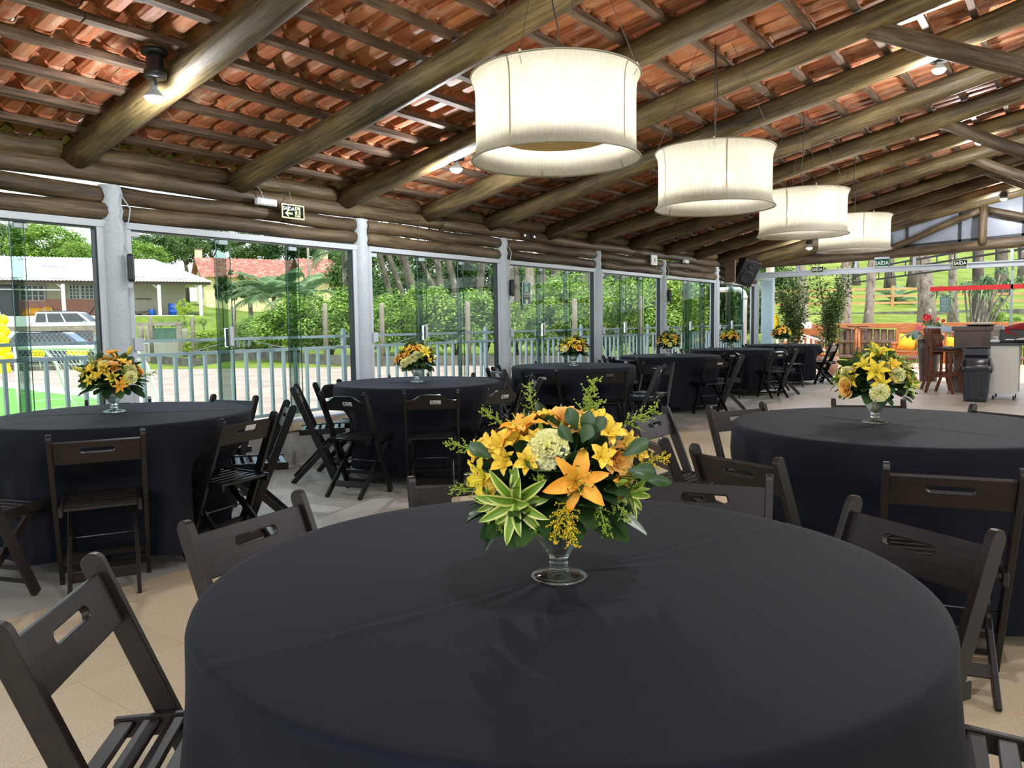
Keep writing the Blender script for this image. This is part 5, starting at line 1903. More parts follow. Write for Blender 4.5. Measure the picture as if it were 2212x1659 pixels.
def flower_spray(name, m, L, n, seed, fat):
    """plume of tiny round blooms on a branching stem, along +z"""
    b = MB()
    rg = random.Random(seed)
    b.tube([(0, 0, 0), (0.02 * L, 0, 0.5 * L), (0.06 * L, 0, L)], 0.0016, 5, 1)
    for q in range(11):
        t = 0.2 + 0.8 * q / 10
        a = q * 2.4
        l = L * fat * (1.1 - 0.75 * t) + 0.008
        o = V((0.05 * L * t * t, 0, t * L))
        d = V((math.cos(a), math.sin(a), 0.75)).normalized()
        b.tube([o, o + d * l], 0.001, 4, 1)
        for k in range(n):
            u = (k + 0.6) / n
            b.ball(o + d * l * u + V((rg.uniform(-1, 1), rg.uniform(-1, 1), rg.uniform(-0.5, 1))) * 0.0045, rg.uniform(0.0014, 0.0023), 6, 4)
    return b.build(name, [m, M_bud])


def flower_bud(name, m, S):
    b = MB()
    b.lathe([(0.0, 0), (0.12 * S, 0.06 * S), (0.19 * S, 0.3 * S), (0.17 * S, 0.55 * S), (0.08 * S, 0.85 * S), (0.0, S)], 8)
    return b.build(name, m)


def obovate(b, M, L, Wd, curl, fold):
    rows = []
    p, a, N = V((0, 0, 0)), 0.25, 6
    for i in range(N + 1):
        u = i / N
        w = Wd * (0.10 + 0.9 * math.sin(PI * min(1, u ** 1.5 * 0.93 + 0.03))) if u < 1 else Wd * 0.25
        nx, nz = -math.sin(a), math.cos(a)
        rows += [M @ V((p.x + nx * abs(q) * w * fold, q * w, p.z + nz * abs(q) * w * fold)) for q in (-1, -0.5, 0, 0.5, 1)]
        p = p + V((math.cos(a), 0, math.sin(a))) * (L / N)
        a -= curl / N
    b.add(rows, [(i * 5 + j, (i + 1) * 5 + j, (i + 1) * 5 + j + 1, i * 5 + j + 1) for i in range(N) for j in range(4)], 0, True)


def frame_to(d, roll=0.0):
    d = V(d).normalized()
    return d.to_track_quat('Z', 'Y').to_matrix().to_4x4() @ RZ(roll)


def foliage_ball(seed, n_ring, n_fill, R, H, name='foliage', ring=1.0):
    """collar of leaves hanging round the rim and darker filler leaves inside the dome"""
    b = MB()
    rg = random.Random(seed)
    for k in range(n_ring):
        a = 2 * PI * k / n_ring + rg.uniform(-0.15, 0.15)
        lay = k % 4
        z = (0.0, 0.025, 0.05, 0.08)[lay] * H / 0.2
        el = (-0.36, -0.18, 0.05, 0.25)[lay] + rg.uniform(-0.2, 0.2)
        d = V((math.cos(a) * math.cos(el), math.sin(a) * math.cos(el), math.sin(el)))
        M = Matrix.Translation(V((0.34 * R * math.cos(a), 0.34 * R * math.sin(a), z)))
        X = d
        Y = V((0, 0, 1)).cross(X).normalized()
        Z = X.cross(Y)
        M = M @ Matrix((X, Y, Z)).transposed().to_4x4() @ Matrix.Rotation(rg.uniform(-0.5, 0.5), 4, 'X')
        obovate(b, M, R * rg.uniform(0.52, 0.74) * ring, R * rg.uniform(0.115, 0.175) * ring, rg.uniform(0.25, 0.8), rg.uniform(0.1, 0.3))
    for k in range(n_fill):
        a = rg.uniform(0, 2 * PI)
        el = math.asin(rg.uniform(-0.05, 0.95))
        d = V((math.cos(a) * math.cos(el), math.sin(a) * math.cos(el), math.sin(el)))
        o = V((d.x * R * 0.42, d.y * R * 0.42, 0.03 + d.z * H * 0.55))
        Y = V((0, 0, 1)).cross(d)
        Y = Y.normalized() if Y.length > 0.01 else V((0, 1, 0))
        M = Matrix.Translation(o) @ Matrix((d, Y, d.cross(Y))).transposed().to_4x4() @ Matrix.Rotation(rg.uniform(-1.6, 1.6), 4, 'X')
        obovate(b, M, R * rg.uniform(0.34, 0.50), R * rg.uniform(0.1, 0.15), rg.uniform(-0.2, 0.8), 0.2)
    b.ball((0, 0, 0.04), (R * 0.45, R * 0.45, H * 0.42), 12, 8)
    return b.build(name, M_foliage)


S0 = 0.072
PROTO = {
    'lilyO': flower_lily('lily', M_lilyO, S0, 1.05, 1.75), 'lilyY': flower_lily('lily', M_lilyY, S0, 1.1, 1.5), 'alst': flower_lily('alstroemeria', M_alst, 0.040, 1.15, 1.15, 0.30),
    'carn': flower_carnation('carnation', M_carn, 0.038), 'rose': flower_rose('rose', M_rose, 0.042), 'drac': flower_dracaena('striped_leaf_rosette', 0.075),
    'gold': flower_spray('goldenrod_spray', M_gold, 0.085, 11, 8, 0.36), 'spray': flower_spray('green_spray', M_sprayG, 0.085, 9, 9, 0.28), 'bud': flower_bud('flower_bud', M_bud, 0.035), 'budY': flower_bud('lily_bud', M_budY, 0.075),
}
PUSED = set()


def put(kind, parent, loc, d, roll=0.0, s=1.0):
    p = PROTO[kind]
    if kind in PUSED:
        o = p.copy()
        COL.objects.link(o)
        for ch in p.children:
            c = ch.copy()
            COL.objects.link(c)
            c.parent = o
    else:
        PUSED.add(kind)
        o = p
    o.parent = parent
    o.matrix_local = Matrix.Translation(V(loc)) @ frame_to(d, roll) @ Matrix.Scale(s, 4)
    return o


M_vase = None


def vasemat():
    m, nt, b = new_mat('goblet_glass')
    out = nt.nodes['Material Output']
    nt.nodes.remove(b)
    g = nt.nodes.new('ShaderNodeBsdfGlass')
    g.inputs['Roughness'].default_value = 0.0
    g.inputs['IOR'].default_value = 1.45
    g.inputs['Color'].default_value = (0.98, 1, 0.99, 1)
    t = nt.nodes.new('ShaderNodeBsdfTransparent')
    t.inputs['Color'].default_value = (0.95, 0.97, 0.96, 1)
    mx = nt.nodes.new('ShaderNodeMixShader')
    mx.inputs[0].default_value = 0.25
    nt.links.new(g.outputs[0], mx.inputs[1])
    nt.links.new(t.outputs[0], mx.inputs[2])
    nt.links.new(mx.outputs[0], out.inputs['Surface'])
    return m


M_vase = vasemat()
VP = [(0.0, 0.0075), (0.020, 0.006), (0.046, 0.002), (0.053, 0.0), (0.056, 0.003), (0.050, 0.007), (0.024, 0.0125), (0.0165, 0.019), (0.0175, 0.024), (0.0195, 0.029), (0.0165, 0.034), (0.021, 0.045), (0.036, 0.068), (0.052, 0.098), (0.070, 0.140),
      (0.0675, 0.140), (0.0495, 0.099), (0.033, 0.070), (0.018, 0.051), (0.0, 0.047)]
V_MESH = None


def vase(loc, label, s=1.0, top=None):
    global V_MESH
    if V_MESH is None:
        o = MB().lathe(VP, 40).build('glass_vase', M_vase, loc=loc)
        V_MESH = o
    else:
        o = copy_mesh(V_MESH, 'glass_vase', None, loc)
    o.scale = (s, s, s)
    return tag(o, label, 'vase', 'footed glass vases')


# local view axes of the nearest bouquet: it was arranged facing the camera
BN = V((1.262, 0.818, ZC))
vd = V((EYE.x - BN.x, EYE.y - BN.y, 0)).normalized()   # towards the viewer
vr = V((-vd.y, vd.x, 0))                                # to the viewer's right


def nb(rx, up, tow=None):
    """point on the dome, rx to the right and up above the vase foot, on the viewer's side"""
    return vr * rx + V((0, 0, up)) + vd * tow


t = thing('flower_bouquet', 'big yellow and apricot bouquet on the nearest table', 'bouquet', BN, 0, 'bouquets in glass vases')
fb = foliage_ball(21, 120, 120, 0.180, 0.185, ring=1.0)
fb.location = (0, 0, 0.146)
fb.parent = t
K = 1.0 / 1105   # metres per photo pixel at the bouquet
ITEMS = [  # kind, photo px, photo py, forward offset, (facing right, up, toward), roll, scale
 ('lilyO', 1247, 975, .135, (.15, .25, 1), .2, 1.05), ('lilyO', 1140, 893, .085, (-.35, 1, .25), .5, .95), ('rose', 1228, 880, .055, (0, .9, .5), 0, .95), ('carn', 1189, 911, .115, (-.1, .55, 1), 0, 1.05),
 ('alst', 1090, 918, .085, (-.5, .5, .9), 0, 1.05), ('alst', 1145, 938, .120, (-.1, .35, 1), .4, .9), ('alst', 1052, 948, .05, (-.9, .35, .5), .1, 1.0), ('alst', 1312, 897, .075, (.45, .6, .7), .3, 1.1), ('alst', 1345, 928, .060, (.75, .35, .6), .9, 1.1),
 ('rose', 1335, 945, .085, (.6, .2, .9), 1, .8), ('lilyY', 1062, 995, .065, (-.85, .05, .6), .3, .85), ('drac', 1120, 1022, .125, (-.25, -.05, 1), .3, 1.12), ('drac', 1352, 1028, .065, (.8, -.1, .5), 1.3, .85),
 ('gold', 1224, 1003, .150, (.12, -.8, .55), 0, .75), ('gold', 1220, 1022, .150, (.2, -.9, .4), 1, .8), ('gold', 1212, 1018, .150, (-.1, -.95, .4), 2, .75), ('gold', 1372, 975, .05, (1, .25, .2), 1, .75), ('gold', 1235, 1000, .150, (-.35, -.75, .5), 2, .7),
 ('spray', 1262, 890, .03, (.25, 1, .15), 0, 1.0), ('spray', 1275, 880, .04, (.1, 1, .1), 1, .7), ('spray', 1160, 880, .02, (-.2, 1, .1), 2, .75), ('spray', 1340, 905, .02, (1, .5, .1), 2, .95), ('spray', 1045, 955, .02, (-1, .25, .1), 1, .8),
 ('spray', 1058, 1022, .05, (-1, -.05, .2), .5, .8), ('spray', 1110, 1045, .09, (-.5, -.9, .5), 1, .6), ('spray', 1160, 1035, .125, (0, -1, .4), 1, .55), ('spray', 1295, 1010, .115, (.2, -1, .4), 2, .85), ('spray', 1310, 1000, .11, (.6, -.8, .4), .4, .8), ('spray', 1100, 890, .05, (-.7, .6, .3), 0, .7), ('spray', 1160, 975, .13, (.2, .3, .8), 0, .5),
 ('alst', 1100, 945, .10, (-.4, .3, .9), .7, .95), ('alst', 1072, 930, .07, (-.7, .5, .6), 1.1, 1.0), ('alst', 1120, 905, .09, (-.3, .7, .6), 1.9, .95), ('alst', 1165, 905, .10, (-.1, .7, .7), .2, .85), ('alst', 1290, 885, .05, (.3, .9, .4), 1.5, .95),
 ('alst', 1365, 950, .04, (.9, .2, .4), .4, 1.0), ('alst', 1300, 930, .115, (.3, .4, .9), 1.2, .9), ('alst', 1080, 1000, .09, (-.7, 0, .7), 2, .85), ('lilyO', 1335, 990, .075, (.8, 0, .6), 1, .7), ('alst', 1255, 890, .08, (.2, .9, .4), 2.2, .9), ('drac', 1075, 1040, .085, (-.6, -.4, .6), 1, .7),
 ('bud', 1177, 885, .09, (-.2, .8, .5), 0, .8), ('bud', 1217, 885, .085, (.1, .8, .5), 0, .8), ('bud', 1335, 1000, .09, (.5, .3, .6), 0, 1), ('bud', 1375, 1025, .06, (.9, .1, .3), 0, .9), ('bud', 1115, 965, .12, (-.3, .5, .8), 0, .8), ('alst', 1185, 880, .05, (-.1, 1, .2), 0, .9),
]
for (kd, px, py, fw, dr, ro, s) in ITEMS:
    loc = nb((px - 1210) * K * (1 - fw / 1.55), (1245 - py) * K * (1 - fw / 1.55) * 0.985, fw)
    put(kd, t, loc, vr * dr[0] + V((0, 0, dr[1])) + vd * dr[2], ro, s)
# the rest of the dome, away from the viewer
rg = random.Random(77)
for k in range(16):
    a = rg.uniform(0.35, PI - 0.35)
    el = rg.uniform(0.15, 1.1)
    d = (-vd * math.sin(a) + vr * math.cos(a)) * math.cos(el) + V((0, 0, math.sin(el)))
    put(('alst', 'lilyY', 'rose', 'alst', 'carn', 'drac', 'spray', 'lilyO')[k % 8], t, V((d.x * 0.115, d.y * 0.115, 0.165 + d.z * 0.13)), d, k, 0.9)
rg = random.Random(5)
for (px, py, fw, ang, L, Wd) in ((1248, 905, .10, 1.9, .045, .014), (1262, 912, .11, 1.3, .045, .014), (1275, 912, .10, .8, .042, .014), (1258, 925, .125, 1.1, .036, .014), (1240, 925, .12, 2.3, .038, .012), (1340, 955, .11, .55, .055, .014), (1350, 985, .11, -.1, .05, .016),
                                 (1075, 958, .11, 2.6, .048, .014), (1380, 1010, .06, -.2, .06, .011), (1195, 965, .13, .9, .04, .012)):
    o = nb((px - 1210) * K, (1245 - py) * K, fw)
    X = (vr * math.cos(ang) + V((0, 0, math.sin(ang)))).normalized()
    Zv = (vd + V((0, 0, 0.3))).normalized()
    Y = Zv.cross(X).normalized()
    lf = MB()
    obovate(lf, Matrix.Translation(o) @ Matrix((X, Y, X.cross(Y))).transposed().to_4x4(), L, Wd, 0.5, 0.25)
    lf.build('leaf', M_foliage, t)
vase(BN, 'clear footed glass vase under the big bouquet on the nearest table', 1.0)

FOL = [foliage_ball(31 + k, 64, 70, 0.19, 0.20) for k in range(3)]
FU = set()


def bouquet(loc, label, seed, s, cols, front=()):
    rg = random.Random(seed)
    t = thing('flower_bouquet', label, 'bouquet', loc, 0, 'bouquets in glass vases')
    q = FOL[seed % 3]
    if q.name in FU:
        q = copy_mesh(q, 'foliage')
    FU.add(FOL[seed % 3].name)
    q.parent = t
    q.location = (0, 0, 0.150 * s)
    q.rotation_euler = (0, 0, rg.uniform(0, 6))
    q.scale = (s, s, s)
    n = 44
    for k in range(n):
        a = k * 2.39996 + rg.uniform(-0.2, 0.2)
        z = 0.05 + 0.92 * (k + 0.5) / n
        h = math.sqrt(1 - z * z)
        d = V((math.cos(a) * h, math.sin(a) * h, z))
        kd = cols[k % len(cols)]
        R = rg.uniform(0.132, 0.152) * s
        put(kd, t, V((d.x * R, d.y * R, (0.176 + d.z * 0.130) * s)), d + V((0, 0, 0.15)), rg.uniform(0, 6), s * rg.uniform(0.95, 1.2) * (0.8 if kd in ('lilyO', 'lilyY') else 1.0))
    for (kd, dr, R, sz) in front:
        D = V((EYE.x - loc[0], EYE.y - loc[1], 0)).normalized()
        Rr = V((-D.y, D.x, 0))
        d = (Rr * dr[0] + V((0, 0, dr[1])) + D * dr[2]).normalized()
        put(kd, t, V((d.x * R, d.y * R, 0.180 * s + d.z * R * 0.98)), d, seed, sz)
    return t


MIX = ['lilyY', 'alst', 'carn', 'lilyY', 'alst', 'drac', 'alst', 'rose', 'spray', 'lilyO', 'alst']
MIX2 = ['alst', 'lilyO', 'alst', 'carn', 'lilyY', 'spray', 'alst', 'lilyY', 'rose', 'bud']
BQ = [((4.06, 0.785, ZC), 'lily and rose bouquet on the right table', 3, 1.02, ['lilyY', 'drac', 'alst', 'carn', 'lilyY', 'bud', 'drac', 'alst', 'spray', 'lilyY'], (('rose', (-.75, -.05, .7), .165, 1.2), ('carn', (.1, -.15, 1), .17, 1.2), ('lilyY', (0, .45, .9), .16, 1.1), ('lilyY', (.05, 1, .5), .16, 1.2), ('carn', (.55, .35, .7), .16, 1.05), ('carn', (-.8, .4, .5), .16, 1.0), ('alst', (.4, .6, .7), .165, 1.2), ('drac', (.9, .1, .5), .15, 1.0))),
      ((2.335, 4.745, ZC), 'yellow bouquet with long buds on the left table', 1, 1.04, MIX2, (('carn', (.55, .15, .8), .17, 1.15), ('lilyO', (.2, -.1, 1), .165, .8), ('lilyO', (0, 1, .3), .17, .9), ('budY', (-.95, .45, .2), .165, 1.0), ('budY', (.5, .95, .1), .18, 1.0), ('alst', (-.25, .5, .8), .17, 1.2), ('alst', (-.6, .5, .7), .17, 1.2))),
      ((5.02, 4.745, ZC), 'bouquet on the second table, apricot lilies to its left', 4, 1.02, ['lilyY', 'lilyO', 'alst', 'lilyY', 'carn', 'alst', 'lilyO', 'spray'], (('carn', (-.65, -.05, .8), .17, 1.05), ('lilyO', (-.95, .1, .3), .17, .8), ('lilyY', (.4, .45, .8), .17, 1.1))),
      ((7.86, 4.86, ZC), 'bouquet on the third window table', 5, 1.02, MIX, (('carn', (-.6, .1, .8), .17, 1.0),)),
      ((10.72, 4.95, ZC), 'bouquet on the fourth window table, in front of a column', 6, 1.02, MIX2, (('carn', (.1, -.1, .9), .17, 1.0),)),
      ((13.55, 5.06, ZC), 'round bouquet on the fifth window table', 7, 1.02, MIX, ()),
      ((16.2, 4.95, ZC), 'bright bouquet on the farthest window table in front of the shrubs', 8, 1.15, ['alst', 'lilyO', 'alst', 'lilyY'], ())]
VL = ['on the right table', 'on the left table', 'on the second window table', 'on the third window table', 'on the fourth window table', 'on the fifth window table', 'on the farthest window table']
for (loc, lab, seed, s, cols, front), vl in zip(BQ, VL):
    bouquet(loc, lab, seed, s, cols, front)
    vase(V(loc) + V((0, 0, 0.0005)), 'clear footed glass vase ' + vl, 1.12 if 'left' in vl else 1.06)
# ================================================================== signs, speakers, bar corner, porch
M_signbk = plain('sign_dark_green', srgb(16, 32, 26), 0.7, 0, 0.1)
M_signgr = plain('sign_green', srgb(18, 84, 60), 0.7, 0, 0.1)
M_signcr = plain('sign_cream', srgb(200, 200, 146), 0.5)
M_signwh = plain('sign_white', srgb(214, 216, 212), 0.5)
# frame of a wall-hung sign on the window side (reader looks towards +y) and on the end wall (reader looks towards +x)
ML = Matrix(((1, 0, 0, 0), (0, 0, -1, 0), (0, 1, 0, 0), (0, 0, 0, 1)))
ME = Matrix(((0, 0, -1, 0), (-1, 0, 0, 0), (0, 1, 0, 0), (0, 0, 0, 1)))


def quad(b, x0, x1, y0, y1, z, M, mi=0):
    b.add([M @ V(p) for p in ((x0, y0, z), (x1, y0, z), (x1, y1, z), (x0, y1, z))], [(0, 1, 2, 3)], mi)


def poly(b, pts, z, M):
    b.add([M @ V((x, y, z)) for x, y in pts], [tuple(range(len(pts)))])


t = thing('exit_sign', 'green exit sign with left arrow and running figure on the wall logs', 'sign', (4.56, 5.80, 2.345))
MB().box((0, 0, 0), (.25, .006, .13)).build('backing', M_signcr, t)
b = MB()
quad(b, -.112, .112, -.052, .052, .0045, ML)
b.build('face', M_signbk, t)
text_mesh('lettering', 'SAÍDA', .046, M_signwh, t, ML @ Matrix.Translation((-.052, .022, .006)), .0008, .0012)
b = MB()
poly(b, [(-.095, -.020), (-.062, .008), (-.046, .008), (-.064, -.011), (-.010, -.011), (-.010, -.028), (-.064, -.028), (-.046, -.047), (-.062, -.047)], .006, ML)
b.build('arrow', M_signcr, t)
b = MB()
quad(b, .018, .078, -.046, .046, .0055, ML)
b.build('door_pictogram', M_signcr, t)
b = MB()
pts = [(.038 + .007 * math.cos(k * PI / 6), .034 + .007 * math.sin(k * PI / 6)) for k in range(12)]
poly(b, pts, .0065, ML)
for (x0, y0, x1, y1, w_) in ((.042, .022, .052, -.006, .011), (.042, .020, .022, .012, .006), (.022, .012, .018, .004, .006), (.044, .020, .062, .014, .006), (.062, .014, .068, .002, .006), (.050, -.004, .056, -.022, .008), (.056, -.022, .076, -.028, .007), (.050, -.004, .040, -.024, .008), (.040, -.024, .032, -.042, .008)):
    d = V((x1 - x0, y1 - y0)).normalized()
    n_ = V((-d.y, d.x)) * w_ / 2
    poly(b, [(x0 - n_.x, y0 - n_.y), (x1 - n_.x, y1 - n_.y), (x1 + n_.x, y1 + n_.y), (x0 + n_.x, y0 + n_.y)], .0065, ML)
b.build('running_figure', M_signbk, t)
MB().tube([(.02, .0, .065), (.012, .04, .11), (.028, .06, .13), (.02, .08, .2)], .0025, 5).build('cord', M_alu, t)

for (y, z, w_, h_, face, ink, tx, lab) in ((4.575, 2.38, .26, .118, M_signbk, M_signwh, M_signcr, 'dark exit sign hung at the left of the end wall header'), (3.30, 2.445, .26, .165, M_signgr, M_signwh, None, 'green exit sign with white cap in the middle of the end wall'), (1.90, 2.365, .26, .125, M_signbk, M_signwh, M_signcr, 'dark exit sign at the right of the end wall header')):
    t = thing('exit_sign', lab, 'sign', (XE - .11, y, z))
    MB().box((0, 0, 0), (.008, w_, h_)).build('backing', tx or M_signgr, t)
    b = MB()
    quad(b, -w_ / 2 + .008, w_ / 2 - .008, -h_ / 2 + .008, h_ / 2 - .008, .0055, ME)
    b.build('face', face, t)
    text_mesh('lettering', 'SAÍDA', .088 if tx else .105, ink, t, ME @ Matrix.Scale(.88, 4, (1, 0, 0)) @ Matrix.Translation((0, -.004, .0075)), .001, .002)
    if tx is None:
        MB().box((0, 0, h_ / 2 + .018), (.05, w_ + .02, .045)).build('lamp_cap', M_alu, t, bevel=.004)
        b = MB()
        quad(b, -w_ / 2 + .008, w_ / 2 - .008, -h_ / 2 + .004, -h_ / 2 + .02, .0065, ME)
        b.build('bottom_band', M_signwh, t)
    else:
        MB().tube([(0, 0, h_ / 2), (0.01, .01, h_ / 2 + .08)], .0025, 5).build('cord', M_alu, t)

M_lampbox = plain('emergency_lamp_plastic', srgb(214, 216, 220), .35)
t = thing('emergency_light', 'white emergency light box on the wall plate left of the exit sign', 'emergency light', (4.30, 5.84, 2.405))
MB().box((0, 0, 0), (.205, .055, .062)).build('body', M_lampbox, t, bevel=.008)
MB().box((0, -.03, 0), (.17, .008, .044)).build('diffuser', M_signwh, t, bevel=.003)
MB().tube([(-.01, .02, .03), (-.03, .02, .09), (-.10, .03, .17)], .004, 6).build('cord', M_alu, t)
t = thing('emergency_light', 'small white emergency light box near the far end of the wall plate', 'emergency light', (13.42, 5.86, 2.40))
MB().box((0, 0, 0), (.2, .05, .062)).build('body', M_lampbox, t, bevel=.008)
MB().box((0, -.028, 0), (.16, .006, .04)).build('diffuser', M_signwh, t)
t = thing('wall_notice', 'white square notice with a small black figure above the fifth column', 'notice', (12.10, 5.86, 2.35))
MB().box((0, 0, 0), (.22, .02, .17)).build('board', M_signwh, t, bevel=.003)
b = MB()
poly(b, [(-.01, .035), (.02, .045), (.04, .01), (.02, -.005), (.03, -.05), (.015, -.05), (.0, -.015), (-.025, -.05), (-.04, -.045), (-.01, .0)], .0112, ML)
b.build('figure_print', M_black, t)

# poster on the glass of the third bay
t = thing('poster', 'narrow dark green poster stuck on the glass right of the third column', 'poster', (8.41, 5.925, 1.705))
MB().box((0, 0, 0), (.19, .004, .30)).build('sheet', plain('poster_pale_edge', srgb(170, 208, 200), .4), t)
b = MB()
quad(b, -.086, .086, -.14, .14, .003, ML)
b.build('field', plain('poster_dark_green', srgb(22, 66, 66), .4), t)
b = MB()
quad(b, -.05, .05, .02, .10, .004, ML)
b.build('green_card', plain('poster_bright_green', srgb(54, 150, 96), .4), t)
b = MB()
quad(b, -.05, .05, .108, .135, .004, ML)
b.build('grey_header', plain('poster_grey', srgb(140, 150, 154), .4), t)
b = MB()
pts = [(.026 * math.cos(k * PI / 9), .066 + .026 * math.sin(k * PI / 9)) for k in range(18)]
for k in range(18):
    a, c = V(pts[k]), V(pts[(k + 1) % 18])
    o_ = V((0, .066))
    poly(b, [a, c, o_ + (c - o_) * .72, o_ + (a - o_) * .72], .005, ML)
quad(b, -.04, .04, .024, .032, .005, ML)
for (y, w_) in ((0.0, .07), (-.022, .07)):
    for k in range(5):
        quad(b, -w_ + k * .029, -w_ + k * .029 + .022, y - .006, y + .006, .004, ML)
b.build('white_print', M_signwh, t)
b = MB()
for k in range(5):
    quad(b, -.07 + k * .029, -.048 + k * .029, -.052, -.042, .004, ML)
b.build('yellow_print', plain('poster_yellow', srgb(196, 206, 120), .4), t)
b = MB()
poly(b, [(-.03, -.085), (.03, -.085), (.034, -.105), (.018, -.14), (-.018, -.14), (-.034, -.105)], .005, ML)
b.build('pale_emblem', plain('poster_cream', srgb(222, 214, 178), .4), t)

# small column speakers and the big hung loudspeaker
for (x, y, z, lab) in ((3.055, 5.835, 1.765, 'slim black speaker on the right of the first column'), (7.985, 5.85, 1.76, 'slim black speaker on the third column'), (12.69, 5.85, 1.76, 'slim black speaker on the fifth column')):
    t = thing('column_speaker', lab, 'speaker', (x, y, z), -.5)
    MB().box((0, 0, 0), (.05, .075, .21)).build('cabinet', M_blackm, t, bevel=.012)
    MB().box((.0, -.041, 0), (.036, .008, .18)).build('grille', M_black, t, bevel=.004)
    MB().box((-.01, .01, -.125), (.03, .03, .05)).build('bracket', M_alu, t)
    MB().tube([(-.01, .02, .10), (-.05, .05, .22), (.0, .04, .36), (.015, .03, .45), (-.05, .04, .56)], .005, 6).build('cable', M_alu, t)
t = thing('loudspeaker', 'large black loudspeaker hung tilted in the far left corner under the roof', 'speaker', (15.62, 5.52, 2.33))
R_ = Euler((0.5, 0.25, -0.75)).to_matrix().to_4x4()
q = MB()
prof = [(-.19, -.17), (.19, -.17), (.15, .17), (-.15, .17)]
vs = [R_ @ V((x, y, z)) for z in (-.27, .27) for x, y in prof]
q.add(vs, [(3, 2, 1, 0), (4, 5, 6, 7), (0, 1, 5, 4), (1, 2, 6, 5), (2, 3, 7, 6), (3, 0, 4, 7)])
q.build('cabinet', M_blackm, t, bevel=.01)
for (z, r_) in ((-.08, .12), (.16, .06)):
    MB().lathe([(0, .004), (r_ * .4, .0), (r_, .016), (r_ * 1.1, .016), (r_ * 1.1, 0)], 20).build('driver', M_black, t).matrix_local = R_ @ Matrix.Translation((0, -.172, z)) @ Matrix.Rotation(PI / 2, 4, 'X')
MB().rng(-.36, -.28, .1, .3, -.25, .45).build('bracket', M_batten, t)

# ---- bar corner
M_lam = noisy('brown_stone_laminate', [(.3, srgb(78, 62, 54)), (.6, srgb(100, 82, 72)), (.8, srgb(112, 96, 88))], 3, rough=.45)
t = thing('bar_counter', 'brown bar counter with thick top beside the bar stools', 'bar counter', (15.42, 1.465, 0))
MB().rng(0, 1.9, -.275, .275, 0, 1.075).build('end_panel', M_lam, t, bevel=.004)
MB().rng(-.03, 1.9, -.31, .31, 1.075, 1.15).build('top', M_lam, t, bevel=.006)
M_wood = noisy('red_brown_wood', [(.3, srgb(82, 42, 26)), (.7, srgb(120, 66, 40))], 4, (10, 10, 1), .35)
M_seatp = plain('dark_seat_pad', srgb(40, 34, 32), .5)


def stool(loc, rz, label):
    t = thing('bar_stool', label, 'bar stool', loc, rz, 'bar stools')
    # faces local +y; back at -y
    for sx_ in (-1, 1):
        x = sx_ * .17
        MB().bar((x, -.25, 0), (x, -.17, .25), .032, .045).bar((x, -.172, .24), (x, -.16, .77), .032, .042).bar((x, -.162, .76), (x, -.22, 1.12), .032, .038).build('back_leg', M_wood, t, bevel=.004)
        MB().bar((x, .22, 0), (x, .16, .25), .032, .045).bar((x, .162, .24), (x, .15, .72), .032, .042).build('front_leg', M_wood, t, bevel=.004)
        MB().bar((x, -.17, .30), (x, .16, .30), .024, .04).build('side_rail', M_wood, t)
    for (y, z) in ((.155, .36), (-.165, .30), (.15, .69), (-.16, .69)):
        MB().bar((-.17, y, z), (.17, y, z), .024, .05, (0, 1, 0)).build('cross_rail', M_wood, t)
    MB().rng(-.19, .19, -.19, .19, .72, .745).build('seat', M_wood, t, bevel=.005)
    MB().rng(-.17, .17, -.16, .18, .745, .785).build('seat_pad', M_seatp, t, bevel=.012)
    MB().bar((-.18, -.215, 1.08), (.18, -.215, 1.08), .03, .09, (0, 1, 0)).build('top_rail', M_wood, t, bevel=.006)
    for k in range(4):
        x = -.105 + .07 * k
        MB().bar((x, -.172, .83), (x, -.212, 1.05), .03, .012).build('back_slat', M_wood, t)
    MB().bar((-.17, -.168, .82), (.17, -.168, .82), .02, .05, (0, 1, 0)).build('back_rail', M_wood, t)


stool((15.22, 1.83, 0), PI - .35, 'nearer red-brown bar stool beside the counter end')
stool((15.95, 2.02, 0), PI - .1, 'farther red-brown bar stool behind the nearer one')
M_bin = noisy('black_bin_plastic', [(.3, srgb(30, 32, 38)), (.7, srgb(38, 40, 46))], 30, rough=.55)
t = thing('trash_bin', 'tall black trash bin with liner in front of the bar counter', 'trash bin', (13.92, 1.25, 0))


def frust(b, w0, d0, w1, d1, z0, z1, mi=0):
    vs = [(sx_ * d / 2, sy * w / 2, z) for (w, d, z) in ((w0, d0, z0), (w1, d1, z1)) for sx_, sy in ((-1, -1), (1, -1), (1, 1), (-1, 1))]
    b.add(vs, [(3, 2, 1, 0), (4, 5, 6, 7), (0, 1, 5, 4), (1, 2, 6, 5), (2, 3, 7, 6), (3, 0, 4, 7)], mi)


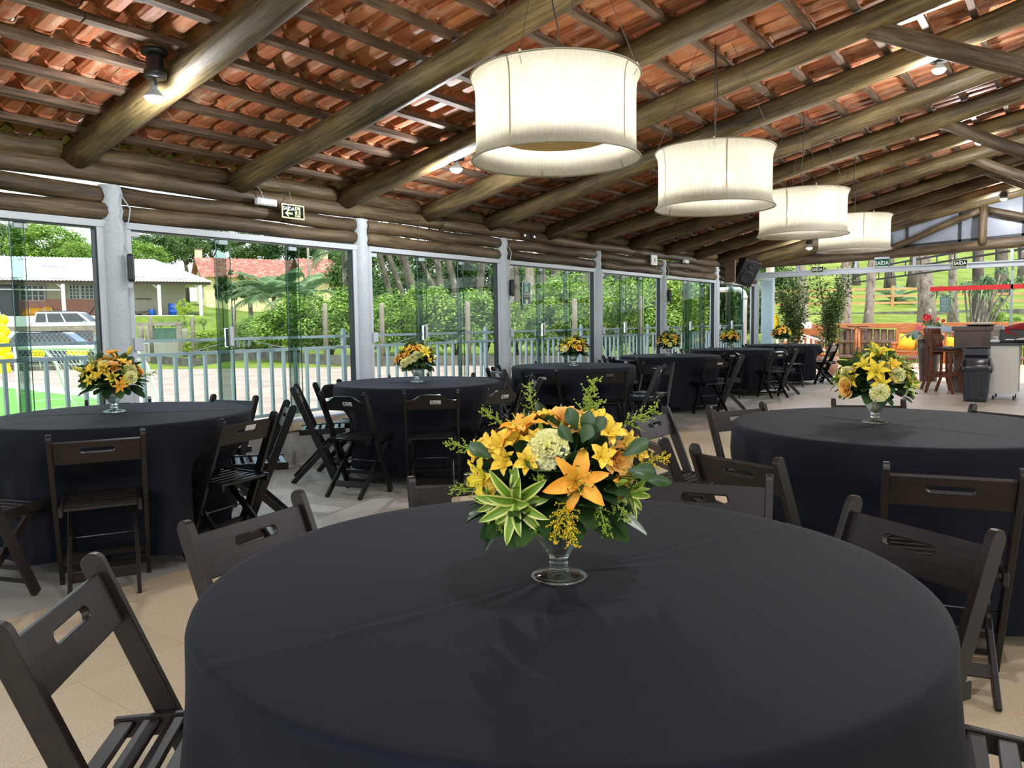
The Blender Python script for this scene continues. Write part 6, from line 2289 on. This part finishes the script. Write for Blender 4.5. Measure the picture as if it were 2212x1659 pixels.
b = MB()
frust(b, .305, .28, .375, .34, 0, .57)
b.build('body', M_bin, t, bevel=.02)
b = MB()
frust(b, .15, .01, .17, .01, .04, .40)
b.build('front_panel', M_bin, t, loc=(-.158, 0, 0), rot=(0, -.052, 0), bevel=.003)
for k in range(6):
    MB().rng(-.172, -.165, -.065 + k * .023, -.053 + k * .023, .43, .46).build('vent_slot', M_black, t)
b = MB()
n = 32
vs = []
rg = random.Random(3)
for (z, s_) in ((.545, 1.10), (.57, 1.13), (.60, 1.08), (.63, 1.02), (.46, 1.13)):
    pass
for (z, s_, wv) in ((.485, 1.14, .02), (.53, 1.13, .012), (.575, 1.09, .006), (.60, 1.05, .003), (.66, .99, .002)):
    for k in range(n):
        a = 2 * PI * k / n
        c_, s2 = math.cos(a), math.sin(a)
        x = .175 * s_ * abs(c_) ** .35 * (1 if c_ > 0 else -1)
        y = .192 * s_ * abs(s2) ** .35 * (1 if s2 > 0 else -1)
        vs.append((x + rg.uniform(-wv, wv), y + rg.uniform(-wv, wv), z + (rg.uniform(-.035, .02) if wv == .02 else rg.uniform(-wv, wv))))
b.add(vs, [(j * n + k, j * n + (k + 1) % n, (j + 1) * n + (k + 1) % n, (j + 1) * n + k) for j in range(4) for k in range(n)], 0, True)
b.build('bag_liner', plain('shiny_black_film', srgb(30, 30, 34), .18, 0, .6), t)
b = MB()
frust(b, .37, .335, .345, .30, .58, .70)
frust(b, .345, .30, .33, .25, .70, .845)
b.build('swing_lid', plain('glossy_black_lid', srgb(22, 24, 32), .22), t, bevel=.025)
M_cart = plain('pale_grey_panel', srgb(196, 192, 182), .5)
M_dkside = noisy('dark_melamine', [(.3, srgb(64, 58, 52)), (.7, srgb(88, 80, 72))], 4, rough=.4)
t = thing('serving_cart', 'pale grey cabinet on casters with a black top at the right edge', 'cabinet', (14.28, .90, 0))
MB().rng(0, .02, -.175, .20, .10, .86).build('front_panel', M_cart, t, bevel=.003)
MB().rng(.02, .62, -.17, .20, .11, .86).build('cabinet_body', M_dkside, t)
MB().rng(-.05, 1.0, -.95, .22, .862, .905).build('top', plain('black_worktop', srgb(26, 26, 28), .3), t, bevel=.004)
for (x, y) in ((.06, -.12), (.06, .15), (.55, -.12), (.55, .15)):
    c = MB().tube([(x, y - .012, .036), (x, y + .012, .036)], .036, 14).build('caster', M_black, t)
    MB().rng(x - .02, x + .02, y - .018, y + .018, .06, .105).build('caster_fork', M_chrome, c)
t = thing('printer', 'black machine under the red cloth on the cart', 'machine', (14.62, .72, .9055))
MB().rng(-.18, .2, -.28, .28, 0, .20).build('body', M_blackm, t, bevel=.012)
MB().rng(-.185, -.18, -.2, .2, .04, .05).build('slot', M_chrome, t)
b = MB()
vs = []
for i in range(13):
    for j in range(9):
        u, v_ = i / 12, j / 8
        y = .27 - .50 * u + .02 * math.sin(6 * v_ + 3 * u)
        x = -.20 - .06 * (1 - u) + .32 * v_
        z = .215 + .10 * math.sin(PI * min(1, max(0, v_))) * (0.5 + .5 * u) + .03 * math.sin(9 * v_ + 5 * u) - (.22 * max(0, .28 - v_) / .28 * (0.3 + u * .8))
        vs.append((x, y, max(z, .012)))
b.add(vs, [(i * 9 + j, (i + 1) * 9 + j, (i + 1) * 9 + j + 1, i * 9 + j + 1) for i in range(12) for j in range(8)], 0, True)
o = b.build('red_cloth', noisy('dark_red_fabric', [(.3, srgb(118, 20, 26)), (.7, srgb(150, 32, 38))], 20, rough=.85), loc=(14.62, .72, .905))
o.scale = (.8, .75, .95)
tag(o, 'crumpled dark red cloth thrown over the black machine', 'cloth')
o = MB().bar((14.3, .78, .955), (14.36, .50, 1.0), .24, .012, (1, 0, 0)).build('clipboard', M_cart)
tag(o, 'pale sheet leaning on the black worktop at the right edge', 'sheet')
t = thing('hand_blender', 'small white handled appliance on the cart top beside the bar counter', 'appliance', (14.35, 1.05, .9055))
MB().ball((0, 0, .02), (.05, .07, .03), 12, 8).build('body', M_signwh, t)
MB().tube([(0, -.02, .04), (0, -.03, .08), (0, .02, .09)], .01, 6).build('handle', M_signwh, t)
t = thing('shell_tray', 'dark tray with pale shells and napkins on the bar top', 'tray', (15.62, 1.36, 1.151))
MB().lathe([(0, 0), (.2, 0), (.24, .03), (.235, .032), (.19, .008), (0, .008)], 24).build('tray', M_blackm, t)
rg = random.Random(5)
for k in range(7):
    MB().ball((rg.uniform(-.13, .13), rg.uniform(-.14, .14), .04), (.05, .04, .03), 10, 6).build('shell', plain('shell_cream', srgb(206, 196, 180), .5) if 'shell_cream' not in bpy.data.materials else bpy.data.materials['shell_cream'], t)
MB().tube([(.05, .06, .03), (.03, .13, .17)], .006, 6).build('stick', M_blackm, t)
# plaque on the end glass
t = thing('plaque', 'grey green engraved plaque stuck on the end glass below the red tape', 'plaque', (XE - .012, 2.15, 1.57))
MB().box((0, 0, 0), (.008, .18, .30)).build('plate', plain('plaque_grey_green', srgb(104, 134, 132), .4), t)
b = MB()
for k in range(9):
    quad(b, -.062, .062 - .02 * (k % 3), .11 - k * .026, .118 - k * .026, .0048, ME)
b.build('engraving', plain('plaque_pale', srgb(150, 174, 170), .4), t)
b = MB()
for (x0, x1, y0, y1) in ((-.08, .08, .132, .136), (-.08, .08, -.136, -.132), (-.08, -.076, -.132, .132), (.076, .08, -.132, .132)):
    quad(b, x0, x1, y0, y1, .0048, ME)
b.build('border', plain('plaque_border', srgb(70, 92, 92), .4), t)

# ---- porch behind the end wall
M_deck = noisy('pinkish_deck_boards', [(.3, srgb(176, 140, 118)), (.7, srgb(206, 174, 152))], 3, (1, 10, 1), .6)
b = MB()
y = -3.0
while y < 8.0:
    b.rng(XE + .1, 25.6, y, y + .135, -.06, .0)
    y += .14
st(b.build('porch_floor', M_deck), 'pinkish boarded porch floor behind the end wall', 'porch')
M_orange = noisy('varnished_orange_wood', [(.3, srgb(150, 88, 48)), (.7, srgb(190, 122, 72))], 3, (1.5, 1.5, 9), .4)
M_halflog = noisy('half_log_brown', [(.3, srgb(104, 78, 66)), (.7, srgb(148, 118, 102))], 2, (6, 6, 1), .6)
t = thing('log_balustrade', 'porch balustrade of upright half logs with a thick varnished rail', 'balustrade', (25.2, 3.0, 0))
MB().rng(-.12, .12, -6, 4.7, 1.02, 1.17).build('hand_rail', M_orange, t, bevel=.01)
MB().tube([(0, -6, .62), (0, 4.7, .62)], .06, 8).build('middle_log', M_halflog, t)
MB().tube([(0, -6, .16), (0, 4.7, .16)], .06, 8).build('bottom_log', M_halflog, t)
p0 = None
k = 0
y = -5.9
rg = random.Random(4)
while y < 4.6:
    if p0 is None:
        p0 = MB().tube([(0, 0, 0), (0, 0, .5), (0, 0, 1.0)], [.088, .084, .086], 10).build('half_log', M_halflog, t, loc=(.1, y, 0))
    else:
        copy_mesh(p0, 'half_log', t, (.1, y, 0), (0, 0, rg.uniform(0, 6)), (1, 1, rg.uniform(.96, 1.0)))
    y += .20
    k += 1
for y in (-4.5, -2.2, .1, 2.4, 4.6):
    MB().tube([(-.02, y, 0), (-.02, y, 1.03)], .1, 10).build('post', M_orange, t)


def bench(loc, rz, wid, label, arm=True):
    t = thing('wooden_bench', label, 'bench', loc, rz)
    for sx_ in (-1, 1):
        x = sx_ * (wid / 2 - .04)
        MB().rng(x - .035, x + .035, -.5, -.43, 0, .64).build('front_leg', M_orange, t)
        MB().bar((x, -.02, 0), (x, .06, 1.08), .07, .07).build('back_leg', M_orange, t)
        MB().rng(x - .05, x + .05, -.54, .02, .64, .68).build('armrest', M_orange, t, bevel=.006)
        MB().rng(x - .03, x + .03, -.47, 0, .12, .18).build('side_rail', M_orange, t)
    b = MB()
    for k in range(5):
        b.rng(-wid / 2 + .03, wid / 2 - .03, -.51 + k * .10, -.42 + k * .10, .43, .46)
    b.build('seat', M_orange, t)
    MB().rng(-wid / 2 + .03, wid / 2 - .03, -.47, -.44, .34, .43).build('apron', M_orange, t)
    MB().rng(-wid / 2 + .06, wid / 2 - .06, .02, .06, .92, 1.08).build('top_board', M_orange, t)
    MB().rng(-wid / 2 + .06, wid / 2 - .06, .0, .035, .52, .60).build('lower_board', M_orange, t)
    k = 0
    x = -wid / 2 + .12
    while x < wid / 2 - .08:
        MB().bar((x, .016, .58), (x, .04, .94), .05, .018).build('back_slat', M_orange, t)
        x += .13
    return t


bench((22.7, 3.15, 0), -PI / 2, 1.55, 'varnished wooden bench with a yellow cushion on the porch')
bench((20.3, 5.35, 0), -PI / 2 + .15, 1.0, 'short wooden porch bench behind the right porch shrub')
o = MB()
vs, fs = [], []
N = 9
for s_ in (-1, 1):
    for i in range(N):
        for j in range(N):
            u, v_ = i / (N - 1) * 2 - 1, j / (N - 1) * 2 - 1
            pf = (1 - u ** 4) * (1 - v_ ** 4)
            sh = 1 - .06 * (1 - max(abs(u), abs(v_)) ** 3) * 0
            vs.append((u * .21 * (1 - .07 * (1 - v_ * v_) * 0 - .05 * (1 - abs(v_))), s_ * .075 * pf ** .6, v_ * .21 * (1 - .05 * (1 - abs(u)))))
for s_ in (0, 1):
    for i in range(N - 1):
        for j in range(N - 1):
            a = s_ * N * N + i * N + j
            q = (a, a + N, a + N + 1, a + 1)
            fs.append(q if s_ == 0 else q[::-1])
o.add(vs, fs, 0, True)
q = o.build('cushion', plain('yellow_cushion_cloth', srgb(240, 176, 40), .8), loc=(22.50, 3.62, .685), rot=(-.22, .12, -PI / 2))
tag(q, 'yellow cushion leaning at the left end of the porch bench', 'cushion')
bouquet((22.40, 3.20, .461), 'small yellow bouquet standing on the porch bench', 9, 1.0, ['alst', 'lilyY', 'carn', 'alst', 'spray'])
vase((22.40, 3.20, .4615), 'footed glass vase standing on the porch bench', 1.0)
q = copy_mesh(bpy.data.objects['cushion'], 'cushion', None, (22.50, 2.55, .645), (-.22, .05, -PI / 2), .8)
tag(q, 'yellow cushion at the right end of the porch bench, showing beside the counter', 'cushion')
# planter with anthurium
M_pot = noisy('dark_glazed_pot', [(.3, srgb(58, 50, 46)), (.7, srgb(84, 74, 68))], 3, rough=.25)
t = thing('planter', 'tall dark glazed planter with red anthurium beside the bar stools', 'planter', (17.95, 2.47, 0.0))
MB().lathe([(0, 0), (.16, 0), (.165, .03), (.19, .35), (.215, .65), (.215, .86), (.20, .88), (.185, .87), (.18, .80), (0, .79)], 28).build('pot', M_pot, t)
b = MB()
rg = random.Random(2)
LP_ = []
for k in range(14):
    a = k * 2.4
    el = .5 + .5 * (k % 3)
    L = .28 + .2 * rg.random()
    o_ = V((0, 0, .8))
    tip = o_ + V((math.cos(a) * math.cos(el), math.sin(a) * math.cos(el), math.sin(el))) * L
    b.tube([o_, (o_ + tip) / 2 + V((0, 0, .04)), tip], .006, 4)
    X = V((math.cos(a), math.sin(a), -.25 - .3 * rg.random())).normalized()
    Y = V((0, 0, 1)).cross(X).normalized()
    obovate(b, Matrix.Translation(tip - X * .08) @ Matrix((X, Y, X.cross(Y))).transposed().to_4x4(), .34, .10, .9, .25)
b.build('foliage', M_foliage, t)
M_anthr = plain('red_spathe', srgb(206, 40, 52), .25)
M_anthp = plain('pink_spathe', srgb(226, 110, 110), .25)
for (dx, dy, z, m_, s_) in ((.02, .06, 1.30, M_anthr, .1), (.0, .20, 1.10, M_anthp, .085), (.0, -.14, 1.27, M_anthp, .06), (.06, -.24, 1.24, M_anthr, .05)):
    f_ = MB()
    pts = []
    for k in range(16):
        a = 2 * PI * k / 16
        r_ = s_ * (1 - .45 * abs(math.sin(a / 2)) ** 6) * (.85 + .25 * abs(math.cos(a / 2)))
        pts.append((r_ * math.cos(a), r_ * math.sin(a) * .9))
    vs = [(0, 0, -.2 * s_)] + [(x, y_, .12 * s_) for x, y_ in pts]
    f_.add(vs, [(0, 1 + k, 1 + (k + 1) % 16) for k in range(16)], 0, True)
    o = f_.build('anthurium_bloom', m_, t)
    o.matrix_local = Matrix.Translation((-.14 + dx, dy, z)) @ frame_to((-1, .1, .55), .4)
    MB().tube([(0, 0, -.02), (.02 * s_ / .1, 0, .06)], .007, 6).build('spadix', M_signcr, o)
    MB().tube([(0, 0, .8), (-.1 + dx, dy * .8, (z + .8) / 2 + .05), (-.14 + dx, dy, z)], .005, 5).build('flower_stalk', M_drG, t)


def porch_shrub(x, y, H, R, label, seed):
    t = thing('potted_shrub', label, 'shrub', (x, y, 0))
    MB().lathe([(0, 0), (.2, 0), (.24, .42), (.22, .44), (.2, .4), (0, .38)], 20).build('pot', M_halflog, t)
    s_ = MB()
    rg = random.Random(seed)
    lf_ = MB()
    vs, fs = [], []
    for k in range(13):
        a = rg.uniform(0, 2 * PI)
        rr = R * rg.uniform(.25, .95)
        top = V((rr * math.cos(a), rr * math.sin(a), H * rg.uniform(.68, 1.02)))
        mid = V((top.x * .35, top.y * .35, H * .5))
        s_.tube([(top.x * .1, top.y * .1, .38), mid, top], [.013, .01, .004], 5)
        for q in range(230):
            u = .20 + .80 * rg.random() ** .8
            p_ = mid.lerp(top, (u - .5) * 2) if u > .5 else V((top.x * .1, top.y * .1, .38)).lerp(mid, u * 2)
            d = V((rg.gauss(0, 1), rg.gauss(0, 1), rg.gauss(0, .7) + .2)).normalized()
            p_ = p_ + d * rg.uniform(.02, .24)
            up = (V((0, 0, 1)) + V((rg.gauss(0, .7), rg.gauss(0, .7), 0))).normalized()
            w_ = up.cross(d).normalized()
            L = rg.uniform(.03, .055)
            o_ = len(vs)
            vs += [p_ - d * L, p_ + w_ * L * .45 + up * L * .1, p_ + d * L, p_ - w_ * L * .45 + up * L * .1]
            fs.append((o_, o_ + 1, o_ + 2, o_ + 3))
    s_.build('stems', M_bark, t)
    lf_.add(vs, fs)
    lf_.build('foliage', M_vine, t)


porch_shrub(18.98, 5.48, 2.48, .52, 'left tall leafy shrub on the porch behind the farthest table', 3)
porch_shrub(18.85, 4.68, 2.55, .60, 'right tall leafy shrub on the porch behind the farthest table', 4)
o = MB().lathe([(.09, 0), (.09, 2.75)], 20).build('porch_column', noisy('cream_column_paint', [(.3, srgb(222, 210, 186)), (.7, srgb(234, 224, 204))], 5, rough=.6), loc=(18.25, 5.86, 0))
tag(o, 'round cream porch column just right of the hall corner', 'column', None, 'structure')
t = thing('drain_pipe', 'white plastic drain pipe with an elbow outside the last window bay', 'pipe', (18.35, 6.5, 0))
MB().tube([(0, 0, 0), (0, 0, 1.9), (-.01, .03, 1.98), (-.03, .12, 2.05), (-.06, .35, 2.06), (-.1, .6, 2.06)], .06, 12).build('pipe', M_whitep, t)
MB().tube([(0, 0, 1.82), (0, 0, 1.9)], .07, 12).build('collar', M_whitep, t)
t = thing('music_stand', 'thin black tripod stand in front of the log balustrade', 'stand', (20.6, 4.42, 0))
MB().tube([(0, 0, .25), (0, 0, 1.12)], .012, 6).build('pole', M_blackm, t)
MB().rng(-.015, .015, -.24, .24, 1.10, 1.125).build('bar', M_blackm, t)
for k in range(3):
    a = k * 2 * PI / 3 + .5
    MB().tube([(0, 0, .62), (.13 * math.cos(a), .13 * math.sin(a), .42), (.3 * math.cos(a), .3 * math.sin(a), 0.01)], .009, 6).build('leg', M_blackm, t)
t = thing('white_handrail', 'white metal stair handrail beyond the farthest bouquet', 'handrail', (19.6, 6.1, 0))
MB().bar((0, .0, 1.08), (0.5, -1.2, .72), .06, .05, (1, 0, 0)).build('top_bar', M_whitep, t)
MB().bar((0, 0, .85), (.5, -1.2, .5), .04, .04, (1, 0, 0)).build('lower_bar', M_whitep, t)
for q in (0, .33, .66, 1):
    MB().bar((.5 * q, -1.2 * q, 0), (.5 * q, -1.2 * q, 1.08 - .36 * q), .05, .05).build('upright', M_whitep, t)
t = thing('pedestal', 'white draped pedestal between the two porch shrubs', 'pedestal', (20.9, 5.75, 0))
MB().lathe([(0, 0), (.24, 0), (.22, .08), (.13, .7), (.12, .9), (.16, .93), (.16, .97), (0, .97)], 16).build('drape', M_whitep, t)
MB().lathe([(0, .97), (.09, .97), (.13, 1.12), (.12, 1.25), (0, 1.25)], 14).build('urn', M_whitep, t)
o = MB().ball((0, 0, 0), (.09, .12, .24), 12, 8).build('balloon', M_ball, loc=(19.0, 5.98, 1.22))
tag(o, 'long yellow balloon beside the cream porch column', 'balloon')
# black lattice girder of the porch roof
A, B = sr(32, 13.45, 2.72), sr(17.2, 12.55, 2.72)
t = thing('porch_girder', 'black steel lattice girder carrying the porch roof outside', 'girder', A)
d = B - A
up = V((0, 0, .46))
for q, nm in ((0, 'lower_chord'), (1, 'upper_chord'), (.55, 'middle_chord')):
    MB().bar(up * q, d + up * q, .05, .05, (0, 0, 1)).build(nm, M_black, t)
for k in range(15):
    u_ = k / 14
    MB().bar(d * u_, d * u_ + up, .03, .03).build('upright', M_black, t)
for q in (0.02, .98):
    MB().bar(d * q + V((0, 0, -4)), d * q, .08, .08).build('support_post', M_black, t)
# ranch fence and low wall on the slope
M_rail = noisy('tan_fence_rail', [(.3, srgb(176, 128, 84)), (.7, srgb(204, 160, 112))], 3, rough=.7)
A, B = sr(41, 10.5), sr(36, 27.5)
t = thing('ranch_fence', 'tan wooden rail fence across the sunny slope', 'fence', A)
d = B - A
for k, z in enumerate((.28, .62, .96)):
    MB().bar(V((0, 0, z)), d + V((0, 0, z)), .10, .04, (0, 0, 1)).build('rail', M_rail, t)
for k in range(9):
    q = d * (k / 8)
    p_ = A + q
    MB().bar(q + V((0, 0, gz(p_.x, p_.y) - A.z - .2)), q + V((0, 0, 1.12)), .12, .12).build('post', M_rail, t)
A, B = sr(35.2, 8.5), sr(33.2, 26)
d = B - A
o = MB().bar((0, 0, .05), d + V((0, 0, .05)), .3, .5, (-d.y, d.x, 0)).build('slope_wall', M_stone, loc=A)
tag(o, 'low stained concrete wall along the foot of the slope', 'wall', None, 'structure')
# broad-leaved tree with drooping leaves behind the red tape
p = gp(2105, 25)
t = thing('dragon_tree', 'many stemmed tree with long drooping leaves behind the red tape', 'tree', p)
rg = random.Random(9)
s_ = MB()
vs, fs = [], []
heads = []
for k in range(15):
    hx, hz = rg.uniform(-1.15, 1.15), rg.uniform(1.35, 2.6)
    hd = GR * hx + GF * rg.uniform(-.5, .5) + V((0, 0, hz))
    s_.tube([GR * (hx * .15), GR * (hx * .5) + V((0, 0, hz * .5)), hd], [.05, .035, .025], 6)
    for q in range(48):
        a = rg.uniform(0, 2 * PI)
        el = rg.uniform(-.3, 1.2)
        u_ = V((math.cos(a) * math.cos(el), math.sin(a) * math.cos(el), math.sin(el)))
        L = rg.uniform(.28, .46)
        w_ = V((-u_.y, u_.x, 0)).normalized() * .024
        m1 = hd + u_ * L * .55
        m2 = hd + u_ * L * .9 + V((0, 0, -.12 - .1 * rg.random()))
        o_ = len(vs)
        vs += [hd - w_ * .5, hd + w_ * .5, m1 - w_, m1 + w_, m2]
        fs += [(o_, o_ + 1, o_ + 3, o_ + 2), (o_ + 2, o_ + 3, o_ + 4)]
s_.build('stems', M_lichen, t)
b = MB().add(vs, fs)
b.build('foliage', M_palm, t)
# ================================================================== camera, sky, exposure
cam = bpy.data.cameras.new('camera')
cam.sensor_fit = 'HORIZONTAL'
cam.sensor_width = 36.0
cam.lens = FPX / 2212 * 36.0
cam.clip_start = 0.05
cam.clip_end = 600
co = bpy.data.objects.new('camera', cam)
COL.objects.link(co)
co.matrix_world = Matrix.Translation(EYE) @ Matrix((RIGHT, -DOWN, -FWD)).transposed().to_4x4()
sc.camera = co

wd = bpy.data.worlds.new('sky')
sc.world = wd
wd.use_nodes = True
nt = wd.node_tree
bg = nt.nodes['Background']
tc = nt.nodes.new('ShaderNodeTexCoord')
mp = nt.nodes.new('ShaderNodeMapping')
mp.inputs['Scale'].default_value = (1, 1, 2.2)
nt.links.new(tc.outputs['Generated'], mp.inputs['Vector'])
n = noise(nt, 2.3, 7, 0.6, mp.outputs['Vector'], 0.3)
r = ramp(nt, [(0.36, (0.42, 0.62, 0.95, 1)), (0.52, (0.95, 0.97, 1.0, 1))])
nt.links.new(n.outputs['Fac'], r.inputs['Fac'])
nt.links.new(r.outputs['Color'], bg.inputs['Color'])
bg.inputs['Strength'].default_value = 1.6

s = bpy.data.lights.new('sun', 'SUN')
s.energy = 3.6
s.angle = math.radians(9)
s.color = (1.0, 0.95, 0.86)
so = bpy.data.objects.new('sun', s)
COL.objects.link(so)
so.rotation_euler = V((0.10, 0.55, -1.0)).to_track_quat('-Z', 'Y').to_euler()

sc.view_settings.view_transform = 'Standard'
sc.view_settings.look = 'None'
sc.view_settings.gamma = 1.0
sc.view_settings.exposure = 0.8
sc.view_settings.use_curve_mapping = False
sc.cycles.max_bounces = 8
sc.cycles.diffuse_bounces = 3
sc.cycles.glossy_bounces = 3
sc.cycles.transmission_bounces = 6
sc.cycles.transparent_max_bounces = 24
sc.cycles.caustics_reflective = False
sc.cycles.caustics_refractive = False
sc.cycles.sample_clamp_indirect = 6.0
sc.cycles.use_denoising = True
